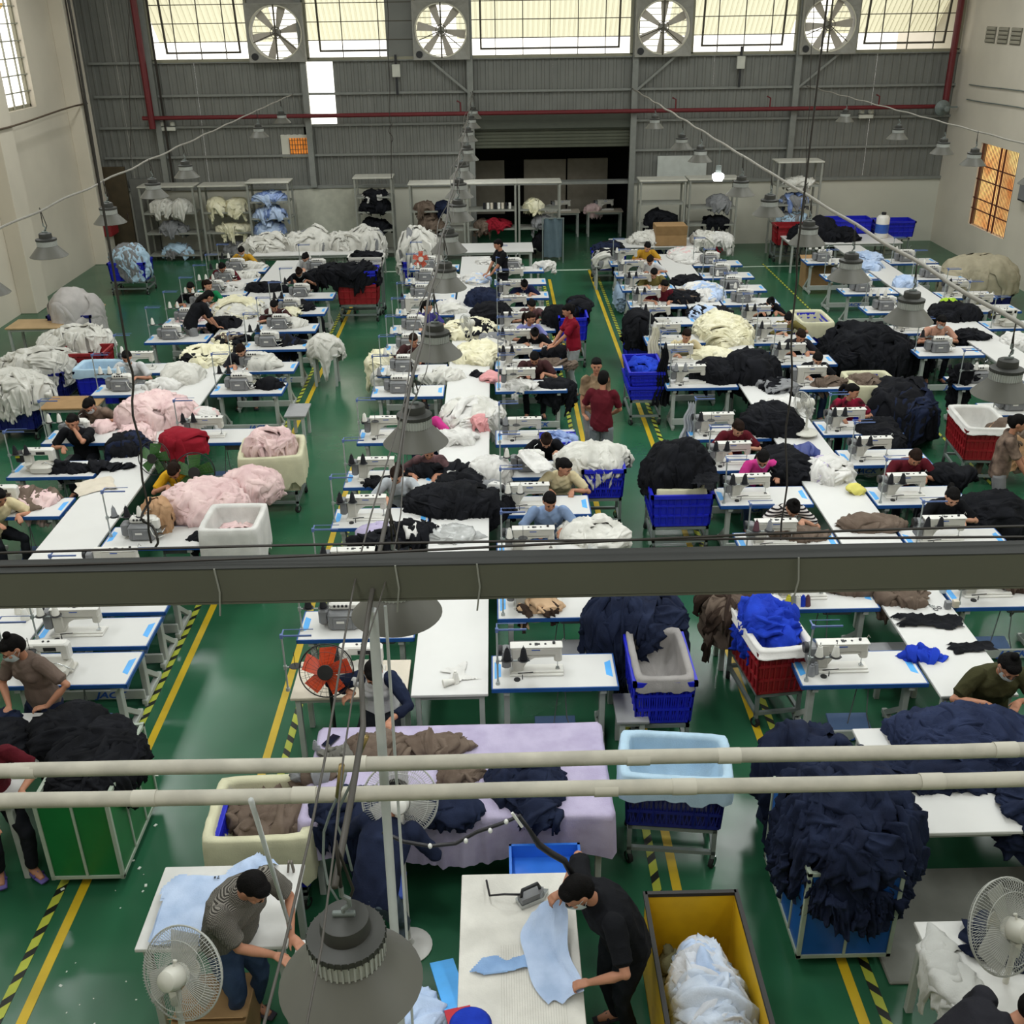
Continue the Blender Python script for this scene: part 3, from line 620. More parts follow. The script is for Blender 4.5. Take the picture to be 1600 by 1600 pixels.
def vnoise(x, y, s, seed=0):
    """smooth value noise on arrays"""
    x = np.asarray(x)*s+seed*7.13; y = np.asarray(y)*s+seed*3.71; xi = np.floor(x); yi = np.floor(y); fx = x-xi; fy = y-yi
    fx = fx*fx*(3-2*fx); fy = fy*fy*(3-2*fy)
    def h(a, b): v = np.sin(a*127.1+b*311.7+seed*17.3)*43758.5453; return v-np.floor(v)
    return (h(xi, yi)*(1-fx)+h(xi+1, yi)*fx)*(1-fy)+(h(xi, yi+1)*(1-fx)+h(xi+1, yi+1)*fx)*fy
def ridge(x, y, s, seed=0): return 1-np.abs(vnoise(x, y, s, seed)*2-1)
def liner(loc, L, W, depth, drop, m, label, rz=0., seed=1, flat=.9):
    """cloth bag that lines a crate: folded over the rim and sagging inside"""
    ix, iy = (L/2-.042)/(L*.535), (W/2-.042)/(W*.535); L *= 1.07; W *= 1.07; G = []; n = 72; R = [(0.0, -depth), (.35, -depth+.01), (.62, -depth+.05), (.81, -depth*.55), (.85, -.1), (.87, .0), (.91, .03), (.995, .035), (1.02, .02), (1.035, -.04), (1.05, -drop*.6), (1.055, -drop)]
    a = np.linspace(0, 2*PI, n, endpoint=False); c, s = np.cos(a), np.sin(a); k = 1/np.maximum(np.abs(c), np.abs(s)); k = k*.5+.5*(np.abs(c)**6+np.abs(s)**6)**(-1/6.)
    for i, (r, z) in enumerate(R):
        fx_, fy_ = {3: (ix*.95, iy*.95), 4: (ix*.98, iy*.98), 5: (ix, iy), 6: (ix+.02, iy+.02)}.get(i, (r, r)); X = c*k*fx_*L/2; Y = s*k*fy_*W/2; inner = i < 5
        fold = (ridge(a*3, np.full(n, r*2.), 2.2, seed)-.5)
        off = fold*(.05 if inner else .018)*(min(1, i/2)); zz = np.full(n, z)+(fold*.03 if inner else 0)+(fold*drop*.35 if i >= 10 else 0)
        G.append(np.stack([X*(1+off*(-1 if inner else 1)), Y*(1+off*(-1 if inner else 1)), zz], 1))
    o = ob('crate_liner', MB().grid(np.array(G), True).mesh('crate_liner', m, True), None, loc, rz); return tag(o, label, 'liner')
# ---- heaps of cloth and single garments
class Dome:
    def __init__(s, rx, ry, h, drape=0., seed=0, flare=.12, sharp=.75, lob=.18, kd=.35):
        s.rx, s.ry, s.h, s.dr, s.seed, s.fl, s.sh, s.lob = rx, ry, h, drape, seed, flare, sharp, lob
    def S(s, a, b, off=0.):   # unfolded coords (metres, circle-ish) -> xyz
        rho = np.hypot(a/s.rx, b/s.ry)+1e-9; ph = np.arctan2(b/s.ry, a/s.rx)
        lobe = 1+s.lob*(vnoise(np.cos(ph)*1.3+3, np.sin(ph)*1.3+3, 1.6, s.seed)-.5)*2
        q = rho/lobe; qq = np.minimum(q, 1); R = lobe*np.sin(qq*PI/2)**.9; z = s.h*(np.cos(qq*PI/2)**s.sh)
        z = z*(1+.5*(vnoise(a+9, b+4, 3.1, s.seed+3)-.5)+.25*(vnoise(a+2, b+7, 8., s.seed+5)-.5)); over = np.maximum(q-1, 0); scale = min(s.rx, s.ry)
        R = R+s.fl*np.minimum(over, 1)*.5; z = z-over*scale*1.15
        nx, ny = np.cos(ph)*np.sin(qq*PI/2), np.sin(ph)*np.sin(qq*PI/2); nz = np.maximum(.12, np.cos(qq*PI/2))
        return np.stack([R*s.rx*np.cos(ph)+nx*off, R*s.ry*np.sin(ph)+ny*off, z+nz*off], -1)
def folds(u, v, seed, amp, freq=1.):
    w = vnoise(u, v, 3*freq, seed)*.25
    f = ridge(u+w, v*.3, 8*freq, seed+1)**3*.65+ridge(u*.7+v*.4+w, v*.6, 15*freq, seed+2)**3*.5+ridge(u*.5-v*.8+w, v*.3, 24*freq, seed+5)**2*.22
    return f*amp
def heap_mesh(rx, ry, h, mats, wts, n, seed, drape=.1, ps=(.5, .4), amp=.05, res=16, flare=.12, sharp=.75, lob=.18, mess=1.):
    rnd = np.random.RandomState(seed); D = Dome(rx, ry, h, drape, seed, flare, sharp, lob); V = []; F = []; MI = []; off = 0
    qmax = 1+drape/min(rx, ry)/1.15
    nr, na = 20, 56; q = np.linspace(0.01, 1+(qmax-1)*.7, nr)[:, None]; a = np.linspace(0, 2*PI, na, endpoint=False)[None]
    A, B = q*rx*np.cos(a), q*ry*np.sin(a); G = D.S(A, B, folds(A*1.2, B*1.2, seed, amp)-amp*.5); V.append(G.reshape(-1, 3))
    i, j = np.meshgrid(np.arange(nr-1), np.arange(na), indexing='ij'); j2 = (j+1) % na
    F.append(np.stack([i*na+j, i*na+j2, (i+1)*na+j2, (i+1)*na+j], -1).reshape(-1, 4)); MI.append(np.zeros(len(F[-1]), np.int32)); off = nr*na
    for k in range(n):
        rr = math.sqrt(rnd.rand())*min(1.05*qmax, 1+.5*(qmax-1)+.05); ph = rnd.rand()*2*PI; ca, cb_ = rr*rx*math.cos(ph), rr*ry*math.sin(ph)
        L, W = ps[0]*(.7+.6*rnd.rand()), ps[1]*(.6+.6*rnd.rand()); psi = rnd.rand()*2*PI
        if rr > .8: psi = math.atan2(math.sin(ph), math.cos(ph))+rnd.randn()*.4
        u = np.linspace(-.5, .5, res); U, T = np.meshgrid(u, u, indexing='ij'); sd = seed*31+k
        edge = 1-np.maximum(np.abs(U), np.abs(T))*2
        Uw = U*L*(1+.35*(vnoise(T+5, U, 4, sd)-.5))+(vnoise(U, T, 3, sd+2)-.5)*.16*L*mess; Tw = T*W*(1+.35*(vnoise(U+2, T, 4, sd+1)-.5))+(vnoise(U, T, 3.4, sd+4)-.5)*.16*W*mess
        c, s = math.cos(psi), math.sin(psi); a_, b_ = ca+Uw*c-Tw*s, cb_+Uw*s+Tw*c
        lay = .012+.03*rnd.rand(); o = lay+folds(Tw*1.6+9, Uw*.7, sd, amp*1.15)-amp*.2; o = o*np.clip(edge*6+.45, 0, 1)
        V.append(D.S(a_, b_, o).reshape(-1, 3)); i, j = np.meshgrid(np.arange(res-1), np.arange(res-1), indexing='ij')
        F.append((np.stack([i*res+j, i*res+j+1, (i+1)*res+j+1, (i+1)*res+j], -1)+off).reshape(-1, 4)); off += res*res
        MI.append(np.full(len(F[-1]), rnd.choice(len(mats), p=np.array(wts)/sum(wts)), np.int32))
    V = np.concatenate(V); F = np.concatenate(F); MI = np.concatenate(MI)
    me = bpy.data.meshes.new('heap'); me.vertices.add(len(V)); me.vertices.foreach_set('co', V.astype(np.float32).ravel())
    me.loops.add(F.size); me.loops.foreach_set('vertex_index', F.astype(np.int32).ravel()); me.polygons.add(len(F))
    me.polygons.foreach_set('loop_start', np.arange(0, F.size, 4, dtype=np.int32)); me.polygons.foreach_set('loop_total', np.full(len(F), 4, np.int32))
    for m in mats: me.materials.append(m)
    me.polygons.foreach_set('material_index', MI); me.polygons.foreach_set('use_smooth', np.ones(len(F), bool)); me.update(calc_edges=True); me.validate(); return me
_seed = [100]
def heap(x, y, z, rx, ry, h, mats, label, n=26, drape=.1, rz=0., wts=None, ps=(.45, .3), amp=.062, res=20, kind='stuff', name='garment_heap', cat='garments', **kw):
    _seed[0] += 1; mats = mats if isinstance(mats, list) else [mats]; rx *= .88; ry *= .88; h *= .85; n = int(n*1.25)+2; ps = (ps[0]*.85, ps[1]*.8)
    o = ob(name, heap_mesh(rx, ry, h, mats, wts or [1]*len(mats), n, _seed[0], drape, ps, amp, res, **kw), None, (x, y, z-.01), rz); return tag(o, label, cat, None, kind)
def strewn(x, y, z, L, W, m, label, rz=0., seed=None, hgt=.03, name='garment', cat='garment', outline=None, res=30, surf=None, freq=1., warp=1.):
    """one garment lying loosely; outline = polygon in -.5..+.5"""
    _seed[0] += 1; sd = seed or _seed[0]; u = np.linspace(-.5, .5, res); U, T = np.meshgrid(u, u, indexing='ij')
    Uw = U*L*(1+.2*warp*(vnoise(T+5, U, 4, sd)-.5)*2); Tw = T*W*(1+.25*warp*(vnoise(U+2, T, 4, sd+1)-.5)*2); edge = 1-np.maximum(np.abs(U), np.abs(T))*2
    hh = (.008+folds(Uw*1.3, Tw, sd, hgt, freq))*np.clip(edge*6, .1, 1)
    if surf is not None: base = surf(Uw, Tw)
    else: base = np.zeros_like(Uw)
    G = np.stack([Uw, Tw, base+hh], -1); V = G.reshape(-1, 3); F = []
    pl = outline or [(-.5, -.3), (-.42, -.5), (-.1, -.42), (.2, -.5), (.5, -.35), (.42, -.05), (.5, .2), (.3, .5), (0, .4), (-.25, .5), (-.5, .25), (-.4, 0)]
    def inside(px, py):
        c = False; j = len(pl)-1
        for i in range(len(pl)):
            if (pl[i][1] > py) != (pl[j][1] > py) and px < (pl[j][0]-pl[i][0])*(py-pl[i][1])/(pl[j][1]-pl[i][1])+pl[i][0]: c = not c
            j = i
        return c
    for i in range(res-1):
        for j in range(res-1):
            if inside((u[i]+u[i+1])/2, (u[j]+u[j+1])/2): F.append((i*res+j, i*res+j+1, (i+1)*res+j+1, (i+1)*res+j))
    b = MB().add(V, F); me = b.mesh('garment', m, True); o = ob(name, me, None, (x, y, z), rz); return tag(o, label, cat)
TEE = [(-.2, -.5), (.2, -.5), (.2, .12), (.5, -.02), (.5, .18), (.24, .42), (.1, .5), (-.1, .5), (-.24, .42), (-.5, .18), (-.5, -.02), (-.2, .12)]
LONG = [(-.5, -.5), (.5, -.42), (.5, .45), (-.5, .5)]
# ---- pedestal / table fans
WIRE = mat('fan_wire_grey', '#a9aaa4', rough=.4); PLW = mat('fan_white_plastic', '#c7c5bb', rough=.4); BLG = mat('fan_blade_clear', '#b9b9b3', rough=.4, alpha=.55)
def fan(x, y, z, R, label, yaw=0., pitch=0., blade_m=None, n=3, wire=None, body=None, pole=1.2, base=True, nw=60, rot0=0., guardm=None):
    t = thing('fan', label, 'fan', (x, y, z-pole)); wire = wire or WIRE; body = body or PLW; bm = blade_m or BLG
    H = Matrix.Rotation(yaw, 4, 'Z') @ Matrix.Rotation(pitch, 4, 'X')      # fan axis = local -Y when yaw=0
    g = MB(); rw = R*.006+.0006
    def ringp(r, yy, m=40): return [(r*math.cos(2*PI*i/m), yy, r*math.sin(2*PI*i/m)) for i in range(m+1)]
    g.tube(ringp(R, 0), .006, 6, False); g.tube(ringp(R*.75, -.055), rw, 4, False); g.tube(ringp(R*.28, -.07), rw*1.3, 4, False); g.tube(ringp(R*.75, .06), rw, 4, False); g.tube(ringp(R*.97, -.025), rw, 4, False)
    for i in range(nw):
        a = 2*PI*i/nw; c, s = math.cos(a), math.sin(a)
        g.tube([(c*R*q, yy, s*R*q) for q, yy in ((.28, -.07), (.75, -.055), (.95, -.03), (1., 0), (.95, .035), (.75, .06), (.3, .07))], rw*.75, 3, False)
    hd = ob('grille', g.mesh('grille', wire), t); hd.matrix_parent_inverse = Matrix(); hd.matrix_local = Matrix.Translation((0, 0, pole)) @ H
    hm = MB().lathe([(0, -.075), (R*.28, -.073), (R*.28, -.06), (0, -.055)], 20, M=Matrix.Rotation(-PI/2, 4, 'X')).mesh('guard_cap', guardm or body, True, 40)
    ob('guard_cap', hm, t).matrix_local = Matrix.Translation((0, 0, pole)) @ H @ Matrix.Rotation(PI, 4, 'Z') @ Matrix.Translation((0, 0.0, 0)) if False else Matrix.Translation((0, 0, pole)) @ H
    bl = fan_blade(R*.16, R*.88, R*.5, R*.62, .45, .004, R*.1).mesh('blade', bm)
    for i in range(n): ob('blade', bl, t).matrix_local = Matrix.Translation((0, 0, pole)) @ H @ Matrix.Rotation(2*PI*i/n+rot0, 4, 'Y')
    mo = MB().lathe([(0, 0), (.05, .0), (.07, .02), (.075, .1), (.06, .16), (.03, .18), (0, .182)], 18, M=Matrix.Rotation(-PI/2, 4, 'X') @ Matrix.Translation((0, 0, .0)))
    mo.tube([(0, .1, .07), (0, .1, .095)], .008, 6).lathe([(0, .1), (.013, .1), (.013, .11), (0, .11)], 8, (0, .1, 0))
    ob('motor', mo.mesh('motor', body, True, 40), t).matrix_local = Matrix.Translation((0, 0, pole)) @ H
    bx = Vector((0, .1, 0)); bx.rotate(H.to_euler()); 
    if pole > 0:
        ob('pole', MB().tube([(bx.x, bx.y, pole-.04), (bx.x, bx.y, .05)], [.02, .016], 10).box(bx.x-.03, bx.x+.03, bx.y-.03, bx.y+.03, pole-.16, pole-.04, .01).mesh('pole', body, True, 40), t)
        if base: ob('base', MB().lathe([(0, 0), (.17, 0), (.175, .015), (.15, .03), (.04, .05), (.025, .09), (0, .09)], 24, (bx.x, bx.y, 0)).mesh('base', body, True, 40), t)
    return t
# ================================================================== people
SKIN = mat('skin', '#b07c62', rough=.55, var=.04, spec=.35); SKIN2 = mat('skin_light', '#c29076', rough=.55, var=.04, spec=.35)
HAIRM = mat('black_hair', '#0c0a0a', rough=.75, var=.2, scale=30, spec=.12, bump=.5, bscale=120); HAIRB = mat('brown_hair', '#1f130d', rough=.75, var=.2, scale=30, spec=.12, bump=.5, bscale=120)
MASKM = mat('face_mask_white', '#c9d3d6', rough=.8); MASKG = mat('face_mask_grey', '#8f9a98', rough=.8); EYEM = mat('eye_dark', '#17110f', rough=.3); LIPM = mat('lip', '#8a4a42', rough=.5)
DENIM = cloth('blue_jeans', '#2b3a55', '#3a4b68'); DARKT = cloth('dark_trousers', '#15171c', '#202228')
def V3(*a): return Vector(a)
def remesh(b, name, vox, smooth=2, mats=None, wr=0., seed=0, push=0.):
    me = b.mesh(name, []); o = bpy.data.objects.new('tmp', me); COL.objects.link(o)
    md = o.modifiers.new('r', 'REMESH'); md.mode = 'VOXEL'; md.voxel_size = vox; md.adaptivity = 0
    if smooth: sm = o.modifiers.new('s', 'SMOOTH'); sm.factor = .5; sm.iterations = smooth
    dg = bpy.context.evaluated_depsgraph_get(); r = bpy.data.meshes.new_from_object(o.evaluated_get(dg)); bpy.data.objects.remove(o); bpy.data.meshes.remove(me); r.name = name
    n = len(r.vertices)
    if wr and n:
        co = np.empty(n*3, np.float32); r.vertices.foreach_get('co', co); co = co.reshape(-1, 3); no = np.empty(n*3, np.float32); r.vertices.foreach_get('normal', no); no = no.reshape(-1, 3)
        f = ridge(co[:, 0]+co[:, 2]*.55, co[:, 1]+co[:, 2]*.4, 9, seed)**2*.6+ridge(co[:, 0]*.6-co[:, 2], co[:, 1]*.7, 13, seed+1)**2*.4
        co = co+no*((f-.4)*wr)[:, None]; r.vertices.foreach_set('co', co.astype(np.float32).ravel())
    r.polygons.foreach_set('use_smooth', np.ones(len(r.polygons), bool)); r.materials.clear()
    for m in (mats or [SKIN]): r.materials.append(m)
    r.update(); return r
def caps(b, pts, rad, n=10, sx=1., sy=1., ref=None):
    b.tube(pts, rad, n, True, sx, sy, ref)
    if sx == 1. and sy == 1.:
        for p, r in zip(pts, rad): b.ell(p, (r*.98,)*3, n, 6)
def ik(S_, T, l1, l2, hint):
    S_, T = Vector(S_), Vector(T); d = T-S_; D = min(d.length, (l1+l2)*.995); u = d.normalized(); T = S_+u*D
    a = (l1*l1-l2*l2+D*D)/(2*D); h = math.sqrt(max(0, l1*l1-a*a)); hn = Vector(hint); hn = (hn-u*hn.dot(u)).normalized()
    return S_+u*a+hn*h, T
def hand_geo(b, wr, d, up, side, curl=.5, s=1., pinch=False):
    """wrist, direction of the fingers, back-of-hand normal, side +1/-1 = where the thumb leaves"""
    d = Vector(d).normalized(); up = Vector(up); up = (up-d*up.dot(d)).normalized(); lat = d.cross(up)*side
    wr = Vector(wr)
    b.tube([wr-d*.01, wr+d*.03*s, wr+d*.085*s], [.022*s, .03*s, .034*s], 10, True, .42, 1.12, ref=tuple(up)) if True else None
    b.ell(wr+d*.05*s, (.03*s, .03*s, .018*s), 8, 6)
    L = [.062, .072, .068, .052]
    for i in range(4):
        o = wr+d*.085*s+lat*((1.5-i)*.0185*s); fd = (d+lat*(1.5-i)*.07).normalized(); c = curl*(1+.12*i); p = [o-d*.012]; q = o; ang = 0
        for k, sg in enumerate((.45, .32, .23)):
            ang += c*(.5, .8, .6)[k]; dd = fd*math.cos(ang)-up*math.sin(ang); q = q+dd*L[i]*s*sg; p.append(q)
        b.tube(p, [.0088*s, .0085*s, .0078*s, .0062*s], 7); b.ell(p[-1], (.0064*s,)*3, 6, 4)
    o = wr+d*.025*s+lat*.024*s; td = (d*.75+lat*.65-up*.3*(1+curl)).normalized(); m = o+td*.035*s; e = m+(td*.6+d*.5-up*.35*curl-(lat*.5 if pinch else lat*0)).normalized()*.03*s
    b.tube([o-td*.012, m, e], [.012*s, .0105*s, .0075*s], 7); b.ell(e, (.0078*s,)*3, 6, 4)
POSE0 = dict(sit=True, lean=.35, pz=.5, bend=.25, hp=.55, hy=0., hr=0., hl=(.14, -.42, .8), hr_=(-.14, -.42, .8), el=(1, .25, -.5), er=(-1, .25, -.5), fl=(.14, -.38, .06), fr=(-.14, -.38, .06), kl=(.2, -1, .6), kr=(-.2, -1, .6),
             sleeve='short', fem=True, curl=.5, hdl=(-.25, -1, -.25), hdr=(.25, -1, -.25), legs=True, yaw=0., turn=0., bulk=1., upl=None, upr=None)
def person_meshes(key, vox=.011, **kw):
    if key in _PC: return _PC[key]
    p = dict(POSE0); p.update(kw); fem = p['fem']; k = p['bulk']
    pel = V3(0, 0, p['pz']); a = p['lean']; B = p['bend']; tw = p['turn']
    def rot(v, ang): return V3(v[0], v[1]*math.cos(ang)-v[2]*math.sin(ang)*-1*-1, v[2]*math.cos(ang)+v[1]*math.sin(ang)) if False else V3(v[0], v[1]*math.cos(ang)-v[2]*math.sin(ang), v[1]*math.sin(ang)+v[2]*math.cos(ang))
    # spine goes up and forward (-Y)
    d1 = V3(0, -math.sin(a), math.cos(a)); a2 = a+B; d2 = V3(0, -math.sin(a2), math.cos(a2)); a3 = a2+B*.3; d3 = V3(0, -math.sin(a3), math.cos(a3))
    waist = pel+d1*.2; chest = waist+d2*.17; nb = chest+d3*.15; rt = V3(math.cos(tw), math.sin(tw), 0); rtm = V3(math.cos(tw*.5), math.sin(tw*.5), 0); fwd = V3(math.sin(tw), -math.cos(tw), 0)
    sw = (.165 if fem else .19)*k**.5; shl = nb-d3*.045+rt*sw; shr = nb-d3*.045-rt*sw
    na = a3*.55+p['hp']*.45; nd = V3(0, -math.sin(na), math.cos(na)); hb = nb+nd*.085          # base of the skull
    ha = p['hp']; H = Matrix.Translation(hb) @ Matrix.Rotation(p['hy'], 4, 'Z') @ Matrix.Rotation(ha, 4, 'X') @ Matrix.Rotation(p['hr'], 4, 'Y')
    hc = H @ V3(0, -.012, .085)
    l1, l2 = .28, .25
    el, tl = ik(shl, p['hl'], l1, l2, p['el']); er, tr = ik(shr, p['hr_'], l1, l2, p['er'])
    def torso(b, e, top=True):
        w1, w2, w3 = (.165, .135, .165) if fem else (.165, .158, .185)
        dn = d3*max(0, -e)*1.3; P_ = [pel-d1*.06, pel+d1*.05, waist, chest, nb-d3*.07-dn, nb-d3*.02-dn]; Wd = [w1*.92, w1, w2, w3*.98, w3*.92, w3*.55]; Dp = [.105, .115, .1, .118, .095, .06]
        n = 14; rings = []
        for q, (c, w_, dd) in enumerate(zip(P_, Wd, Dp)):
            di = (P_[min(q+1, 5)]-P_[max(q-1, 0)]).normalized(); r_ = rtm if q < 3 else rt; fo = r_.cross(di); rings.append([c+r_*((w_*k+e)*math.cos(2*PI*i/n))+fo*((dd*k+e)*math.sin(2*PI*i/n)) for i in range(n)])
        G = np.array([[tuple(v) for v in r] for r in rings]); m = len(b.v); b.grid(G, True); b.add([], []); b.f.append(tuple(range(m+n-1, m-1, -1))); b.f.append(tuple(range(m+5*n, m+6*n))); b.m += [0, 0]
        for s_, c in ((1, shl), (-1, shr)): b.ell(c-rt*s_*.015, (.062+e, .06+e, .06+e), 10, 7)
        if fem:
            for s_ in (-1, 1): b.ell(chest+rt*s_*.07+rt.cross(d3)*.07*k, (.06+e*.5,)*3, 10, 7)
    def arm_pts(s_): return ((shl, el, tl) if s_ > 0 else (shr, er, tr))
    def legs(b, e, hem=0.):
        for s_, f_, kn in ((1, p['fl'], p['kl']), (-1, p['fr'], p['kr'])):
            hp_ = pel+rtm*s_*.085-V3(0, 0, .02); kk, ff = ik(hp_, f_, .42, .41, kn)
            m1 = hp_.lerp(kk, .45); m2 = kk.lerp(ff, .35); r = [.088*k+e, .078*k+e, .055+e, .052+e, .034+e]; end = ff if not hem else kk.lerp(ff, 1-hem)
            if hem: r[-1] = .04+e+.006
            caps(b, [hp_, m1, kk, m2, end], r); legpts.append((ff, s_, kk))
    legpts = []
    b = MB(); torso(b, -.022)
    b.tube([nb-d3*.05, nb+nd*.02, hb+nd*.04], [.062, .05, .052] if not fem else [.055, .043, .046], 12)
    # head
    E_ = lambda c, r: b.ell(H @ V3(*c), r, 14, 10, H.to_3x3().to_4x4())
    E_((0, -.005, .1), (.074, .092, .1)); E_((0, -.045, .045), (.056, .052, .052)); E_((0, -.078, .018), (.028, .022, .022)); E_((0, -.098, .072), (.012, .018, .02)); E_((0, -.088, .095), (.009, .012, .028))
    for s_ in (-1, 1):
        E_((s_*.075, .005, .075), (.01, .02, .032)); E_((s_*.033, -.073, .065), (.026, .02, .022)); E_((s_*.03, -.082, .112), (.026, .012, .01))
    for s_, dr, upv in ((1, p['hdl'], p['upl']), (-1, p['hdr'], p['upr'])):
        s0, e0, t0 = arm_pts(s_); caps(b, [s0, s0.lerp(e0, .5), e0, e0.lerp(t0, .35), t0], [.042, .038, .036, .036, .023])
        dd = Vector(dr); upv = upv or (0, 0, 1); hand_geo(b, t0, dd, upv, 1 if dd.cross(Vector(upv)).x*s_ < 0 else -1, p['curl'])
    legs(b, -.01)
    for ff, s_, kk in legpts:
        fdir = V3(s_*.2, -1, 0).normalized() if not p.get('fdir') else Vector(p['fdir'])
        b.tube([ff+V3(0, 0, 0)-fdir*.04, ff+fdir*.06-V3(0, 0, .02), ff+fdir*.14-V3(0, 0, .035)], [.036, .034, .022], 10)
    body = remesh(b, 'body', vox, 2)
    e = .012
    # shirt
    b = MB(); torso(b, e)
    for s_ in (1, -1):
        s0, e0, t0 = arm_pts(s_)
        if p['sleeve'] == 'short': m = s0.lerp(e0, .68); q5 = k**.5; caps(b, [s0, m], [.064*q5, .06*q5], 12); b.tube([m, s0.lerp(e0, .78)], [.06*q5, .063*q5], 12)
        elif p['sleeve'] == 'long': caps(b, [s0, s0.lerp(e0, .5), e0, e0.lerp(t0, .4)], [.062, .056, .05, .045]); b.tube([e0.lerp(t0, .4), e0.lerp(t0, .93)], [.045, .034], 12)
        else: caps(b, [s0, s0.lerp(e0, .3)], [.06, .056], 12)
    b.tube([nb-d3*.07, nb-d3*.01, nb+nd*.02], [.1, .085, .066], 14)
    hemz = p.get('hem', 0)
    if hemz: b.tube([pel+d1*.05, pel-V3(0, 0, hemz)], [.15*k, .165*k], 16, True, 1.1, .85, ref=(1, 0, 0))
    shirt = remesh(b, 'shirt', max(vox, .009), 2, wr=.016, seed=len(_PC))
    slv = None
    if p.get('raglan'):
        b = MB()
        for s_ in (1, -1):
            s0, e0, t0 = arm_pts(s_); caps(b, [s0-rt*s_*.03+V3(0, 0, .012), s0.lerp(e0, .5), e0, e0.lerp(t0, .5)], [.076, .062, .054, .05]); b.tube([e0.lerp(t0, .5), e0.lerp(t0, .72)], [.05, .044], 12)
        slv = remesh(b, 'sleeves', max(vox, .009), 2, wr=.014, seed=5)
    b = MB(); legpts = []; b.tube([pel+d1*.06, pel-d1*.06], [.15*k, .15*k], 14, True, 1.05, .78, ref=(1, 0, 0)); legs(b, .006, .06 if not p.get('crop') else p['crop'])
    trousers = remesh(b, 'trousers', max(vox, .01), 2, wr=.012, seed=3+len(_PC))
    # hair
    b = MB(); E2 = lambda c, r, n=16: b.ell(H @ V3(*c), r, n, 10, H.to_3x3().to_4x4()); hs = p.get('hair', 'bun' if fem else 'short')
    E2((0, .016, .118), (.081, .094, .09)); E2((0, .04, .08), (.082, .074, .088)); E2((0, -.035, .158), (.066, .055, .04))
    if hs == 'bun': E2((0, .115, .1), (.038, .036, .036)); E2((0, .095, .07), (.05, .035, .045))
    if hs == 'tail': b.tube([H @ V3(0, .09, .12), H @ V3(0, .15, .11), H @ V3(.01, .17, .03), H @ V3(.02, .15, -.08), H @ V3(.02, .13, -.15)], [.03, .03, .034, .026, .01], 10)
    if hs == 'topbun': E2((0, .05, .215), (.036, .036, .034))
    if hs == 'long': b.tube([H @ V3(0, .05, .1), H @ V3(0, .085, .0), H @ V3(0, .1, -.1), H @ V3(0, .1, -.17)], [.075, .07, .06, .02], 12, True, 1.1, .6, ref=(1, 0, 0))
    if hs == 'short': E2((0, .06, .05), (.066, .04, .05))
    hair = remesh(b, 'hair', .007 if vox < .01 else .011, 1, mats=[HAIRM], wr=.006, seed=7)
    eyes = []
    for s_ in (-1, 1):
        f = MB(); f.ell(H @ V3(s_*.03, -.091, .095), (.013, .006, .005), 8, 5, H.to_3x3().to_4x4()); eyes.append(('eye', f.mesh('eye', EYEM, True)))
        f = MB(); f.ell(H @ V3(s_*.031, -.095, .116), (.017, .004, .0035), 8, 5, H.to_3x3().to_4x4()); eyes.append(('eyebrow', f.mesh('eyebrow', HAIRM, True)))
    f = MB(); f.ell(H @ V3(0, -.093, .04), (.022, .007, .007), 10, 5, H.to_3x3().to_4x4()); mouth = f.mesh('mouth', LIPM, True)
    f = MB(); G = []
    for i in range(7):
        z = .082-.09*i/6; bul = math.sin(PI*min(1, (i+1)/6.5)); row = []
        for j in range(13):
            t = (j/12-.5)*2; ang = t*1.25; rr = .076+.034*(1-abs(t))**.7*(.55+.45*bul); row.append(tuple(H @ V3(math.sin(ang)*.066*(1-.12*i/6), -.02-math.cos(ang)*rr*(1-.1*i/6)*1.0, z)))
        G.append(row)
    f.grid(np.array(G))
    for s_ in (-1, 1): f.tube([H @ V3(s_*.062, -.05, .07), H @ V3(s_*.082, .0, .09)], .0018, 4); f.tube([H @ V3(s_*.06, -.05, .01), H @ V3(s_*.082, .005, .06)], .0018, 4)
    mask = f.mesh('face_mask', MASKM, True)
    sh = MB()
    for ff, s_, kk in legpts:
        fd = V3(s_*.2, -1, 0).normalized() if not p.get('fdir') else Vector(p['fdir'])
        sh.tube([ff-fd*.06-V3(0, 0, .04), ff+fd*.08-V3(0, 0, .045), ff+fd*.17-V3(0, 0, .05)], [.03, .038, .03], 10, True, .4, 1.2, ref=(0, 0, 1))
        sh.tube([ff+fd*.07-V3(0, .0, .035)-fd.cross(V3(0, 0, 1))*.045, ff+fd*.075+V3(0, 0, .0), ff+fd*.07-V3(0, 0, .035)+fd.cross(V3(0, 0, 1))*.045], .012, 6)
    shoes = sh.mesh('sandals', mat('dark_sandal', '#2a2530', rough=.7), True)
    _PC[key] = dict(sleeves=slv, body=body, shirt=shirt, trousers=trousers, hair=hair, eyes=eyes, mouth=mouth, mask=mask, shoes=shoes, H=H, nb=nb, tl=tl, tr=tr, chest=chest, pel=pel); return _PC[key]
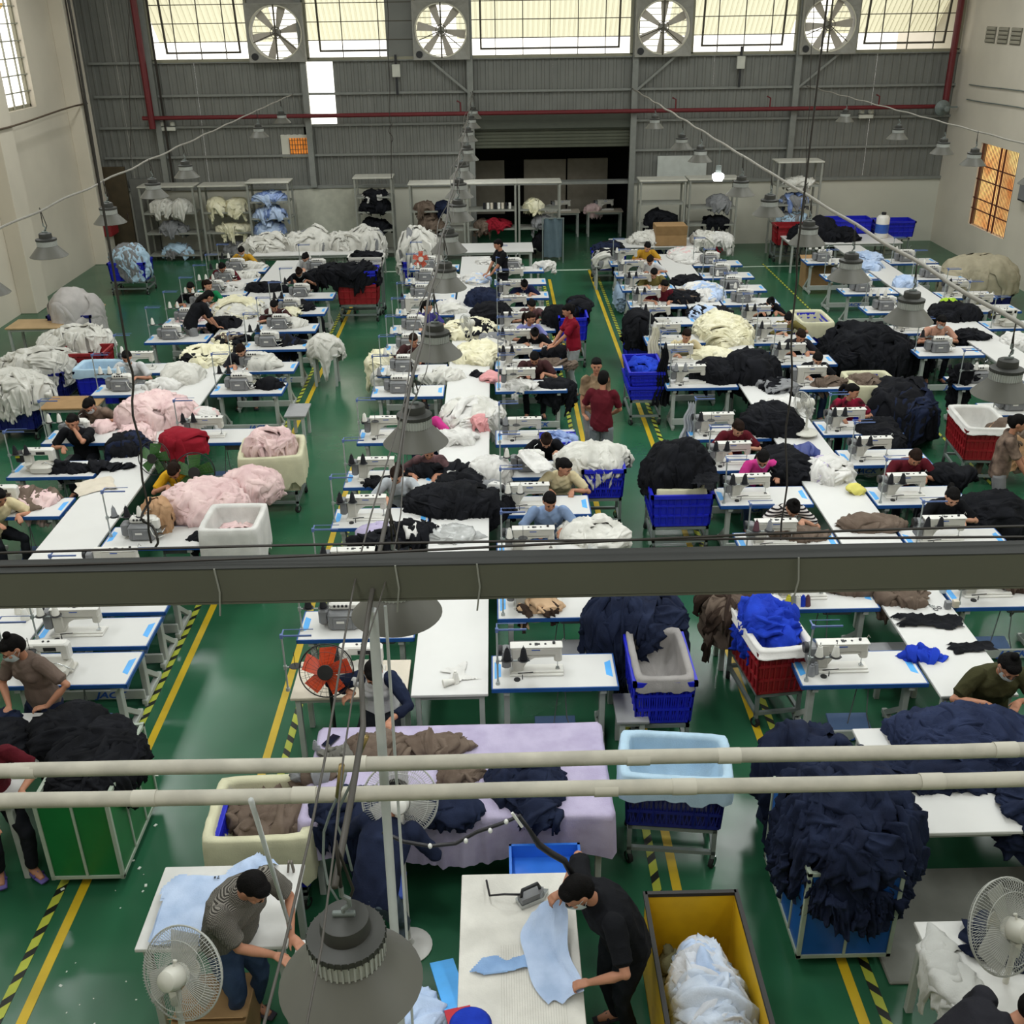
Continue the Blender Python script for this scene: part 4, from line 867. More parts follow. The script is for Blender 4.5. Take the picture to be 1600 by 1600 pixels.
def person(key, x, y, label, shirt, trousers=None, rz=0., mask=False, skin=None, hairm=None, z=0., shoes=True, shoem=None, s=1., **kw):
    M = person_meshes(key, **kw); t = thing('person', label, 'person', (x, y, z), rz); t.scale = (s, s, s)
    ob('body', M['body'], t, mats=[skin or SKIN]); ob('shirt', M['shirt'], t, mats=[shirt]); ob('trousers', M['trousers'], t, mats=[trousers or DARKT])
    if M['sleeves']: ob('sleeves', M['sleeves'], t, mats=[NAVY])
    h = ob('hair', M['hair'], t, mats=[hairm or HAIRM]); [ob(n_, e_, t) for n_, e_ in M['eyes']]
    if mask: ob('face_mask', M['mask'], t, mats=[mask if mask is not True else MASKM])
    else: ob('mouth', M['mouth'], t)
    if shoes: ob('sandals', M['shoes'], t, mats=[shoem or M['shoes'].materials[0]])
    return t
SEW = {  # shared seated poses, facing the camera
 'A': dict(lean=.3, bend=.3, hp=.7, hy=.1), 'B': dict(lean=.4, bend=.25, hp=.8, hy=-.25, hl=(.2, -.4, .8), hr_=(-.08, -.42, .8)),
 'C': dict(lean=.22, bend=.3, hp=.55, hy=.2, hl=(.1, -.4, .8), hr_=(-.2, -.38, .8)), 'D': dict(lean=.45, bend=.35, hp=.95, hy=0, hair='topbun'),
 'E': dict(lean=.3, bend=.3, hp=.65, hy=-.1, hair='tail'), 'F': dict(lean=.25, bend=.25, hp=.5, fem=False, hy=.15), 'G': dict(lean=.35, bend=.3, hp=.75, fem=False, hy=-.1, bulk=1.08),
 'H': dict(lean=.2, bend=.2, hp=.3, hy=.9, hair='tail')}
# ================================================================== lines of sewing stations
LINES = ['first', 'second', 'third', 'fourth']
# column: centre x, list of (front edge y, machine, cone colours, both-rod stand?)
COLS = {
 '1L': (-6.1, 0, 'left', [(11.86, 'cover', 'ww', 0), (13.09, 'cover', 'kk', 0), (14.3, 'overlock', 'ww', 0), (16.39, 'overlock', 'www', 1), (17.52, 'lockstitch', 'w', 1), (19.35, 'overlock', 'w', 1), (20.55, 'overlock', 'ww', 1), (21.75, 'overlock', 'ww', 1), (22.9, 'overlock', 'www', 1), (23.97, 'overlock', 'kw', 1), (25.1, 'overlock', 'kw', 1)]),
 '1R': (-4.13, 0, 'right', [(8.2, 'cover', '', 0), (8.85, 'lockstitch', 'ww', 0), (9.5, 'lockstitch', '', 0), (10.1, 'lockstitch', '', 0), (10.97, 'overlock', 'gkw', 1), (14.22, 'lockstitch', 'kk', 0), (16.33, 'overlock', 'kk', 1), (17.48, 'overlock', 'kw', 1), (18.77, 'overlock', 'kk', 1), (19.95, 'overlock', 'ww', 1), (21.2, 'overlock', 'kk', 1), (22.45, 'overlock', 'kk', 1), (24.9, 'overlock', 'kw', 1)]),
 '2L': (-1.48, 1, 'left', [(8.9, 'overlock', 'kk', 0), (9.99, 'lockstitch', 'k', 0), (11.37, 'lockstitch', 'kk', 0), (12.56, 'lockstitch', 'kk', 0), (14.1, 'lockstitch', 'w', 0), (16.06, 'overlock', 'gw', 1), (17.17, 'overlock', 'ww', 1), (18.45, 'overlock', 'ww', 1), (19.72, 'overlock', 'ww', 1), (20.95, 'lockstitch', 'kw', 1), (22.2, 'overlock', 'ww', 1), (23.7, 'overlock', 'ww', 1), (25.0, 'overlock', 'w', 1)]),
 '2R': (.53, 1, 'right', [(8.0, 'lockstitch', 'kk', 0), (9.22, 'lockstitch', 'k', 0), (10.43, 'lockstitch', 'w', 0), (11.64, 'lockstitch', 'ww', 0), (12.78, 'overlock', 'w', 0), (13.95, 'lockstitch', 'g', 0), (16.23, 'lockstitch', 'w', 0), (17.4, 'lockstitch', 'kk', 0), (18.5, 'lockstitch', 'k', 0), (19.7, 'lockstitch', 'kk', 0), (20.95, 'lockstitch', 'w', 0), (22.2, 'lockstitch', 'w', 0), (23.42, 'lockstitch', 'w', 0), (24.66, 'overlock', 'ww', 0)]),
 '3L': (3.33, 2, 'left', [(7.95, 'lockstitch', 'ww', 0), (9.29, 'lockstitch', 'kg', 0), (10.5, 'lockstitch', 'pg', 0), (11.79, 'lockstitch', 'kk', 0), (12.88, 'lockstitch', 'kk', 0), (14.0, 'lockstitch', 'k', 0), (16.24, 'lockstitch', 'gg', 0), (17.4, 'lockstitch', 'k', 0), (18.74, 'lockstitch', 'w', 0), (19.98, 'lockstitch', 'k', 0), (21.3, 'lockstitch', 'kk', 0), (22.7, 'lockstitch', 'kk', 0), (24.0, 'lockstitch', 'w', 0), (25.2, 'lockstitch', 'w', 0)]),
 '3R': (5.28, 2, 'right', [(9.26, 'lockstitch', 'k', 0), (10.5, 'lockstitch', 'kk', 0), (11.72, 'lockstitch', 'kk', 0), (12.97, 'lockstitch', 'kk', 0), (14.09, 'lockstitch', 'kk', 0), (16.07, 'lockstitch', '', 0), (17.34, 'lockstitch', 'kk', 0), (18.62, 'lockstitch', 'k', 0), (19.86, 'lockstitch', 'kk', 0), (21.35, 'overlock', 'kw', 1), (22.5, 'overlock', 'w', 1), (23.7, 'overlock', 'gw', 1), (24.95, 'overlock', 'w', 1)]),
 '4L': (8.0, 3, 'left', [(14.75, 'overlock', 'gw', 0), (16.04, 'overlock', 'kw', 0), (17.7, 'overlock', 'k', 1), (19.1, 'lockstitch', 'w', 0), (20.55, 'overlock', 'www', 1), (22.06, 'overlock', 'ww', 1), (23.4, 'overlock', 'ww', 1), (25.0, 'overlock', 'www', 1)]),
 '4R': (9.93, 3, 'right', [(19.3, 'cover', 'w', 0), (20.5, 'lockstitch', 'w', 0), (21.6, 'lockstitch', 'k', 0), (23.2, 'overlock', 'ww', 1), (24.84, 'overlock', 'w', 0)]),
}
SITE = {}
for ck, (cx, li, side, rows) in COLS.items():
    for i, (yf, kind, cones, both) in enumerate(rows):
        where = '%s from the camera, %s row of %s line' % (ORD[i], side, LINES[li])
        cx2 = cx-.06 if (ck == '2R' and i == 0) else cx; yc = yf+.28; SITE[(ck, i)] = (cx2, yc)
        far = yf > 15
        sewing_table(cx2, yc, 'white blue-edged sewing table, '+where, group='sewing tables of the %s line' % LINES[li], logo=not far or i % 2 == 0, pedal=not far, stick=True)
        grp = 'machines of the %s line' % LINES[li]; ml = {'lockstitch': 'long-armed white', 'overlock': 'boxy grey', 'cover': 'dark-motored white'}[kind]+' sewing machine, '
        machine(kind, cx2-.2+(.08 if kind == 'overlock' else 0), yc+.0, ml+where, grp=grp)
        if cones or i % 2 == 0:
            sx, sy = cx2-.53, yc-.2
            if ck in ('1L', '1R', '2L') and not far: sx, sy = cx2-.56, yc-.1
            if both: sy = yc+.02; sx = cx2-.55
            nn = max(2, len(cones)); thread_stand(sx, sy, 'thin steel thread stand, '+where, both=bool(both), n=nn)
            for q, c in enumerate(cones):
                cone(sx+.09+q*.15, sy, TZ+.272, CN[c][0], '%s thread cone on the %s peg, %s' % (CN[c][1], (['left', 'right'] if len(cones) < 3 else ['left', 'middle', 'right'])[q], where), 'thread cones on the stands')
# loose things on the near tables
def pc(px, py, z, m, lab, **k): x, y, z = P(px, py, z); return cone(x, y, z, m, lab, 'loose thread cones', **k)
pc(1267, 1055, TZ, CONEG, 'grey cone standing left of the pole foot on lettered table'); pc(1273, 1052, TZ, CONEG, 'grey cone just behind another by the lettered table machine')
for i, (m, n) in enumerate(((YELLOW, 'lime'), (CONEG, 'grey'), (CONEW, 'white'), (RBLUE, 'violet-blue'), (CONEP, 'plum'))):
    pc(1231+i*7.5, 946, TZ, m, '%s thread cone in the row of five by red crate' % n)
for i, (a, b) in enumerate(((30, 958), (40, 968), (46, 957))): pc(a, b, TZ, CONEW, ['white cone at the left of a cluster of three on left table', 'white cone nearest in the cluster of three, left table', 'white cone at the right of the cluster of three on left table'][i], s=1.2)
pc(86, 1060, TZ, CONEW, 'white cone lying on nearest left sewing table', rot=(0, 0, 0))
x, y, z = P(692, 1068, TZ+.03); cone(x, y, z, CONEW, 'white cone lying on its side on scrap of cloth', 'loose thread cones', rot=(PI/2, 0, 1.9))
x, y, z = P(712, 1066, TZ); cone(x, y, z, CONEW, 'white cone upright beside fallen cone on bare worktop', 'loose thread cones')
strewn(*P(712, 1056, TZ), .36, .34, WCLOTH, 'small white cut scrap at near end of second centre worktop', rz=.4, hgt=.01, outline=[(-.5, -.4), (.1, -.3), (.5, -.5), (.3, 0), (.5, .5), (.1, .3), (-.4, .45), (-.1, .1)])
# ================================================================== centre worktops
for i, (x0, x1, y0, y1) in enumerate(((-5.46, -4.76, 9.0, 26.3), (-.86, -.15, 7.93, 26.4), (3.95, 4.66, 7.75, 26.3), (8.63, 9.31, 14.2, 27.0))):
    plain_table(x0, x1, y0, y1, 'long white centre worktop running down the %s sewing line' % LINES[i], name='worktop', group='long centre worktops')
plain_table(-1.97, -.9, 7.95, 8.55, 'pale wooden machine table behind the orange fan', z=TZ-.02, m=PALEWOOD, name='sewing_table')
machine('cover', -1.35, 8.35, 'cream machine with black motor on the pale wooden table', z=TZ-.02)
t = thread_stand(-2.0, 8.05, 'cream thread stand at left corner of pale wooden table', both=True)
# light pale platform boards, stools for the workers
x, y, z = P(1420, 985, .45)
for i, (px, py, zz, w, d, lab) in enumerate(((860, 1012, .45, .85, .3, 'grey bench seat behind the nearest middle machine'), (985, 1105, .5, .3, .45, 'narrow pale bench left of the blue crate'), (1440, 1045, .4, .01, .01, ''), (1400, 1020, .45, .5, .4, 'pale bench seat behind the lettered machine table'), (465, 640, .5, .35, .6, 'low pale bench at the aisle behind pink basket'))):
    if not lab: continue
    x, y, z = P(px, py, zz); plain_table(x-w/2, x+w/2, y-d/2, y+d/2, lab, z=zz, m=mat('bench_grey', '#8f8f90', rough=.6), name='bench', cat='bench')
# cross tables at the back of the lines
plain_table(-6.2, -2.9, 26.9, 28.1, 'long white table under off-white heaps at back left', group='tables at the back')
plain_table(-1.6, .95, 26.9, 28.0, 'white table at the back with a standing worker', group='tables at the back')
plain_table(3.0, 5.4, 27.2, 28.3, 'white table at back of third line holding a carton', group='tables at the back')
plain_table(7.6, 10.5, 27.2, 28.4, 'wide white table at back of fourth line', group='tables at the back')
# ================================================================== hanging lamps and their carrier wires
RN = [('middle', -.55, [2.34, 4.49, 6.75, 8.74, 11.1, 12.95, 15.0, 16.9, 18.9, 21.2, 24.3, 27.0, 29.3]), ('right middle', 3.82, [7.5, 9.55, 11.2, 13.05, 15.0, 16.7, 20.5, 22.4, 26.3]), ('left', -5.45, [9.1, 11.2, 13.05, 15.2, 17.4, 19.5, 25.7, 28.9]), ('far right', 8.6, [15.3, 17.3, 19.5, 21.05, 23.5, 27.1])]
for nm, x, ys in RN:
    for i, y in enumerate(ys):
        lab = 'hanging lamp with grey cone shade, %s in the %s row' % (ORD[i] if i < 16 else 'last', nm)
        z = 3.68 if (nm == 'middle' and i == 0) else 3.72
        lamp(x+.03*math.sin(i*2.3)+(.05 if nm == 'middle' and i == 0 else 0), y, lab, z)
DW = mat('dark_grey_wire', '#48443f', rough=.6); LW = mat('pale_conduit', '#8f8b82', rough=.6)
for nm, x, y0, y1, m, r in (('middle', -.55, 1.2, 30.8, DW, .0115), ('right middle', 3.82, 5.2, 30.8, LW, .02), ('left', -5.45, 6.5, 30.8, LW, .014), ('far right', 8.6, 12.0, 30.8, LW, .014)):
    b = MB(); n = 80
    ya = 2.3 if nm == 'middle' else y0
    b.tube([(x+(.04 if nm == 'middle' and i < 3 else 0)+.01*math.sin(i), ya+(y1-ya)*i/n, 4.28-.16*max(0, 1-(ya+(y1-ya)*i/n-2.3)/3.5)*(nm == 'middle')+.008*math.sin(i*1.1)) for i in range(n+1)], r, 6)
    if nm == 'middle': b.tube([(x+.04+.03*math.sin(i*.9), y0+(y1-y0)*i/n, 4.25+.03*math.sin(i*.7)) for i in range(n+1)], .0035, 5).tube([(x-.05+.03*math.sin(i*.6), y0+(y1-y0)*i/n, 4.27+.03*math.sin(i*.5+1)) for i in range(n+1)], .0045, 5)
    o = ob('overhead_cable', b.mesh('overhead_cable', m, True)); tag(o, 'overhead wiring run above the %s row of lamps' % nm, 'cable', 'overhead lamp wiring')
t = thing('bulb_lamp', 'bare lit bulb hanging in the right middle row', 'lamp', (3.8, 18.5, 3.72)); GLB = mat('glowing_bulb', '#ffffff', emit=30.)
ob('bulb', MB().lathe([(0, -.06), (.07, -.05), (.1, 0), (.1, .05), (.05, .08), (0, .08)], 16).mesh('bulb', GLB, True), t); ob('bulb_holder', MB().lathe([(0, .08), (.05, .08), (.045, .2), (0, .2)], 12).tube([(0, 0, .2), (0, 0, .56)], .006, 5).mesh('bulb_holder', GREYST), t)
# thin hanging drop cords
def cord(px, py0, py1, Y, lab, knot=None):
    a = PW(px[0], py0, Y); c = PW(px[1], py1, Y); b = MB(); n = 14
    b.tube([(a[0]+(c[0]-a[0])*i/n+.015*math.sin(i*1.3), Y+.02*math.sin(i), a[2]+(c[2]-a[2])*i/n) for i in range(n+1)], .009, 5)
    b.tube([(a[0], Y, a[2]), (a[0]+.03, Y, (a[2]+8.6)/2), (a[0], Y, 8.6)], .009, 5)
    if knot: z = c[2]+(a[2]-c[2])*knot; xx = c[0]+(a[0]-c[0])*knot; b.tube([(xx+.05*math.sin(t), Y+.03*math.cos(t*2), z-.35+.06*t) for t in [i*.6 for i in range(14)]], .01, 5)
    o = ob('drop_cable', b.mesh('hanging_cord', CABM)); tag(o, lab, 'cord', 'dark cords hanging from the roof')
cord((200, 205), 0, 250, 24, 'dark drop cord in front of the left corner wall')
cord((605, 612), 0, 280, 28.5, 'dark cord hanging beside the left wall box', .3)
cord((1272, 1255), 0, 360, 26, 'dark cord hanging in front of rightmost wall fan', .2)
cord((1245, 1222), 400, 845, 9.0, 'thin dark cord hanging over the third line')
cord((200, 237), 560, 850, 7.5, 'black cord hanging over the pink garments at left', .2)
# drop pole and hoses in the foreground
PV = mat('white_pvc_post', '#b9bcbb', rough=.5)
a = P(592, 912, 4.15); a = (-.66, 3.75, 4.2)
a = P(592, 912, 4.14); b = MB().tube([(a[0], 3.8, 4.16), (a[0]-.03, 3.72, .86)], .022, 10).tube([(a[0]+.05, 3.83, 4.16), (a[0]+.03, 3.75, .86)], .007, 6)
tag(ob('drop_post', b.mesh('drop_post', PV, True, 50)), 'pale vertical conduit post dropping from girder beside the front lamp', 'post')
x0 = PW(392, 1250, 3.4); x1 = P(455, 1460, .9)
tag(ob('slanted_rod', MB().tube([x0, (x1[0], x1[1], .95)], .012, 8).mesh('slanted_rod', PV, True)), 'thin white rod slanting from lower pipe past the checked shirt', 'rod')
HS = mat('black_hose', '#17161b', rough=.5); TAPE = mat('white_tape', '#d5d5d0', rough=.7)
t = thing('cable_bundle', 'black taped cable bundle looping in front of lilac cloth', 'cable', (0, 0, 0))
pts = [PW(a_, b_, 4.9) for a_, b_ in ((598, 1300), (630, 1315), (672, 1322), (712, 1318), (745, 1300), (780, 1288), (812, 1275), (828, 1298), (842, 1320), (862, 1334), (882, 1345), (893, 1365))]
ob('hose', MB().tube(pts, [.012]*6+[.014]*2+[.022]*4, 8).mesh('hose', HS, True), t)
for a_, b_ in ((672, 1322), (728, 1314), (766, 1298), (791, 1284)): q = PW(a_, b_, 4.88); ob('tape', MB().ell(q, (.014, .016, .018), 8, 6).mesh('tape', TAPE), t)
ob('cable_tie', MB().beam(PW(800, 1270, 4.88), PW(816, 1292, 4.88), .014).mesh('cable_tie', TAPE), t)
t = thing('air_hose', 'twin grey air hoses with brass valves hanging over the pipes', 'hose', (0, 0, 0))
ob('hose', MB().tube([PW(a_, b_, 3.43) for a_, b_ in ((540, 1210), (532, 1235), (516, 1270), (506, 1300), (505, 1340), (512, 1380), (530, 1410))], .006, 6).tube([PW(a_, b_, 3.43) for a_, b_ in ((572, 1150), (560, 1185), (548, 1225), (530, 1262), (527, 1290), (540, 1320), (550, 1360))], .006, 6).mesh('hose', GREYST, True), t)
BR = mat('brass_valve', '#a08a5a', rough=.35, metal=.7)
ob('valve', MB().tube([PW(534, 1195, 3.33), PW(528, 1245, 3.33)], .012, 8).tube([PW(572, 1150, 3.33), PW(562, 1175, 3.33)], .013, 8).mesh('valve', BR, True), t)
# power cables strung along the girder
for i, (z0, sg, lab) in enumerate(((4.36, .05, 'thin black cable lying along the top of the girder'), (4.34, .02, 'second thin cable strung just over the girder'))):
    b = MB().tube([(x*.5, Yg0+.05+.05*i, z0+sg*math.sin(x*.35+i*2)) for x in range(-22, 26)], .006, 5); tag(ob('girder_cable', b.mesh('girder_cable', CABM)), lab, 'cable')
for i, (px, lab) in enumerate(((333, 'left'), (617, 'centre-left'), (745, 'centre'), (1247, 'right'))):
    q = PW(px, 880, Yg0-.01); tag(ob('girder_tie', MB().tube([(q[0], q[1], 4.31), (q[0]+.01, q[1]-.004, 4.2), (q[0]-.005, q[1], 4.08)], .004, 5).mesh('girder_tie', mat('grey_tie', '#8a8a82', rough=.6))), 'thin tie wire hanging down the girder face, %s' % lab, 'wire')
# ================================================================== people
def shirtm(n, c, c2=None): return cloth('shirt_'+n, c, c2)
SH = dict(mustard=shirtm('mustard', '#b58a2c'), maroon=shirtm('maroon', '#571822'), green=shirtm('green', '#1f7a4c'), black=shirtm('black', '#131418'), white=shirtm('white', '#c6c6c6'), dark=shirtm('dark', '#25252b'),
 brownpat=cloth('shirt_brown_pattern', '#3a2d29', '#8a7668', .3), yellow=shirtm('yellow', '#c99a22'), cream=shirtm('cream', '#cdbf9a'), taupe=shirtm('taupe', '#6b5c54'), purple=shirtm('purple', '#3d3a7a'), pink=shirtm('pink', '#c43a86'),
 pale=shirtm('pale', '#b3b8bd'), floral=cloth('shirt_floral', '#3c2d30', '#7a5a5c', .3), navy=shirtm('navy', '#1c2140'), brown=shirtm('brown', '#42292a'), lilac=shirtm('lilac', '#7d7fb5'), lblue=shirtm('light_blue', '#7d92b3'),
 red=shirtm('red', '#7c1426'), tanpat=cloth('shirt_tan_pattern', '#5a4638', '#9a8468', .3), olive=shirtm('olive', '#6d6438'), peach=shirtm('peach', '#b88c78'), olivedk=shirtm('dark_olive', '#3b3a24'), redblack=cloth('shirt_red_black', '#141216', '#a02040', .3))
def striped(name, c1, c2, sc, axis='Z', check=False):
    m = bpy.data.materials.new(name); m.use_nodes = True; nt = m.node_tree; b = nt.nodes['Principled BSDF']; b.inputs['Roughness'].default_value = .9; b.inputs['Specular IOR Level'].default_value = .15
    tc = nt.nodes.new('ShaderNodeTexCoord'); wv = nt.nodes.new('ShaderNodeTexWave'); wv.wave_type = 'BANDS'; wv.bands_direction = axis; wv.inputs['Scale'].default_value = sc; wv.inputs['Distortion'].default_value = .4; wv.inputs['Detail Scale'].default_value = .5
    cr = nt.nodes.new('ShaderNodeValToRGB'); cr.color_ramp.elements[0].color = (*S(c1), 1); cr.color_ramp.elements[1].color = (*S(c2), 1); cr.color_ramp.elements[0].position = .45; cr.color_ramp.elements[1].position = .55
    nt.links.new(tc.outputs['Object'], wv.inputs['Vector']); nt.links.new(wv.outputs['Fac'], cr.inputs['Fac']); last = cr.outputs['Color']
    if check:
        w2 = nt.nodes.new('ShaderNodeTexWave'); w2.bands_direction = 'X'; w2.inputs['Scale'].default_value = sc; nt.links.new(tc.outputs['Object'], w2.inputs['Vector'])
        mx = nt.nodes.new('ShaderNodeMix'); mx.data_type = 'RGBA'; mx.blend_type = 'MULTIPLY'; mx.inputs['Factor'].default_value = .6; nt.links.new(last, mx.inputs['A'])
        c3 = nt.nodes.new('ShaderNodeValToRGB'); c3.color_ramp.elements[0].color = (.25, .25, .25, 1); c3.color_ramp.elements[1].color = (1, 1, 1, 1); c3.color_ramp.elements[0].position = .45; c3.color_ramp.elements[1].position = .55
        nt.links.new(w2.outputs['Fac'], c3.inputs['Fac']); nt.links.new(c3.outputs['Color'], mx.inputs['B']); last = mx.outputs['Result']
    nt.links.new(last, b.inputs['Base Color']); return m
STRIPE = striped('striped_shirt', '#231f22', '#c9c3c0', 9); CHECK = striped('checked_shirt', '#3f3c38', '#8f8a82', 42, 'Z', True)
# seated workers: pose, pixel of the head, shirt, mask, extra, label
HZ = dict(A=1.17, B=1.15, C=1.2, D=1.1, E=1.17, F=1.22, G=1.19, H=1.27)
def clear_y(x, y):   # keep a seated body just behind the table in front of it and clear of the one behind
    best = [(abs(y-(b_+.28+.17)), b_+.28) for a_, b_ in SITE.values() if abs(a_-x) < .75 and -.45 < y-(b_+.28) < 1.0]
    if not best: return y
    e = min(best)[1]; return min(max(y, e+.1), e+.62)
SEATED = [
 ('A', 377, 392, 'mustard', 1, 'seated worker in mustard top at far end of first line'), ('G', 340, 424, 'maroon', 0, 'seated worker in maroon shirt near far end of first line'),
 ('H', 321, 448, 'green', 0, 'seated worker in bright green top turning sideways'), ('F', 290, 456, 'black', 0, 'seated worker in black beside the pink pieces, first line'),
 ('B', 475, 405, 'white', 1, 'masked worker in white top behind a black-clad colleague'), ('D', 467, 425, 'black', 1, 'masked worker in black, right row near far end of first line'),
 ('A', 428, 477, 'brown', 0, 'seated worker in dark brown with hair tied, right row of first line'), ('F', 198, 557, 'white', 1, 'masked man in pale shirt by the blue lined bin'),
 ('G', 372, 552, 'dark', 0, 'man in dark grey shirt bent over machine by the cream heap'), ('B', 151, 620, 'brownpat', 1, 'worker in brown patterned top with dark mask'),
 ('H', 668, 478, 'purple', 0, 'worker in purple top under the lamps, second line'), ('F', 646, 530, 'brown', 0, 'worker in dark brown cap by the cream heap, second line'),
 ('E', 662, 645, 'pink', 0, 'worker in bright pink hidden behind a hanging lamp'), ('C', 668, 715, 'floral', 0, 'worker in floral top half hidden by lamp shade'), ('E', 619, 740, 'pale', 0, 'worker in pale shirt with long dark hair, left row of second line'),
 ('D', 820, 450, 'navy', 0, 'worker in navy top far down the right row of second line'), ('A', 831, 476, 'floral', 0, 'brown-haired worker leaning forward in dark print, second line'), ('H', 829, 496, 'lilac', 0, 'worker in lilac shirt lifting black cloth'),
 ('D', 836, 524, 'black', 0, 'worker in black bent low between lilac and brown shirts'), ('G', 835, 558, 'brown', 0, 'worker in dark brown shirt sewing opposite the pink scrap'),
 ('D', 853, 684, 'black', 0, 'worker in black tee with yellow scarf'), ('F', 859, 782, 'lblue', 0, 'man in light blue tee with hands on cloth beside the girder'),
 ('A', 1012, 385, 'mustard', 0, 'farthest worker in yellow top, third line'), ('B', 1016, 407, 'white', 0, 'worker in white just in front of the yellow top, third line'), ('G', 1023, 428, 'olive', 0, 'worker in tan shirt, left row of third line'),
 ('C', 1045, 455, 'maroon', 0, 'worker in dark maroon leaning to the black pieces, third line'), ('F', 1073, 523, 'cream', 0, 'worker in cream tee sewing cream pieces, third line'),
 ('D', 1202, 470, 'black', 0, 'farthest worker in black, right row of third line'), ('B', 1232, 497, 'olive', 0, 'worker in khaki by the beige lined bin'), ('A', 1252, 524, 'dark', 0, 'reddish-haired worker in dark top, right row of third line'), ('E', 1278, 560, 'black', 1, 'masked worker in black, right row of third line'),
 ('H', 1332, 610, 'redblack', 0, 'worker in red and black print looking aside'), ('A', 1154, 668, 'maroon', 0, 'worker in maroon tee with grey hairband, left row of third line'), ('B', 1190, 712, 'pink', 1, 'masked worker in pink shirt'),
 ('D', 1235, 785, 'stripe', 0, 'worker in striped tee bent over the machine'), ('G', 1424, 706, 'maroon', 0, 'worker in maroon polo, right row of third line'), ('E', 1489, 775, 'black', 0, 'worker in plain black tee beside heap of black cloth'), ('F', 1469, 500, 'peach', 1, 'masked worker in peach top, fourth line'),
]
HMS = [HAIRM, HAIRM, HAIRB]
for i, (ps, px, py, c, mk_, lab) in enumerate(SEATED):
    kw = SEW[ps]; M = person_meshes('sew'+ps, vox=.012, **kw); hc = M['H'] @ Vector((0, 0, .1))
    x, y, z = P(px, py, hc.z); x -= hc.x; y -= hc.y
    y = clear_y(x, y)
    person('sew'+ps, x, y, lab, STRIPE if c == 'stripe' else SH[c], DARKT if i % 3 else DENIM, mask=bool(mk_), skin=SKIN if i % 2 else SKIN2, hairm=HMS[i % 3], vox=.012, **kw)
    stool(x, y+.02, 'stool of '+lab.replace('seated ', '').replace('the ', ''), STLB if i % 3 == 0 else None)
def at_head(key, px, py, **kw):
    M = person_meshes(key, **kw); hc = M['H'] @ Vector((0, 0, .1)); return M, hc
def place(key, px, py, lab, shirt, tr=None, rz=0., hz=None, **kw):
    pk = {k_: v for k_, v in kw.items() if k_ in POSE0 or k_ in ('vox', 'hair', 'crop', 'hem', 'fdir', 'raglan')}; ok = {k_: v for k_, v in kw.items() if k_ not in pk}
    M = person_meshes(key, **pk); hc = M['H'] @ Vector((0, 0, .1)); s = kw.get('s', 1.); ok.pop('s', None); z0 = ok.get('z', 0.)
    x, y, z = P(px, py, hc.z*s+z0); c, sn = math.cos(rz), math.sin(rz); x -= (hc.x*c-hc.y*sn)*s; y -= (hc.x*sn+hc.y*c)*s
    fix = {k_: v for k_, v in kw.items() if k_ in ('wl', 'wr_')}
    for k_ in fix: ok.pop(k_)
    if fix:
        _PC.pop(key)
        for k_, (wx, wy, wz) in fix.items():
            q = P(wx, wy, wz); dx, dy = (q[0]-x)/s, (q[1]-y)/s; pk['hl' if k_ == 'wl' else 'hr_'] = (dx*c+dy*sn, -dx*sn+dy*c, (wz-z0)/s)
        person_meshes(key, **pk)
    pk.pop('s', None); return person(key, x, y, lab, shirt, tr, rz=rz, s=s, **{**pk, **ok})
ST = dict(sit=False, pz=.92, lean=.06, bend=.06, hp=.1, fl=(.1, .02, .09), fr=(-.1, .02, .09), kl=(.1, -1, 0), kr=(-.1, -1, 0))
# cream shirt: hand pulling cloth, looking aside; man with hand at his mouth; yellow shirt
place('cream', 882, 728, 'woman in cream shirt turned right, hair in a low bun', SH['cream'], hy=.9, hp=.5, lean=.35, bend=.25, vox=.011)
stool(*P(885, 790, .45)[:2], 'low stool under the woman in cream shirt')
place('mouth', 113, 658, 'man in black tee resting chin on his hand', SH['black'], fem=False, hp=.35, lean=.25, hl=(.02, -.34, 1.05), hdl=(-.5, -.2, .8), upl=(0, -1, 0), el=(1, -.2, -1), vox=.011)
stool(*P(120, 715, .45)[:2], 'low stool under the man resting his chin')
place('yell', 271, 735, 'woman in yellow tee bent over pink pieces, green fans behind', SH['yellow'], hairm=HAIRB, hp=.95, lean=.4, bend=.3, hl=(.16, -.45, .82), hr_=(-.1, -.45, .82), vox=.011)
stool(*P(285, 790, .45)[:2], 'low stool under the woman in yellow tee')
place('edgeL', -2, 775, 'person in cream tee cut off at the left edge', SH['cream'], DARKT, rz=.9, fem=False, vox=.011)
# standing ones further back
place('stand_b', 326, 462, 'standing person in black with pale grey trousers, back turned', SH['black'], GREYC, rz=2.2, **{**ST, 'lean': .45, 'bend': .3, 'hp': .9, 'hair': 'long', 'hl': (.15, -.5, .85), 'hr_': (-.15, -.5, .85), 'vox': .012})
place('stand_f', 778, 381, 'standing worker in black at the back white table', SH['black'], DARKT, rz=-1.2, **{**ST, 'hp': .4, 'fem': False, 'hl': (.1, -.35, .95), 'hr_': (-.1, -.35, .95), 'vox': .012})
place('stand_r', 887, 484, 'standing woman in red tee and light grey jeans', SH['red'], cloth('pale_jeans', '#8c9090'), rz=-1.35, **{**ST, 'hp': .45, 'hair': 'bun', 'hl': (.08, -.4, .98), 'hr_': (-.06, -.36, 1.0), 'vox': .011})
place('stand_t', 932, 570, 'standing woman in tan patterned top with measuring tape round her neck', SH['tanpat'], GREYC, rz=.25, **{**ST, 'hp': .15, 'hair': 'bun', 'hy': -.3, 'hl': (.15, -.1, .85), 'hr_': (-.2, -.08, .85), 'vox': .011})
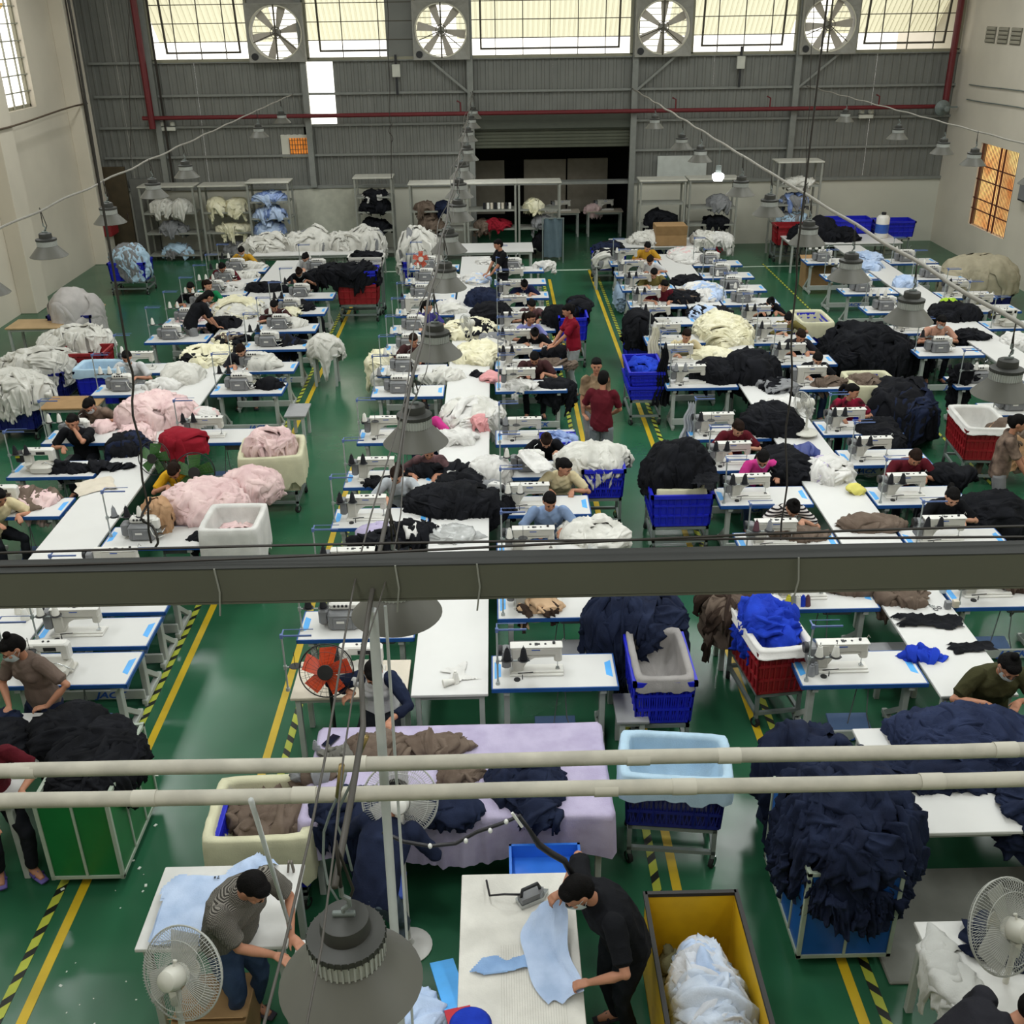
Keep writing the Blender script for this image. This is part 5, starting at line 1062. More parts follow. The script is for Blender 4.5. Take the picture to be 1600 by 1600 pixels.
place('stand_m', 943, 590, 'standing woman in dark maroon tee seen from behind, holding a phone', SH['maroon'], cloth('grey_skirt', '#7b8285'), rz=2.9, **{**ST, 'hp': .4, 'hair': 'short', 'hl': (.12, -.3, 1.05), 'hr_': (-.1, -.28, 1.0), 'vox': .011})
mt = MB().tube([(0, 0, 0), (.0, 0, .0001)], .001, 3)
place('edgeR', 1592, 660, 'person in brown print at right edge by the red crate', SH['brownpat'], GREYC, rz=1.2, **{**ST, 'hp': .4, 'vox': .012})
# near ones with finer hands
V = .0075
place('taupe', 18, 1010, 'woman in taupe tee and pale mask beside the left tables', SH['taupe'], NAVY, rz=-.35, **{**ST, 'hair': 'topbun', 'hp': .55, 'hy': -.4, 'pz': .8, 'lean': .1, 'bend': .15, 'hl': (.25, -.22, .92), 'hr_': (-.1, -.3, .9), 'hdl': (-.9, -.5, -.1), 'curl': .5, 'vox': V}, mask=True)
place('raglan', 583, 1050, 'woman in white tee with navy sleeves behind lilac table', SH['white'], DARKT, fem=True, hair='tail', hp=.75, lean=.2, bend=.3, hy=.1, pz=.62, hl=(.12, -.36, .82), hr_=(-.2, -.2, .92), sleeve='none', raglan=True, wl=(610, 1125, .9), mask=True, vox=V, hdr=(-.8, -.5, -.2), curl=.7)
place('oliveR', 1578, 1040, 'woman in olive tee and mask holding navy cloth at right', SH['olivedk'], DARKT, hp=.75, lean=.2, bend=.2, pz=.55, hair='topbun', hl=(.12, -.34, .86), hr_=(-.17, -.36, .86), hdl=(-.7, -.7, -.2), hdr=(.7, -.7, -.2), bulk=1.25, mask=True, vox=V, s=1.05)
place('check', 398, 1385, 'man in checked grey shirt and jeans at the folding table', CHECK, DENIM, rz=.95, **{**ST, 'fem': False, 'hp': .8, 'lean': .22, 'bend': .3, 'wl': (455, 1462, .93), 'wr_': (428, 1492, .93), 'hdl': (-.2, -1, -.1), 'hdr': (.2, -1, -.1), 'bulk': 1.25, 'vox': V, 'pz': .9})
place('blk', 900, 1392, 'man in black tee holding a light blue garment at ironing table', SH['black'], DARKT, rz=-1.15, mask=True, **{**ST, 'fem': False, 'hp': .8, 'lean': .3, 'bend': .3, 'wr_': (880, 1392, 1.14), 'wl': (922, 1535, 1.0), 'hdl': (-.5, -.9, -.3), 'hdr': (.1, -1, -.2), 'bulk': 1.25, 'vox': V, 'pz': .92, 'curl': .9})
place('jeans', 618, 1240, 'barefoot worker in navy with grey jeans behind the middle fan', NAVY, cloth('grey_jeans', '#3c4650', '#525d66'), rz=2.8, **{**ST, 'fem': False, 'hp': .5, 'lean': .5, 'bend': .3, 'pz': .86, 'hl': (.2, -.5, .95), 'hr_': (-.1, -.5, .95), 'sleeve': 'long', 'vox': V, 'crop': .12}, shoes=False)
place('leftslip', -28, 1165, 'worker at the left edge in dark trousers and purple slippers', SH['maroon'], DARKT, rz=.7, **{**ST, 'hp': .5, 'lean': .3, 'pz': .72, 'fl': (.1, -.3, .09), 'fr': (-.12, -.15, .09), 'hl': (.15, -.42, .95), 'vox': V, 'crop': .15}, shoem=mat('purple_slipper', '#5c4f94', rough=.6))
place('cornerR', 1625, 1575, 'person in dark charcoal leaning in the bottom right corner', SH['dark'], DARKT, rz=1.7, **{**ST, 'fem': False, 'hp': .9, 'lean': .6, 'bend': .4, 'bulk': 1.2, 'hl': (.15, -.5, .85), 'hr_': (-.15, -.5, .85), 'vox': .01})
# ================================================================== heaps of cut pieces and garments
BK = [BLACK]; OW = [OFFW, OFFW, BLACK]; CR = [CREAM, CREAM, BLACK]
def H(px, py, z, rx, ry, h, mats, label, n=26, wts=None, **k):
    x, y, z = P(px, py, z); return heap(x, y, z, rx, ry, h, mats, label, n, wts=wts, **k)
T = TZ+.005
# --- first line
H(287, 592, T, .33, .3, .26, OFFW, 'off-white heap on the first worktop beside the cream pieces', 16)
H(332, 562, T, .62, .45, .2, CR, 'cream pieces with black trims spread over the first worktop', 34, [6, 4, 2], ps=(.3, .16), drape=.05)
H(372, 487, T, .55, .75, .2, [OFFW, CREAM], 'off-white and cream heap along the far part of first worktop', 30, drape=.05)
H(352, 508, T+.02, .3, .22, .14, BK, 'black heap in front of the standing black-clad person', 8, ps=(.3, .2))
H(418, 452, T, .5, .26, .16, BK, 'long low black heap across far end of first worktop', 14)
H(362, 533, T, .35, .35, .12, [BLACK, CREAM, TAUPE], 'mixed dark strips on first worktop by the overlock machines', 20, ps=(.25, .1), drape=.02)
H(412, 572, T, .3, .2, .2, OFFW, 'off-white heap at the aisle end beside the man in dark grey', 12)
H(420, 604, T, .2, .12, .08, BK, 'small black piece pile under the man in dark grey', 6, ps=(.25, .2))
H(446, 543, T-.1, .4, .22, .2, [NAVY, BLACK], 'navy-black pile over aisle table, first line', 12, drape=.2)
H(456, 508, T, .28, .14, .08, [OFFW], 'thin off-white pieces on the aisle side table, first line', 8, ps=(.3, .2))
H(478, 482, T, .2, .15, .06, BK, 'few black pieces on a far aisle table, first line', 5, ps=(.3, .2))
for i, (px, py, zz, rx, m, lab) in enumerate(((395, 417, T, .35, OFFW, 'white pieces on the farthest left-row table'), (385, 432, T, .3, OFFW, 'white pieces by the maroon-shirted worker'), (365, 452, T, .35, WCLOTH, 'white pieces by the green-shirted worker'), (300, 500, T, .3, PINK, 'pale pink pieces by the black-shirted worker, far left'), (318, 503, .5, .2, PINK, 'pale pink piece hanging from the far left table'), (255, 604, T, .3, WCLOTH, 'white pieces before the masked man in pale shirt'), (455, 490, T, .2, CREAM, 'cream pieces held by far right-row worker'))):
    H(px, py, zz, rx, .17, .09, m, lab, 8, ps=(.3, .22), drape=.05)
H(247, 655, T, .6, .55, .42, [PINK], 'large pale pink heap on first worktop behind the crimson cloth', 44, drape=.25)
H(213, 688, T, .3, .25, .2, [PINK], 'smaller pink heap with stacked folds left of the crimson cloth', 14, ps=(.35, .1))
H(318, 655, T, .22, .2, .14, [PINK, WCLOTH], 'low pink and white pile right of crimson cloth', 10)
H(288, 688, T+.28, .36, .22, .14, REDC, 'crimson cloth thrown over a sewing machine', 5, drape=.22, ps=(.6, .4), amp=.03, name='cloth_cover', kind='', cat='cloth')
H(200, 703, T, .32, .22, .22, [NAVY, BLACK], 'navy heap on first worktop left of green fan', 14)
H(160, 732, T, .42, .1, .05, BK, 'strip of small black pieces on the left table', 16, ps=(.14, .1), drape=.01)
H(163, 671, T, .16, .1, .1, PINK, 'small pink bundle by the man with hand on chin', 5, ps=(.25, .2))
H(42, 785, T, .4, .22, .14, [PINK, TAUPE], 'pink and taupe pieces on left table by cut-off person', 14)
H(105, 735, T, .25, .1, .1, BK, 'black pieces under the man with hand on chin', 6, ps=(.2, .14))
H(320, 795, T+.02, .55, .42, .34, [PINK], 'big pale pink heap between tan paper and white bin', 44, drape=.2)
H(392, 762, .8, .4, .26, .26, [PINK], 'pink heap hanging over the aisle end by white bin', 20, drape=.2)
H(335, 845, .72, .3, .1, .08, BK, 'black pieces peeking under the pink heap', 6, ps=(.25, .2))
strewn(*P(150, 760, T), .5, .5, PALEWOOD, 'pale pattern papers on the first worktop', rz=.5, hgt=.02, cat='paper', name='pattern_paper', outline=LONG)
H(243, 792, T+.3, .17, .12, .12, TAN, 'tan paper cover draped over a sewing machine', 4, drape=.5, ps=(.5, .35), amp=.03, name='machine_cover', kind='', cat='cover')
# --- left wall goods
def bin_on_cart(px, py, zt, L, W, Hh, m, lab, clab, rz=0., lat=False, zc=None):
    x, y, _ = P(px, py, zt); zc = zt-Hh; cart(x, y, L-.04, W-.04, zc, clab, rz) if zc > .2 else None
    crate((x, y, max(zc, .0)), (L, W, Hh), m, lab, rz, lat); return x, y
bin_on_cart(133, 545, .95, .8, .6, .4, RCRATE, 'red crate overflowing with off-white pieces by left wall', 'steel cart under red crate by left wall')
H(130, 535, .9, .52, .4, .32, [OFFW], 'off-white heap overflowing the red crate by left wall', 30, drape=.2, ps=(.4, .14))
for px, py, rx, lab in ((62, 570, .75, 'middle'), (20, 612, .65, 'nearest'), (95, 548, .5, 'rearmost')):
    x, y, _ = P(px, py, .75); crate((x, y, .2), (rx*1.3, .7, .5), BCRATED, 'dark blue crate under the %s off-white heap by left wall' % lab); cart(x, y, rx*1.2, .6, .2, 'low cart under the %s dark crate at left wall' % lab)
    heap(x, y, .68, rx, .5, .42, [OFFW], '%s off-white heap in a row along the left wall' % lab, 36, drape=.22, ps=(.4, .14))
x, y, _ = P(120, 500, .5); crate((x, y, 0), (.9, .8, .7), BCRATED, 'dark crate hidden under the pale dust sheet, left wall'); heap(x, y, .7, .62, .6, .6, LINERW, 'pale grey dust sheet draped over goods by left wall', 6, drape=.62, ps=(.8, .8), amp=.04, kind='', name='dust_sheet', cat='cover')
x, y, _ = P(206, 425, .5); cart(x, y, .9, .7, .35, 'cart under blue crate in the left corner'); crate((x, y, .35), (.9, .7, .45), BCRATE, 'blue crate in left corner holding pale cloth'); heap(x, y, .78, .5, .42, .38, [GREYC, LINERB], 'grey-blue cloth heap in left corner crate', 14, drape=.25, ps=(.6, .5))
for i, (a, b_, c_, d_) in enumerate(((-9.5, 21.4, 1.1, .7), (-9.1, 22.6, 1.0, .6), (-9.3, 16.2, 0, 0))):
    if c_: plain_table(a-c_/2, a+c_/2, b_-d_/2, b_+d_/2, ['brown board table', 'second brown board table further back'][i]+' along the left wall', z=.6, m=WOOD, name='low_table')
x, y, _ = P(115, 628, .7); plain_table(x-.45, x+.45, y-.3, y+.3, 'brown plywood board behind the patterned-shirt worker', z=.7, m=CARD, name='board_table')
x, y, _ = P(160, 572, .9); crate((x, y, .3), (.8, .55, .6), BCRATE, 'blue bin with pale blue liner behind masked man'); liner((x, y, .9), .8, .55, .3, .12, LINERB, 'pale blue liner in the bin behind the masked man')
# --- back left heaps
for i, (px, py, rx, h, lab) in enumerate(((425, 383, .75, .4, 'first from the left'), (492, 378, .8, .55, 'second from the left'), (534, 384, .45, .42, 'third from the left'), (572, 380, .55, .55, 'rightmost'))):
    x, y, _ = P(px, py, .78); heap(x, min(max(y, 27.3), 27.7), .76, rx, .5, h, [OFFW, GREYC], 'streaky off-white heap on back left table, %s' % lab, 34, wts=[8, 1], drape=.35, ps=(.45, .1))
x, y = bin_on_cart(560, 440, .85, .9, .6, .45, RCRATE, 'red crate of black pieces at the aisle, back left', 'steel cart under red crate at the left aisle'); crate((x, y, .85), (.9, .6, .3), BCRATE, 'blue crate stacked on red crate, back left aisle'); heap(x-.2, y, 1.05, .75, .4, .25, BK, 'black heap in stacked crates at left aisle', 20, drape=.3)
crate((x+.15, y+.55, 1.1), (.8, .5, .22), MWHITE, 'white tray crate on top at the left aisle'); cart(x+.15, y+.55, .7, .45, 1.08, 'tall stand under white tray crate'); heap(x+.15, y+.55, 1.28, .36, .2, .1, BK, 'black pieces inside the white tray crate', 8, ps=(.3, .2))
H(498, 432, T+.02, .35, .2, .16, BK, 'black heap at far end of right row, first line', 10)
x, y, _ = P(508, 552, .6); plain_table(x-.25, x+.25, y-.2, y+.2, 'small pale stand with white heap at left aisle', z=.62, name='stand_table'); heap(x, y, .62, .3, .26, .34, OFFW, 'off-white heap on small stand at left aisle', 12)
x, y, _ = P(545, 505, .3); heap(x-.9, y, .0, .4, .35, .8, BK, 'black cloth heap standing beside left aisle tables', 14)
# pink basket cart
x, y, _ = P(425, 700, .85); cart(x, y, .72, .7, .33, 'cart under the cream-lined pink basket'); crate((x, y, .33), (.8, .76, .5), LINERC, 'cream cloth-covered basket of pink pieces beside aisle', 0.1); liner((x, y, .84), .82, .78, .2, .4, LINERC, 'cream cloth liner of the pink basket', .1); heap(x, y, .78, .36, .34, .4, [PINK], 'pale pink heap filling the cream-lined basket', 30, ps=(.35, .1))
x, y, _ = P(365, 812, .95); crate((x, y, .35), (.62, .66, .6), MWHITE, 'white cloth-lined bin with pink pieces'); liner((x, y, .96), .64, .68, .3, .5, WCLOTH, 'white liner of the pink piece bin'); heap(x, y, .68, .25, .26, .14, [PINK], 'pink pieces inside the white lined bin', 14, ps=(.3, .12)); cart(x, y, .6, .62, .35, 'cart under the white lined bin')
# --- second line
x, y, _ = P(655, 405, .7); crate((x, y, .1), (.8, .6, .6), BCRATE, 'blue crate under streaky white heap, second line far end'); heap(x, y, .7, .55, .45, .75, [OFFW, GREYC], 'tall streaky off-white heap at far left of second line', 40, wts=[8, 1], drape=.4, ps=(.5, .1))
H(745, 437, T, .28, .5, .06, [LBLUE, WCLOTH], 'thin light blue pieces on far end of second worktop', 14, ps=(.4, .3), drape=.02)
H(760, 410, T, .2, .3, .05, [WCLOTH], 'white pieces with scissors at far end of second worktop', 8, ps=(.3, .2), drape=.02)
H(757, 472, T, .42, .4, .3, [NAVY], 'navy heap on second worktop just beyond the black one', 20)
H(768, 497, T, .4, .5, .32, BK, 'black heap on second worktop', 20)
H(732, 520, T, .5, .55, .24, CR, 'cream heap beside the white table fan, second worktop', 34, [6, 4, 2], ps=(.4, .2))
H(745, 557, T, .5, .5, .2, CR, 'nearer cream heap with black edging on second worktop', 30, [6, 4, 2], ps=(.45, .25))
H(770, 540, T, .25, .35, .2, [OFFW, GREYC], 'greyish white heap on second worktop near the fan', 14)
H(766, 592, T, .13, .22, .04, PINKS, 'single soft pink piece on second worktop', 4, ps=(.35, .2), drape=.01, kind='', name='garment', cat='garment')
H(752, 586, T, .14, .08, .03, BK, 'small black scrap beside the pink piece', 3, ps=(.2, .12), drape=.01, kind='', name='scrap', cat='cloth')
H(735, 652, T, .5, .6, .26, [WCLOTH, OFFW], 'large white heap across second worktop', 44, ps=(.45, .16))
H(752, 660, T+.1, .1, .1, .1, PINKS, 'little pink piece lying on the large white heap', 3, ps=(.2, .15), kind='', name='scrap', cat='cloth')
H(708, 688, T, .32, .22, .12, [WCLOTH], 'white pieces trailing near the large white heap', 12, ps=(.35, .15))
H(690, 738, T, .55, .16, .1, BK, 'black garment stretched over to second worktop', 10, ps=(.5, .2), kind='', name='garment', cat='garment')
H(765, 742, T, .3, .25, .2, [WCLOTH], 'bright white heap by the boxy machine, second line', 16)
H(770, 775, T, .14, .25, .16, [WCLOTH, GREYC], 'whitish crumpled pieces near middle machine', 8, ps=(.25, .15))
H(715, 790, T, .75, .38, .24, BK, 'big black heap sprawling over second worktop', 40, drape=.12)
H(722, 755, T, .3, .2, .12, [BLACK, WCLOTH], 'black pieces with white tags above the black heap', 12, wts=[4, 1], ps=(.25, .15))
H(640, 835, T, .4, .2, .14, [BLACK, WCLOTH], 'black and white pieces by the girder, second line', 16, wts=[5, 1], ps=(.3, .14))
H(705, 838, T, .38, .16, .06, [mat('clear_plastic', '#b5b6b4', rough=.2, alpha=.8)], 'crumpled clear plastic on second worktop near girder', 10, ps=(.4, .25), kind='', name='plastic_sheet', cat='plastic')
x, y, _ = P(596, 832, T); heap(x, y, T, .3, .2, .06, LILAC, 'lilac cloth draped at left end of second line table', 4, drape=.25, ps=(.5, .4), amp=.02, kind='', name='cloth', cat='cloth')
H(590, 845, T+.03, .3, .14, .08, BK, 'small dark pieces on the lilac draped table', 12, ps=(.16, .1))
H(598, 757, T, .22, .08, .04, BK, 'few black bits on left table, second line', 10, ps=(.12, .08), drape=.01)
H(660, 777, T, .12, .15, .1, [WCLOTH], 'white scrap by the pale-shirted worker', 5, ps=(.2, .14))
H(592, 568, T-.1, .25, .3, .2, CREAM, 'cream pieces hanging off left edge, second line', 12, drape=.4)
H(600, 597, .5, .16, .2, .2, [OFFW], 'off-white cloth hanging on left row stand, second line', 8, drape=.2)
for px, py, rx, m, lab in ((705, 487, .25, OFFW, 'white pieces on left row table near navy heap'), (700, 435, .25, WCLOTH, 'white pieces by lamp, left row of second line'), (690, 590, .35, OFFW, 'pale pieces on left row table by pink scrap'), (815, 605, .25, [WCLOTH], 'pale pieces at brown-shirted worker machine'), (850, 417, .25, WCLOTH, 'white pieces on far right table, second line'), (700, 478, .2, WCLOTH, 'white folded pieces, left row far')):
    H(px, py, T, rx, .16, .1, m, lab, 8, ps=(.3, .2))
H(868, 605, T-.05, .3, .2, .14, BK, 'black pieces hanging at the aisle end by brown shirt', 12, drape=.35)
H(870, 552, T, .25, .15, .12, BK, 'black pieces before the bent black-clad worker', 8)
H(868, 500, T+.1, .22, .2, .3, BK, 'black cloth lifted by the worker in lilac', 8, kind='', name='garment', cat='garment')
H(868, 568, T, .3, .1, .05, TAUPE, 'taupe strips on table beside brown shirt', 6, ps=(.4, .12))
x, y, _ = P(895, 500, .9); cart(x, y+.2, .5, .8, .55, 'cart under blue crate behind the woman in red'); crate((x, y+.2, .55), (.55, .85, .45), BCRATE, 'tall blue crate behind the woman in red')
H(905, 478, 1.0, .25, .3, .15, [BLACK, NAVY], 'black cloth in the crate behind the woman in red', 8)
x, y, _ = P(872, 680, .85); crate((x, y, .6), (.5, .4, .22), BCRATE, 'small blue tray of printed pieces by yellow scarf'); heap(x, y, .78, .22, .18, .08, BLUEPRINT, 'blue printed pieces in the small tray', 12, ps=(.15, .1)); plain_table(x-.25, x+.25, y-.2, y+.2, 'little stand under the tray of printed pieces', z=.59, name='stand_table')
x, y, _ = P(941, 725, .9); cart(x, y, .5, .42, .5, 'cart under small blue crate at middle aisle'); crate((x, y, .5), (.56, .48, .42), BCRATE, 'blue crate heaped with white pieces at middle aisle', 0, True); heap(x-.12, y+.1, .9, .5, .3, .2, OFFW, 'off-white heap over blue crate at middle aisle', 18, ps=(.5, .3), drape=.1)
heap(*P(928, 838, .7), .42, .4, .2, [OFFW], 'off-white heap beside light blue man at the girder', 14, drape=.2)
strewn(*P(838, 722, T+.3), .3, .75, WCLOTH, 'long white garment passing from machine to the woman in cream', rz=.35, hgt=.06, outline=LONG)
H(843, 950, T, .22, .16, .07, [cloth('peach_cloth', '#c9a988'), BROWNC], 'peach garment with brown cuff on nearest-but-one middle table', 8, wts=[4, 1], ps=(.3, .2), kind='', name='garment', cat='garment')
# big navy heap near the girder
x, y, _ = P(996, 935, 1.0); plain_table(x-.35, x+.35, y-.45, y+.45, 'stand buried under the big navy heap near girder', z=.78, name='stand_table'); heap(x, y-.1, .78, .5, .5, .42, [NAVY], 'big dark navy heap draped beside the blue crate', 46, drape=.5, ps=(.6, .16), amp=.05)
# blue crate with grey liner, pale blue lined crate
x, y = 1.46, 8.28; cart(x, y, .5, .82, .42, 'steel cart under the blue crate with grey liner'); crate((x, y, .42), (.56, .86, .48), BCRATE, 'bright blue crate with grey cloth liner near middle aisle', 0, True, ribs=8); liner((x, y, .9), .5, .82, .3, .1, cloth('grey_liner', '#928e8c'), 'grey cloth liner tied inside bright blue crate')
x, y, rz = 1.37, 6.75, -.12; cart(x, y, .72, .46, .42, 'steel cart under the pale blue lined crate', rz); crate((x, y, .42), (.8, .54, .48), BCRATED, 'dark blue crate with pale blue liner by lilac table', rz, True); liner((x, y, .93), .82, .56, .34, .2, LINERB, 'pale blue satin liner folded over dark blue crate', rz)
# --- third line
H(1073, 402, T, .4, .95, .12, [WCLOTH, PINK], 'white sheets spread on far part of third worktop', 34, [6, 1], ps=(.5, .4), drape=.05)
H(1100, 460, T, .45, .6, .18, [LBLUE, WCLOTH], 'light blue and white heap on third worktop', 24, ps=(.5, .25))
H(1073, 442, T, .4, .3, .14, BK, 'black pieces beyond the light blue heap, third worktop', 12)
H(1065, 468, T, .35, .35, .16, [BLACK, TAUPE], 'dark heap by the dark maroon worker, third worktop', 12)
H(1105, 492, T, .5, .3, .16, [BLACK, LBLUE], 'black and pale blue heap ahead of cream pile', 14)
H(1130, 522, T, .55, .95, .34, [CREAM], 'long cream heap running down third worktop', 56, ps=(.4, .16))
H(1110, 557, T, .38, .2, .1, CREAM, 'cream pieces by the worker in cream tee, third line', 12)
H(1120, 590, T, .42, .35, .3, BK, 'left black heap just in front of the long cream heap', 20)
H(1172, 590, T, .45, .45, .45, BK, 'tallest black heap on third worktop', 28, drape=.25)
H(1215, 605, T, .3, .3, .12, [GREYC, BLACK], 'grey and black pieces on third worktop beside black heap', 12, ps=(.3, .2))
x, y, _ = P(1060, 735, .85); x, y = 2.3, 12.35; cart(x, y, .72, .72, .38, 'steel cart under blue crate with black heap'); crate((x, y, .38), (.78, .78, .45), BCRATE, 'blue crate piled with black garments in right aisle', 0, False, ribs=8); heap(x, y+.12, .85, .42, .42, .48, BK, 'black heap rising from blue crate in right aisle', 34, drape=.1); liner((x, y, .84), .6, .6, .12, .1, LINERC, 'cream liner edge of the black-filled blue crate')
strewn(2.58, 11.98, 1.0, .5, .3, BLACK, 'black sleeve hanging from crate edge in right aisle', rz=1.2, hgt=.05)
x, y, _ = P(1005, 575, .85); cart(x, y, .52, .95, .45, 'steel cart under two-level blue crates, right aisle'); crate((x, y, .45), (.58, 1.0, .24), BCRATE, 'lower blue crate by the standing women'); crate((x, y, .7), (.58, 1.0, .24), BCRATE, 'upper blue crate by the standing women'); heap(x, y, .86, .24, .4, .1, RBLUE, 'blue cloth in the crate by the standing women', 10, ps=(.4, .2))
H(1000, 520, .7, .3, .4, .4, BK, 'black heap on left row cart, third line', 18, drape=.3); x, y, _ = P(1000, 530, .5); crate((x, y, .1), (.6, .8, .6), BCRATE, 'blue crate under black heap, left of third line')
for i, (px, py, zz, wd, hh, m, lab) in enumerate(((1022, 545, .65, .3, .75, CREAM, 'cream garment hanging on left row of third line'), (1036, 590, .35, .3, 1.0, BLACK, 'long black garment hanging beside blue crates'), (1078, 660, .6, .25, .6, cloth('white_bag', '#b9bcc2'), 'white bag hanging from the table edge, third line'))):
    x, y, _ = P(px, py, zz+hh/2); G = []
    for a in range(13):
        t_ = a/12; G.append([(x+wd*(.35+.65*t_)*(q/16-.5)+.02*math.sin(a), y+.035*math.sin(q*1.7+a*.2)*(0.3+t_)+.02, zz+hh*(1-t_)+.02*math.sin(q)) for q in range(17)])
    o = ob('hanging_garment' if i < 2 else 'hanging_bag', MB().grid(np.array(G)).mesh('hanging', m, True)); tag(o, lab, 'garment' if i < 2 else 'bag')
H(1205, 672, .72, .5, .42, .42, BK, 'large black heap on the third line beside small white fan', 34, drape=.2)
H(1228, 735, .72, .4, .42, .3, BK, 'second large black heap below the small white fan', 28, drape=.25)
H(1255, 706, T+.15, .16, .12, .05, mat('blue_folder', '#2c3a78', rough=.5), 'blue folder lying on black heap', 2, ps=(.3, .25), kind='', name='folder', cat='folder', drape=.01)
H(1296, 742, T, .32, .34, .18, [WCLOTH, LILAC], 'white heap with lilac tint on third worktop', 24, wts=[6, 1], ps=(.35, .2))
H(1335, 768, T, .11, .06, .04, [cloth('lemon', '#cfc76a')], 'small lemon yellow piece at edge of third worktop', 3, ps=(.15, .1), kind='', name='scrap', cat='cloth', drape=.01)
H(1228, 638, .75, .38, .16, .14, [WCLOTH], 'white plastic-wrapped pieces behind black heap', 10)
H(1360, 822, T, .42, .16, .1, [TAUPE], 'taupe garment on third worktop above girder', 10, ps=(.45, .25), kind='', name='garment', cat='garment')
H(1245, 838, T, .35, .12, .08, [TAUPE], 'taupe piece at the striped worker machine', 8, ps=(.4, .2), kind='', name='garment', cat='garment')
H(1150, 955, .75, .35, .3, .22, [TAUPE, BROWNC], 'brown-taupe heap hanging beside the red crate', 26, drape=.45, ps=(.6, .12))
x, y, _ = P(1152, 960, .6); plain_table(x-.22, x+.28, y-.2, y+.2, 'low stand carrying the taupe heap', z=.72, name='stand_table')
H(1340, 918, T, .42, .14, .08, [TAUPE], 'taupe trousers spread at the third worktop machine', 10, ps=(.5, .2), kind='', name='garment', cat='garment')
H(1405, 932, T, .26, .2, .12, [TAUPE], 'rolled taupe garment on third worktop below girder', 10, ps=(.3, .2), kind='', name='garment', cat='garment')
strewn(*P(1455, 972, T), .72, .24, BLACK, 'longer black garment on near third worktop', rz=-.1, hgt=.04)
strewn(*P(1518, 1012, T), .42, .16, BLACK, 'shorter black strip on near third worktop', rz=.1, hgt=.03, outline=LONG)
H(1437, 1025, T, .2, .07, .05, RBLUE, 'twisted royal blue piece on near third worktop', 8, ps=(.2, .08), drape=.01, kind='', name='garment', cat='garment')
H(1585, 915, T, .3, .15, .1, [TAUPE, BROWNC], 'brown garment at right edge below girder', 10, ps=(.4, .14))
# red crate with blue cloth
x, y, rz = 2.62, 8.78, .12; cart(x, y, .46, .86, .4, 'steel cart under red crate with blue cloth', rz); crate((x, y, .4), (.54, .95, .5), RCRATE, 'tall red crate stuffed with royal blue cloth', rz, False, ribs=9); heap(x, y+.05, .8, .26, .36, .28, RBLUE, 'royal blue cloth stuffed in the red crate', 26, ps=(.3, .2), amp=.085, mess=1.5); liner((x, y, .9), .54, .95, .2, .05, WCLOTH, 'white liner rim of the red crate', rz)
# right side goods
H(1400, 655, .35, .62, .7, .7, [BLACK, NAVY], 'huge black heap beside right row of third line', 40, drape=.3)
H(1375, 690, .6, .35, .5, .3, BK, 'black heap spilling towards the near end, right row', 18, drape=.2)
x, y, _ = P(1352, 548, .6); cart(x, y-.1, 1.1, .9, .4, 'steel frame cart under black heap, right aisle'); heap(x, y, .4, .85, .8, .75, BK, 'large black heap on frame cart in the right aisle', 48, drape=.25); H(1415, 560, .4, .5, .5, .35, BK, 'lower black heap beside frame cart', 20, drape=.15)
H(1550, 818, .5, .45, .4, .4, BK, 'black heap at right beside plain black tee worker', 26, drape=.2)
H(1485, 742, T, .35, .15, .1, BK, 'black garment on machine table behind maroon polo', 8, kind='', name='garment', cat='garment')
for px, py, L, W, lab, fill in ((1268, 497, .6, .9, 'beige lined bin behind third line, empty', None), (1360, 595, .7, .75, 'beige lined bin with taupe pieces', 1)):
    x, y, _ = P(px, py, .85); crate((x, y, .1), (L, W, .5), BCRATE, 'blue crate under the '+lab.split(',')[0].replace(' with taupe pieces', ' near taupe pieces')); liner((x, y, .86), L, W, .4, .28, LINERC, lab); crate((x, y, .55), (L-.05, W-.05, .3), BCRATE, 'upper blue crate under '+lab.split(',')[0])
    if fill: heap(x-.15, y, .78, .28, .3, .14, TAUPE, 'taupe pieces in the beige lined bin', 12, ps=(.4, .12))
H(1300, 600, T, .3, .14, .08, [TAUPE], 'taupe strip held by masked worker in black', 8, ps=(.4, .12))
x, y, rz = 7.02, 14.28, -.1; cart(x, y, .56, .86, .42, 'steel cart under red crate at right edge', rz); crate((x, y, .42), (.62, .95, .46), RCRATE, 'red crate with white liner at the right', rz, False, ribs=9); liner((x, y, .89), .6, .93, .34, .06, WCLOTH, 'white liner hanging inside right red crate', rz)
H(1575, 700, .5, .3, .4, .5, [TAUPE, TAN], 'brown garments hanging at far right edge', 14, drape=.3)
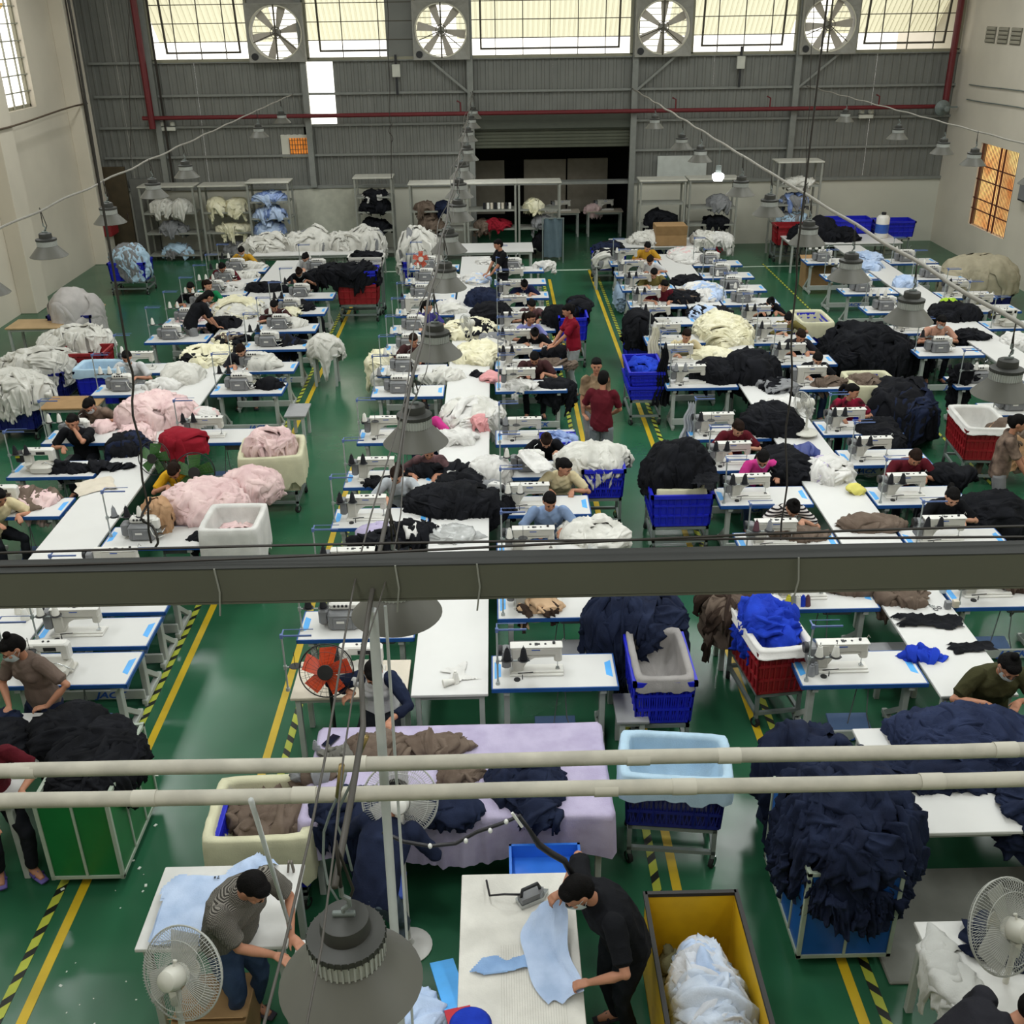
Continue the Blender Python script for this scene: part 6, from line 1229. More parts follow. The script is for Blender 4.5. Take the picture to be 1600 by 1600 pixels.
# --- fourth line
for px, py, rx, ry, h, m, lab, n in ((1362, 418, .25, .3, .12, LBLUE, 'light blue pieces on fourth worktop', 10), (1355, 402, .35, .4, .06, LBLUE, 'thin pale blue sheets at far fourth worktop', 10), (1413, 445, .25, .25, .16, LBLUE, 'stacked light blue pieces on fourth worktop', 12), (1490, 495, .5, .4, .26, BLACK, 'black heap on fourth worktop', 24), (1520, 525, .3, .3, .1, BLACK, 'black scraps on near fourth worktop', 10), (1590, 535, .25, .3, .1, WCLOTH, 'white and lime pieces on near fourth worktop', 10)):
    H(px, py, T, rx, ry, h, m, lab, n, ps=(.4, .25))
H(1480, 475, T, .15, .12, .08, cloth('lime', '#9fc23a'), 'lime green piece on fourth worktop', 3, ps=(.2, .15), kind='', name='scrap', cat='cloth')
x, y, _ = P(1525, 440, .5); crate((x, y, .0), (1.4, .9, .6), BCRATED, 'dark blue base under the beige tarpaulin'); heap(x, y, .6, 1.0, .75, .55, cloth('beige_tarp', '#a39b85'), 'beige tarpaulin draped over bulky goods at right', 6, drape=.5, ps=(1.1, 1.), amp=.05, kind='', name='tarpaulin', cat='cover')
x, y, _ = P(1508, 600, .8); H(1505, 575, 1.0, .18, .1, .12, BK, 'long black garment hung up in the fourth line', 6, drape=.9, ps=(.3, .25), kind='', name='hanging_garment', cat='garment')
x, y, _ = P(1270, 445, .0); t = thing('carton', 'brown cardboard carton standing on floor by dotted line', 'box', (x, y-.2, 0)); ob('carton_body', MB().box(-.35, .35, -.25, .25, 0, .62, .01).mesh('carton_body', CARD), t); ob('flap', MB().cbox((0, -.3, .66), (.7, .2, .008), rx=-.5).cbox((0, .3, .66), (.7, .2, .008), rx=.5).mesh('flap', CARD), t)
x, y, _ = P(1052, 388, .78); t = thing('carton', 'open brown carton on the back table, third line', 'box', (x, 27.5, .755)); ob('carton_body', MB().box(-.4, .4, -.3, .3, 0, .5, .01).mesh('carton_body', CARD), t); ob('flap', MB().cbox((0, -.33, .4), (.8, .01, .24), rx=.25).mesh('flap', CARD), t)
for px, rx, m, lab in ((1012, .45, OFFW, 'off-white heap left of carton on back table'), (1100, .4, OFFW, 'off-white heap right of carton on back table'), (1125, .35, WCLOTH, 'white heap at right end of back table')): H(px, 378, .78, rx, .4, .28, m, lab, 14, ps=(.45, .2))
x, y, _ = P(950, 412, .6); plain_table(x-.35, x+.35, y-.25, y+.25, 'pale stand with striped bundle at far right aisle', z=.6, name='stand_table', m=STEEL); heap(x, y, .6, .4, .32, .35, [OFFW, GREYC, BLACK], 'black and white bundle on stand at far right aisle', 18, ps=(.35, .2)); crate((x+.1, y+.9, .3), (.85, .6, .45), BCRATE, 'blue crate at the far end of right aisle'); heap(x+.1, y+.9, .74, .4, .28, .2, [BLACK, NAVY], 'black pieces in far blue crate of right aisle', 10, ps=(.4, .3)); cart(x+.1, y+.9, .8, .55, .3, 'cart under far blue crate of right aisle')
H(968, 460, .35, .12, .5, .3, cloth('pale_blue_hang', '#8fa3b8'), 'pale blue cloth hanging at far left row, third line', 6, drape=.4, kind='', name='cloth', cat='cloth')
# back right table with dark goods and canister
heap(8.4, 27.9, .78, .7, .4, .5, BK, 'tall black heap on wide back table at right', 24, drape=.1); heap(9.0, 27.6, .78, .5, .3, .3, BK, 'low black heap on wide back table at right', 14, drape=.1)
crate((7.9, 28.6, .5), (.8, .6, .5), RCRATE, 'red crate behind the black heap at back right'); crate((9.5, 28.8, .6), (1.2, .6, .5), BCRATE, 'left blue crate at back right'); crate((10.8, 28.9, .6), (1.0, .6, .42), BCRATE, 'right blue crate at back right')
for x_, lab in ((7.9, 'red crate'), (9.5, 'left blue crate'), (10.8, 'right blue crate')): cart(x_, 28.7+.1, .75, .5, .5 if x_ < 8 else .6, 'cart under %s at back right' % lab)
t = thing('canister', 'white and blue canister with black cap on the back right table', 'canister', (10.15, 27.9, .755)); ob('canister_body', MB().lathe([(0, 0), (.16, 0), (.17, .03), (.17, .5), (.12, .56), (.06, .58), (0, .58)], 18).mesh('canister_body', MWHITE, True, 40), t); ob('canister_label', MB().lathe([(.172, .12), (.173, .35)], 18).mesh('canister_label', LOGO), t); ob('cap', MB().lathe([(0, .58), (.06, .58), (.06, .64), (0, .64)], 12).mesh('cap', MDARK), t)
# ================================================================== front area
# lilac cloth table
t = plain_table(-1.55, .78, 6.25, 7.32, 'table under the lilac cloth in the foreground', z=.84, name='cutting_table')
cx, cy = -.385, 6.78
G = []; n = 180; hx, hy = 1.2, .575; a = np.linspace(0, 2*PI, n, endpoint=False); cc, ss = np.cos(a), np.sin(a); kk = 1/np.maximum(np.abs(cc)/hx, np.abs(ss)/hy); X0, Y0 = cc*kk, ss*kk
for r, dz in ((.02, 0), (.5, 0), (.9, 0), (.985, 0), (1., -.012), (1.0, -.05), (1.0, -.15), (1.0, -.28), (1.0, -.42)):
    if dz == 0: G.append(np.stack([cx+X0*r, cy+Y0*r, .848+.004*vnoise(X0*r, Y0*r, 5, 3)], 1)); continue
    f = (np.sin(a*23+2*vnoise(a, a, 2, 4)*6)*.5+np.sin(a*41)*.25)*(-dz)**.8*.07; corner = np.exp(-((np.abs(X0)-hx)**2+(np.abs(Y0)-hy)**2)/.02)
    nx, ny = np.where(np.abs(cc)/hx > np.abs(ss)/hy, np.sign(cc), 0), np.where(np.abs(cc)/hx <= np.abs(ss)/hy, np.sign(ss), 0)
    o_ = .012+f+.0*dz; ln = 1+.12*np.sin(a*3)+.1*vnoise(a*2, a, 3, 8); G.append(np.stack([cx+X0+(nx+np.sign(X0)*corner*.6)*o_, cy+Y0+(ny+np.sign(Y0)*corner*.6)*o_, .848+dz*ln], 1))
tag(ob('tablecloth', MB().grid(np.array(G), True).mesh('tablecloth', LILAC, True)), 'lilac cloth draped over the foreground table', 'tablecloth')
Z = .858
x, y, z = P(517, 1158, Z); t = thing('phone', 'black smartphone lying on the lilac cloth', 'phone', (x, y, z), -.5); ob('phone_body', MB().box(-.04, .04, -.085, .085, 0, .009, .004).mesh('phone_body', MDARK), t); ob('screen', MB().box(-.036, .036, -.08, .08, .009, .0095).mesh('screen', mat('dark_screen', '#14182c', rough=.1)), t)
for i, (a_, b_) in enumerate(((493, 1170), (499, 1178))): x, y, z = P(a_, b_, Z); cone(x, y, z, CONEG, ['grey spool at the left corner of lilac table', 'grey spool in front of another on lilac table'][i], 'spools on lilac table', s=.7)
H(522, 1182, Z, .12, .05, .04, [cloth('bead_grey', '#6a6862')], 'small heap of grey trims beside the phone', 12, ps=(.06, .05), drape=.01)
H(590, 1172, Z, .3, .16, .1, [TAUPE], 'taupe garment under the hands of the raglan-sleeved woman', 14, ps=(.35, .2), kind='', name='garment', cat='garment')
H(680, 1165, Z, .26, .1, .06, [TAUPE], 'taupe pieces in middle of lilac table', 12, ps=(.28, .14))
H(500, 1208, Z, .18, .08, .06, [TAUPE, GREYC], 'taupe crumpled piece at left end of lilac table', 8, ps=(.25, .12), kind='', name='garment', cat='garment')
H(722, 1210, Z, .16, .12, .07, [TAUPE], 'taupe piece beside fan grille on lilac table', 8, ps=(.2, .14), kind='', name='garment', cat='garment')
H(545, 1262, Z, .3, .2, .07, [NAVY], 'navy garment hanging off left front of lilac table', 12, drape=.4, ps=(.45, .25), kind='', name='garment', cat='garment')
H(690, 1262, Z, .3, .16, .06, [NAVY], 'navy garment in front of the fan on lilac table', 10, ps=(.4, .2), drape=.12, kind='', name='garment', cat='garment')
H(820, 1225, Z, .3, .3, .09, [NAVY], 'navy jacket spread on lilac table right of the fan', 16, ps=(.4, .22), drape=.05, kind='', name='garment', cat='garment')
H(845, 1268, Z, .14, .12, .06, [NAVY], 'navy sleeves hanging at the front edge of lilac table', 8, ps=(.25, .12), drape=.12, kind='', name='garment', cat='garment')
# cream basket with taupe pieces left of the lilac table
x, y, rz = -1.88, 6.42, .03; cart(x, y, .6, .55, .25, 'low green-grey cart under cream lined basket'); crate((x, y, .25), (.7, .66, .5), BCRATE, 'blue lattice crate covered by a cream liner', rz, True); liner((x-.03, y, .78), .76, .7, .3, .42, LINERC, 'cream liner folded over blue crate beside lilac table', rz); heap(x, y+.05, .6, .34, .3, .2, [TAUPE], 'taupe pieces in the cream lined crate', 14, ps=(.3, .25))
# folding table of the checked man
x0, y0, _ = P(257, 1357, .85); x1, _, _ = P(478, 1355, .85); PT = mat('white_plastic_table', '#c9c8c4', rough=.4)
ft = plain_table(-2.48, -1.47, 5.02, 5.76, 'white plastic table with stacked light blue tees', z=.85, name='plastic_table', m=PT); 
plain_table(-1.42, -.72, 4.55, 5.1, 'small white side table partly under the front lamp', z=.82, name='side_table', m=PT)
x, y, _ = P(310, 1425, .86)
for i in range(5):
    o = strewn(x+.01*math.sin(i*2.1), y+.0+.012*math.cos(i*3), .858+i*.012, .62, .62, LBLUE, 'light blue folded tee in the stack on plastic table, %s' % ['bottom one', 'second from bottom', 'middle one', 'second from top', 'top one with small dark print'][i], rz=.05*math.sin(i*5), hgt=.014, name='folded_tee', cat='tee', outline=[(-.38, -.48), (.38, -.48), (.4, .1), (.48, .3), (.3, .46), (.1, .42), (-.1, .42), (-.3, .46), (-.48, .3), (-.4, .1)], freq=.6, warp=.12)
    o['group'] = 'stack of light blue tees'
PR = mat('dark_print', '#23252e', rough=.7); x2, y2, _ = P(341, 1372, .93); t_ = MB().box(-.012, -.004, -.006, .006, 0, .001).box(.002, .012, -.008, -.002, 0, .001).box(.004, .01, .002, .008, 0, .001); pr = ob('print', t_.mesh('print', PR), None, (x2, y2, .935)); w_ = pr.matrix_world.copy(); pr.parent = o; pr.location = (x2-o.location.x, y2-o.location.y, .028); pr.scale = (1.6,)*3
strewn(*P(392, 1372, .86), .45, .4, LBLUE, 'light blue tee partly behind the man in checked shirt', rz=.6, hgt=.03, outline=TEE)
x, y, _ = P(455, 1362, .85); t = thing('clip', 'grey plastic clamp standing on table corner', 'clamp', (x, y, .85)); ob('jaw', MB().cbox((-.015, 0, .05), (.014, .03, .1), .003, ry=.15).cbox((.015, 0, .05), (.014, .03, .1), .003, ry=-.1).mesh('jaw', mat('grey_clamp', '#6e675f', rough=.6)), t)
# ironing table
it = plain_table(-.33, .46, 4.15, 5.62, 'padded white ironing table in the foreground', z=.85, name='ironing_table', m=cloth('ironing_pad', '#cfccc4')); 
PAD = mat('quilted_pad', '#d2d0ca', rough=.9, bump=.5, bscale=60)
q = MB()
for i in range(26): q.box(-.12+i*.016, -.118+i*.016, -.7, .1, .85, .852)
ob('pad_stitching', q.mesh('pad_stitching', cloth('pad_line', '#b5b1a8')), it)['kind'] = 'stuff'
strewn(*P(780, 1507, .86), .38, .15, cloth('sky_collar', '#7f9fca', '#8fadd4'), 'sky blue cut piece lying on the ironing table', rz=.12, hgt=.012, warp=.2, outline=[(-.5, -.2), (-.3, .3), (-.05, .5), (.12, .1), (.5, .35), (.5, -.35), (.1, -.45), (-.3, -.45)])
# garment held between the two hands of the man in black
pA = Vector(P(872, 1385, 1.12)); pB = Vector(P(905, 1545, .98)); G = []
for i in range(22):
    t_ = i/21; row = []
    for j in range(16):
        s_ = j/15; top = pA.lerp(pB, t_); w_ = .2+.12*math.sin(t_*PI); sag = .1*math.sin(t_*PI); row.append((top.x+.02-w_*s_+.02*math.sin(t_*9+s_*3), top.y+.015*math.sin(s_*12+t_*5), max(.868, top.z-sag-.2*s_-.02*abs(math.sin(s_*8+t_*3)))))
    G.append(row)
tag(ob('held_garment', MB().grid(np.array(G)).mesh('held_garment', LBLUE, True)), 'light blue garment held up by the man in black tee', 'garment')
x, y, _ = P(832, 1405, .86); t = thing('iron', 'grey steam iron standing on the ironing table', 'iron', (x, y, .855), .5); ob('soleplate', MB().prism([(-.11, -.045), (.06, -.05), (.13, 0), (.06, .05), (-.11, .045)], 0, .035).mesh('soleplate', CHROME), t); ob('iron_body', MB().prism([(-.1, -.035), (.04, -.04), (.09, 0), (.04, .04), (-.1, .035)], .035, .075).mesh('iron_body', MGREY), t); ob('handle', MB().tube([(-.09, 0, .07), (-.08, 0, .13), (.04, 0, .13), (.06, 0, .08)], .013, 8).mesh('handle', MDARK, True), t); ob('hose', MB().tube([(-.1, 0, .1), (-.2, .04, .12), (-.26, .14, .05), (-.2, .3, .02)], .008, 6).mesh('hose', HS, True), t)
x, y, _ = P(862, 1357, .6); BLT = mat('blue_tray', '#2c6fd0', rough=.4); t = thing('tray', 'bright blue plastic tray behind the ironing table', 'tray', (.28, 5.9, .55)); ob('tray_body', MB().box(-.27, .27, -.18, .18, 0, .02).box(-.27, -.25, -.18, .18, 0, .14).box(.25, .27, -.18, .18, 0, .14).box(-.27, .27, -.18, -.16, 0, .14).box(-.27, .27, .16, .18, 0, .14).mesh('tray_body', BLT), t); ob('tray_stand', MB().box(-.2, .2, -.1, .1, -.55, 0, .01).mesh('tray_stand', GREYST), t)
# blue board with red label, tees and blue cloth at the bottom
t = thing('board', 'blue board with red printed end leaning by the ironing table', 'board', (0, 0, 0)); a_ = P(690, 1503, .62); c_ = P(722, 1600, .9); ob('board_body', MB().beam(a_, c_, .16, .02).mesh('board_body', STICK), t); m_ = Vector(a_).lerp(Vector(c_), .78); ob('red_label', MB().beam(tuple(m_), c_, .162, .022).mesh('red_label', mat('red_print', '#b02030', rough=.5)), t)
plain_table(-1.05, -.42, 3.95, 4.45, 'low table under light blue tees at bottom edge', z=.75, name='low_table', m=WOOD); heap(*P(625, 1590, .76), .3, .2, .08, [LBLUE], 'light blue tees heaped at the bottom edge below lamp', 12, ps=(.35, .25)); t = thing('cap_object', 'royal blue round lid at the bottom edge', 'lid', P(735, 1600, .95)); ob('lid_body', MB().lathe([(0, .03), (.1, .02), (.13, -.01), (.12, -.02), (0, -.02)], 24).mesh('lid_body', RBLUE, True), t); ob('lid_stem', MB().tube([(0, 0, -.02), (0, 0, -.9)], .015, 8).mesh('lid_stem', GREYST), t)
x, y, _ = P(600, 1392, .5); stool(x-.02, y+.12, 'round-backed stool with blue seat behind the front lamp', STLB)
plain_table(-1.12, -.72, 4.6, 4.95, 'cardboard box table by the checked man', z=.35, name='carton_table', m=CARD) if False else None
x, y, _ = P(350, 1570, .3); t = thing('carton', 'brown carton on the floor behind the big left fan', 'box', (x-.05, y, 0)); ob('carton_body', MB().box(-.25, .25, -.2, .2, 0, .38, .008).mesh('carton_body', CARD), t); ob('flap', MB().cbox((0, -.2, .42), (.5, .1, .006), rx=-.9).mesh('flap', CARD), t)
# yellow bin
YP = mat('yellow_panel', '#c9a216', rough=.5); BRIM = mat('black_rim', '#1d1b19', rough=.6)
t = thing('bin', 'yellow-lined bin with black rim full of pale garments', 'bin', (1.28, 4.82, 0)); hw, hl = .32, .62
ob('side_panel', MB().box(-hw, -hw+.012, -hl, hl, .12, .8).mesh('side_panel', YP), t); ob('side_panel', MB().box(hw-.012, hw, -hl, hl, .12, .8).mesh('side_panel', YP), t); ob('end_panel', MB().box(-hw, hw, hl-.012, hl, .12, .8).mesh('end_panel', YP), t); ob('end_panel', MB().box(-hw, hw, -hl, -hl+.012, .12, .8).mesh('end_panel', YP), t); ob('floor_panel', MB().box(-hw, hw, -hl, hl, .12, .14).mesh('floor_panel', YP), t)
rm = MB().box(-hw-.015, -hw+.015, -hl-.015, hl+.015, .79, .82).box(hw-.015, hw+.015, -hl-.015, hl+.015, .79, .82).box(-hw, hw, hl-.015, hl+.015, .79, .82).box(-hw, hw, -hl-.015, -hl+.015, .79, .82); ob('rim', rm.mesh('rim', BRIM), t)
for a_ in (-1, 1):
    for b_ in (-1, 1): ob('caster', mk('caster', lambda: MB().lathe([(0, -.015), (.04, -.015), (.04, .015), (0, .015)], 12, M=Matrix.Translation((0, 0, .042)) @ Matrix.Rotation(PI/2, 4, 'Y')).box(-.02, .02, -.02, .02, .07, .13), RUBBER), t, (a_*.26, b_*.55, 0))
heap(1.29, 4.7, .42, .225, .5, .3, [cloth('ice_blue', '#b4bfd0', '#c4cddb'), cloth('pearl', '#c2c5cc'), LBLUE], 'pale blue-grey garments filling the yellow bin', 46, wts=[5, 4, 1], ps=(.36, .17), amp=.085, res=22, drape=.02, mess=1.6); heap(1.1, 4.75, .4, .09, .48, .14, [cloth('moss', '#5d5a42')], 'mossy cloth along the left side of yellow bin', 14, ps=(.2, .1))
# blue cart with navy garments
def panel_bin(name, cx, cy, L, W, z0, z1, pm, fm, label, nb=3, rz=0.):
    t = thing(name, label, 'bin', (cx, cy, 0), rz); hw, hl = W/2, L/2
    for s_ in (-1, 1):
        ob('side_panel', MB().box(s_*hw-.004, s_*hw+.004, -hl, hl, z0, z1).mesh('side_panel', pm), t); ob('end_panel', MB().box(-hw, hw, s_*hl-.004, s_*hl+.004, z0, z1).mesh('end_panel', pm), t)
    f = .03
    for a_ in (-1, 1):
        for b_ in (-1, 1):
            ob('post', MB().box(-f/2, f/2, -f/2, f/2, z0-.02, z1+.02).mesh('post', fm), t, (a_*hw, b_*hl, 0)); ob('caster', mk('caster', lambda: MB().lathe([(0, -.015), (.04, -.015), (.04, .015), (0, .015)], 12), RUBBER), t, (a_*(hw-.08), b_*(hl-.1), 0))
    for z in (z0, z1):
        ob('rail', MB().box(-hw-f/2, hw+f/2, -hl-f/2, -hl+f/2, z-f/2, z+f/2).box(-hw-f/2, hw+f/2, hl-f/2, hl+f/2, z-f/2, z+f/2).box(-hw-f/2, -hw+f/2, -hl, hl, z-f/2, z+f/2).box(hw-f/2, hw+f/2, -hl, hl, z-f/2, z+f/2).mesh('rail', fm), t)
    for i in range(1, nb+1):
        yy = -hl+L*i/(nb+1)
        for s_ in (-1, 1): ob('batten', MB().box(s_*(hw+.008)-.006, s_*(hw+.008)+.006, yy-.01, yy+.01, z0, z1).mesh('batten', fm), t)
    for s_ in (-1, 1): ob('batten', MB().box(-.01, .01, s_*(hl+.008)-.006, s_*(hl+.008)+.006, z0, z1).mesh('batten', fm), t)
    return t
FRM = mat('pale_green_frame', '#9aa596', rough=.5); BPN = mat('blue_sheet_panel', '#0f4f9e', rough=.4); GPN = mat('green_sheet_panel', '#12662f', rough=.35, alpha=1)
panel_bin('panel_bin', 2.45, 5.98, 1.0, .66, .12, .92, BPN, FRM, 'blue panelled bin on casters overloaded with navy garments')
heap(2.5, 5.98, .9, .48, .6, .42, [NAVY], 'mountain of navy garments spilling over the blue bin', 90, drape=.72, ps=(.34, .2), amp=.075, res=18, mess=1.6)
heap(2.55, 6.95, .55, .4, .35, .4, [NAVY], 'navy heap behind the blue bin', 24, drape=.3)
heap(2.55, 6.9, .0, .35, .3, .6, [NAVY], 'navy garments on the floor behind blue bin', 10, drape=.1)
panel_bin('panel_bin', -3.4, 6.9, .95, .56, .12, .9, GPN, FRM, 'green panelled bin on casters filled with black garments', 2)
heap(-3.4, 6.98, .84, .36, .55, .14, BK, 'black garments filling the green panelled bin', 36, drape=.1, ps=(.4, .25)); heap(-3.75, 7.35, .86, .3, .3, .12, BK, 'black garments spilling toward the white left table', 16, drape=.2)
# white table front right with navy garments
plain_table(3.0, 4.9, 6.02, 7.3, 'white table front right covered in navy garments', z=.76, name='cutting_table')
heap(3.95, 7.05, .76, .75, .4, .22, [cloth('slate_navy', '#1f2740', '#2b3450')], 'slate navy garments heaped at far side of right front table', 40, ps=(.5, .25), drape=.05); heap(4.35, 6.25, .76, .5, .35, .14, [NAVY], 'navy garments hanging off right front table', 26, drape=.5, ps=(.5, .22)); heap(3.55, 6.7, .76, .6, .25, .1, [NAVY], 'flat navy garments in middle of right front table', 16, ps=(.5, .3), drape=.03)
tag(ob('floor_board', MB().box(2.75, 4.4, 5.3, 6.4, .0, .03, .01).mesh('floor_board', mat('grey_board', '#7c7d76', rough=.8))), 'grey board lying on the floor under the right front table', 'board')
# corner table with fan at right
x, y, _ = P(1545, 1460, .8); plain_table(2.75, 3.55, 4.3, 5.15, 'white cloth-edged table in bottom right corner', z=.8, name='side_table', m=PT); heap(3.3, 4.95, .8, .3, .2, .06, NAVY, 'navy cloth on bottom right corner table', 6, kind='', name='cloth', cat='cloth')
heap(2.85, 4.75, .8, .12, .35, .03, [cloth('paper_white', '#bdbdb9')], 'white sheet hanging off bottom right table', 5, drape=.35, ps=(.4, .35), amp=.03, kind='', name='sheet', cat='cloth')
# left edge white table
plain_table(-4.62, -3.9, 6.5, 7.72, 'white table at the left edge with black garments', z=.8, name='cutting_table'); heap(-4.35, 7.25, .8, .3, .3, .12, BK, 'black garments on white left edge table', 14, ps=(.4, .25)); heap(-4.5, 7.6, .8, .22, .12, .06, [NAVY], 'navy garment with white print on left edge table', 6, kind='', name='garment', cat='garment')
# ================================================================== fans
x, y, z = P(285, 1520, 1.25); fan(x, y, z, .275, 'big grey pedestal fan in the bottom left, seen from behind', yaw=2.75, pitch=.5, pole=1.25, nw=90)
x, y, z = P(625, 1250, 1.35); fan(x, y, z, .27, 'pale wire fan standing before the lilac table', yaw=PI, pitch=.45, pole=1.35, nw=90, body=MWHITE)
x, y, z = P(1572, 1448, 1.2); fan(x, y, z, .3, 'pale wire fan at bottom right corner', yaw=-2.7, pitch=.5, pole=1.2, nw=90)
OR = mat('orange_blade', '#c4421c', rough=.4); GRB = mat('green_blade', '#2f5f24', rough=.4, alpha=.9); BKP = mat('black_fan_plastic', '#141416', rough=.4)
x, y, z = P(510, 1048, 1.15); fan(x, y, z, .24, 'pedestal fan with orange blades and black guard', yaw=0, pitch=-.35, blade_m=OR, n=5, wire=BKP, body=BKP, pole=1.15, nw=24)
x, y, z = P(241, 716, .95); fan(x, y, z, .23, 'left green-bladed fan with black guard on the first line', yaw=-.2, pitch=-.3, blade_m=GRB, n=5, wire=BKP, body=BKP, pole=.95, nw=20)
x, y, z = P(304, 738, .95); fan(x, y, z, .26, 'right green-bladed fan behind woman in yellow tee', yaw=.2, pitch=-.3, blade_m=GRB, n=5, wire=BKP, body=BKP, pole=.95, nw=20)
x, y, z = P(1255, 632, 1.25); fan(x, y, z, .19, 'small white table fan turned left on third worktop', yaw=-1.2, pitch=.1, blade_m=BLG, n=3, body=PLW, pole=.45, nw=40)
x, y, z = P(728, 507, 1.2); fan(x, y, z, .18, 'small white table fan on second worktop amid cream heap', yaw=-1.0, pitch=.1, blade_m=BLG, n=3, body=PLW, pole=.42, nw=36)
x, y, z = P(657, 405, 1.2); fan(x, y, z, .2, 'orange-bladed fan before tall white heap, second line', yaw=.2, pitch=-.2, blade_m=OR, n=5, body=PLW, wire=WIRE, pole=1.1, nw=20)
# ================================================================== shelving at the back
SHF = mat('shelf_steel', '#8b8c84', rough=.5); SHT = mat('shelf_top_white', '#bdbbb0', rough=.6)
def shelf(x0, x1, y, h, lv, label, goods, d=.6, top=True, m=None):
    t = thing('shelving_unit', label, 'shelf', ((x0+x1)/2, y, 0), group='shelving along the back wall'); w_ = (x1-x0)/2; m = m or SHF
    po = MB().box(-.025, .025, -.025, .025, 0, h).mesh('post', m)
    for a_ in (-1, 1):
        for b_ in (-1, 1): ob('post', po, t, (a_*w_, b_*d/2, 0))
    sh = MB().box(-w_, w_, -d/2, d/2, -.02, .02).mesh('shelf_board', m)
    for z in lv: ob('shelf_board', sh, t, (0, 0, z))
    ob('top_board', MB().box(-w_-.05, w_+.05, -d/2-.05, d/2+.05, h, h+.04, .01).mesh('top_board', SHT), t)
    for i, (z, fx, rw, hh, mm, lab) in enumerate(goods): heap((x0+x1)/2+fx*w_, y-.05, z+.02, rw, d*.5, hh, mm, lab+' on '+label.split(',')[0], 12, drape=.06, ps=(.35, .2))
BL = [LBLUE, BLUEPRINT]
shelf(-9.75, -8.3, 30.2, 2.0, (.15, .75, 1.3), 'dim shelf unit at far left', [(1.3, -.3, .35, .35, OFFW, 'left cream bundle, upper tier,'), (1.3, .4, .3, .3, OFFW, 'right cream bundle, upper tier,'), (.75, 0, .4, .25, [GREYC], 'grey bundle'), (.15, 0, .45, .25, [GREYC, LINERB], 'grey-green bundle at the bottom')])
shelf(-8.1, -6.8, 30.2, 2.0, (.15, .75, 1.3), 'second shelf unit from left', [(1.3, -.45, .28, .3, CREAM, 'left cream bundle'), (1.3, .4, .3, .38, CREAM, 'right cream bundle'), (.75, .2, .5, .3, CREAM, 'draped cream bundle'), (.15, .2, .4, .3, GREYC, 'grey bundle')])
shelf(-6.75, -5.65, 30.0, 2.1, (.15, .7, 1.15, 1.6), 'shelf unit with blue-white goods', [(1.6, 0, .5, .22, BL, 'top blue-white bundle'), (1.15, 0, .5, .28, BL, 'second blue-white bundle'), (.7, -.2, .45, .35, BL, 'third blue-white bundle')])
shelf(-3.85, -2.85, 30.2, 2.15, (.15, .75, 1.25, 1.65), 'shelf unit with dark goods beside white sheet', [(1.65, 0, .35, .15, [WCLOTH, BLACK], 'black-white bundle'), (1.25, 0, .42, .3, BK, 'upper dark bundle'), (.75, 0, .42, .3, BK, 'lower dark bundle')])
shelf(-2.3, -.85, 29.6, 2.05, (.3, .85, 1.35), 'wide pale shelf unit left of door', [(1.35, -.5, .25, .2, TAUPE, 'brown bundle'), (1.35, .2, .2, .2, NAVY, 'navy bundle'), (.85, -.3, .35, .35, TAUPE, 'taupe bundle'), (.3, .1, .4, .35, BK, 'black bundle')])
shelf(-.75, .55, 29.6, 2.05, (.3, .85, 1.35), 'cluttered shelf unit in front of door', [(.85, .2, .4, .22, REDC, 'crimson bundle'), (.85, -.4, .2, .2, TAUPE, 'taupe bundle')])
for i in range(8): x_ = -.3+i*.1; tag(ob('spool_box', MB().box(-.035, .035, -.04, .04, 0, .16, .004).mesh('spool_box', [CONEK, CONEW, PALEWOOD][i % 3]), None, (x_, 29.45, 1.375)), '%s small upright box on the cluttered shelf, %s' % (['black', 'white', 'tan'][i % 3], ['leftmost', 'second from left', 'third from left', 'fourth from left', 'fourth from right', 'third from right', 'second from right', 'rightmost'][i]), 'box', 'small boxes on cluttered shelf')
shelf(.65, 1.75, 29.6, 2.05, (.3, .85, 1.35), 'pale shelf unit at door with dark garment', [(1.35, -.3, .25, .25, CREAM, 'cream bundle'), (.85, .2, .35, .3, GREYC, 'grey bundle'), (.3, .2, .35, .45, BK, 'black bundle')])
shelf(3.95, 5.15, 29.6, 2.05, (.25, .85, 1.45), 'white shelf unit right of door', [(.85, 0, .48, .42, BK, 'large black bundle'), (.25, -.4, .3, .4, NAVY, 'left navy bundle'), (.25, .4, .3, .4, NAVY, 'right navy bundle')])
shelf(5.3, 6.6, 29.7, 2.05, (.25, .85, 1.3), 'pale shelf unit with maroon bundle', [(.25, .4, .35, .35, REDC, 'maroon bundle'), (.25, -.5, .22, .35, GREYC, 'grey bundle'), (.85, .2, .35, .18, BK, 'black bundle'), (1.3, .3, .3, .35, GREYC, 'grey upper bundle')])
shelf(7.6, 8.75, 29.4, 2.5, (.35, .9, 1.4, 1.9), 'tall shelf unit at back right', [(1.4, 0, .4, .25, [GREYC, BLUEPRINT], 'grey print bundle'), (.9, 0, .42, .3, [GREYC, LINERB], 'grey-blue bundle'), (.35, 0, .45, .3, [GREYC], 'grey bundle'), (1.9, .1, .4, .18, [OFFW], 'off-white bundle')])
# hanging white sheet on the low wall, white boards
tag(ob('hanging_sheet', MB().grid(np.array([[(-5.7+2.1*i/16, YB-.03+.012*math.sin(i*1.3), 1.75-1.5*j/8) for i in range(17)] for j in range(9)])).mesh('hanging_sheet', cloth('sheet_offwhite', '#b9b8aa'), True)), 'off-white sheet hanging on the low back wall', 'sheet')
tag(ob('white_board', MB().box(4.6, 6.0, YB-.12, YB-.08, 1.85, 2.5, .01).mesh('white_board', mat('board_white', '#b9bdb8', rough=.4))), 'white board fixed above the shelves right of door', 'board')
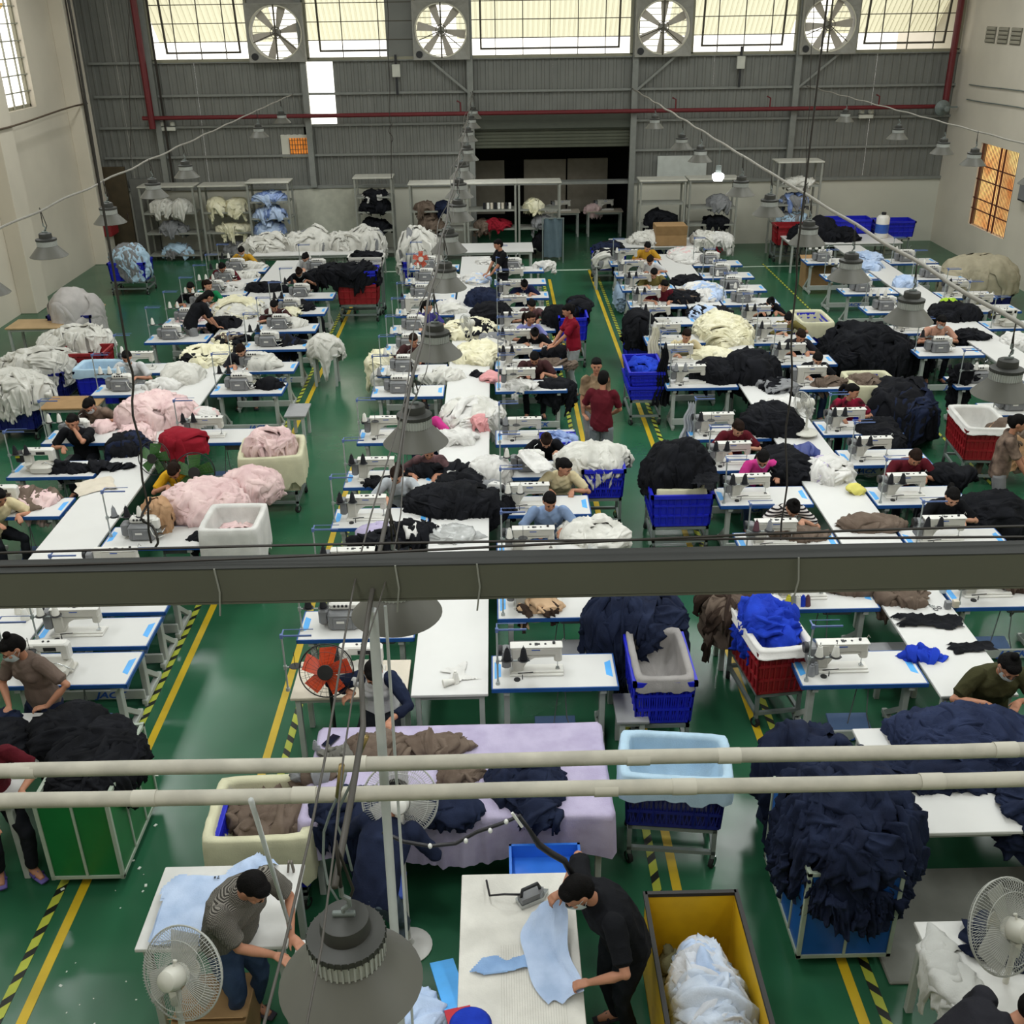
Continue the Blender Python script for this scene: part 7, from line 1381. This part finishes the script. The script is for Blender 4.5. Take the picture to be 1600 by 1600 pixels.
# annex beyond the shutter
for i, (x0, x1) in enumerate(((-.6, .3), (.9, 2.2), (2.25, 3.5))): tag(ob('standing_board', MB().box(x0, x1, 33.6+.1*i, 33.66+.1*i, .5, 2.1, .01).mesh('standing_board', mat('dim_board', '#9a9183', rough=.8))), 'pale board standing in the dark annex, %s' % ['left one', 'middle one', 'right one'][i], 'board', 'boards in the annex')
for i, (x_, lab) in enumerate(((2.0, 'left table in the annex beyond the door'), (3.3, 'right table in the annex beyond the door'))):
    plain_table(x_-.55, x_+.55, 32.3, 32.9, lab, name='annex_table', m=PALEWOOD); machine('lockstitch', x_, 32.6, 'machine on the '+lab); heap(x_-.35, 32.6, .75, .25, .2, .15, PINK if i else OFFW, 'pale pieces on the '+lab, 8)
# fire cabinet on the left wall
t = thing('fire_cabinet', 'red fire hose cabinet on the left wall pilaster', 'cabinet', (XL+.48, 29.95, 1.1)); ob('cabinet_body', MB().box(-.1, .1, -.3, .3, -.35, .35, .01).mesh('cabinet_body', mat('fire_red', '#7c1a20', rough=.5)), t); ob('cabinet_door', MB().box(.1, .115, -.27, .27, -.32, .32).mesh('cabinet_door', mat('fire_red2', '#8a2026', rough=.4)), t)
t = thing('wall_box', 'dark box mounted on the right wall beyond orange window', 'box', (XR-.06, 25.6, 2.2)); ob('box_body', MB().box(-.08, .06, -.3, .3, -.2, .2, .01).mesh('box_body', MDARK), t); ob('box_front', MB().box(-.09, -.08, -.26, .26, -.16, .16).mesh('box_front', MGREY), t)
# purple/blue lamp on the left worktop, measuring tape, bits of lint on the floor
x, y, _ = P(43, 925, T); t = thing('desk_lamp', 'lilac-blue lamp foot on the near left worktop', 'lamp', (x+.02, y, T)); ob('lamp_foot', MB().lathe([(0, 0), (.1, 0), (.1, .012), (.05, .03), (0, .035)], 20).mesh('lamp_foot', mat('lilac_blue', '#6673b5', rough=.4), True), t); ob('lamp_stem', MB().tube([(0, 0, .03), (0, .03, .2), (0, 0, .32)], .012, 8).mesh('lamp_stem', mat('lilac_blue', '#6673b5')), t); ob('power_cord', MB().tube([(0, -.08, .01), (-.1, -.2, .005), (-.3, -.22, .005)], .003, 4).mesh('power_cord', MDARK), t)
mt = person_meshes('stand_t'); rs = np.random.RandomState(5); b = MB()
LINT = mat('lint_white', '#cfd6cc', rough=.9)
for i in range(70):
    x_, y_ = rs.uniform(-3.3, -2.0), rs.uniform(4.2, 6.9); s_ = .006+.012*rs.rand()**3
    if i < 60: b.cbox((x_, y_, .003), (s_, s_*1.4, .003), rz=rs.rand()*3)
for (px, py) in ((98, 1390), (243, 1290), (218, 1357), (228, 1384), (185, 1205), (245, 1212)): x_, y_, _ = P(px, py, 0); b.cbox((x_, y_, .004), (.03, .02, .006), rz=px)
tag(ob('floor_lint', b.mesh('floor_lint', LINT)), 'white lint scattered on the green floor of left aisle', 'lint', None, 'stuff')
# water bottle & bits on third worktop
x, y, _ = P(1473, 925, T); t = thing('bottle', 'clear plastic bottle with blue cap on near third worktop', 'bottle', (x, y, T)); ob('bottle_body', MB().lathe([(0, 0), (.035, 0), (.036, .02), (.036, .13), (.015, .17), (.014, .18), (0, .18)], 16).mesh('bottle_body', mat('clear_bottle', '#b9c4c9', rough=.15, alpha=.6), True, 40), t); ob('cap', MB().lathe([(0, .18), (.016, .18), (.016, .2), (0, .2)], 12).mesh('cap', LOGO), t)
for i, (px, py, m, lab) in enumerate(((1480, 950, MGREY, 'grey small box near the bottle'), (1492, 948, PALEWOOD, 'tan small box near the bottle'))): x, y, _ = P(px, py, T); tag(ob('small_box', MB().box(-.03, .03, -.03, .03, 0, .08, .005).mesh('small_box', m), None, (x, y, T)), lab+' on third worktop', 'box')
x, y, _ = P(1458, 948, T); t = thing('scissors', 'thread scissors lying open on near third worktop', 'scissors', (x, y, T), .6)
for s_ in (-1, 1): ob('blade', MB().cbox((0, .05, .004), (.012, .13, .004), rz=s_*.3).mesh('blade', CHROME), t); ob('handle', MB().tube([(s_*.03+.02*math.cos(k_), -.05+.025*math.sin(k_), .005) for k_ in [i*.6 for i in range(12)]], .004, 5).mesh('handle', MDARK), t)

tag(ob('hanging_sheet', MB().grid(np.array([[(1.3+.5*i/10, 28.9+.05*math.sin(i*1.4+j*.3), .15+1.05*j/8) for i in range(11)] for j in range(9)])).mesh('plastic_curtain', cloth('pale_blue_film', '#5c6c74'), True)), 'pale blue-grey sheet hanging beside the shelf at the door', 'sheet')
t = thing('curtain_rail', 'thin rail holding the pale blue-grey sheet near the door', 'rail', (1.55, 28.9, 0)); ob('rail', MB().box(-.3, .3, -.015, .015, 1.18, 1.21).mesh('rail', GREYST), t)
for s_ in (-1, 1): ob('rail_post', MB().box(-.015, .015, -.015, .015, 0, 1.18).mesh('rail_post', GREYST), t, (s_*.28, 0, 0))
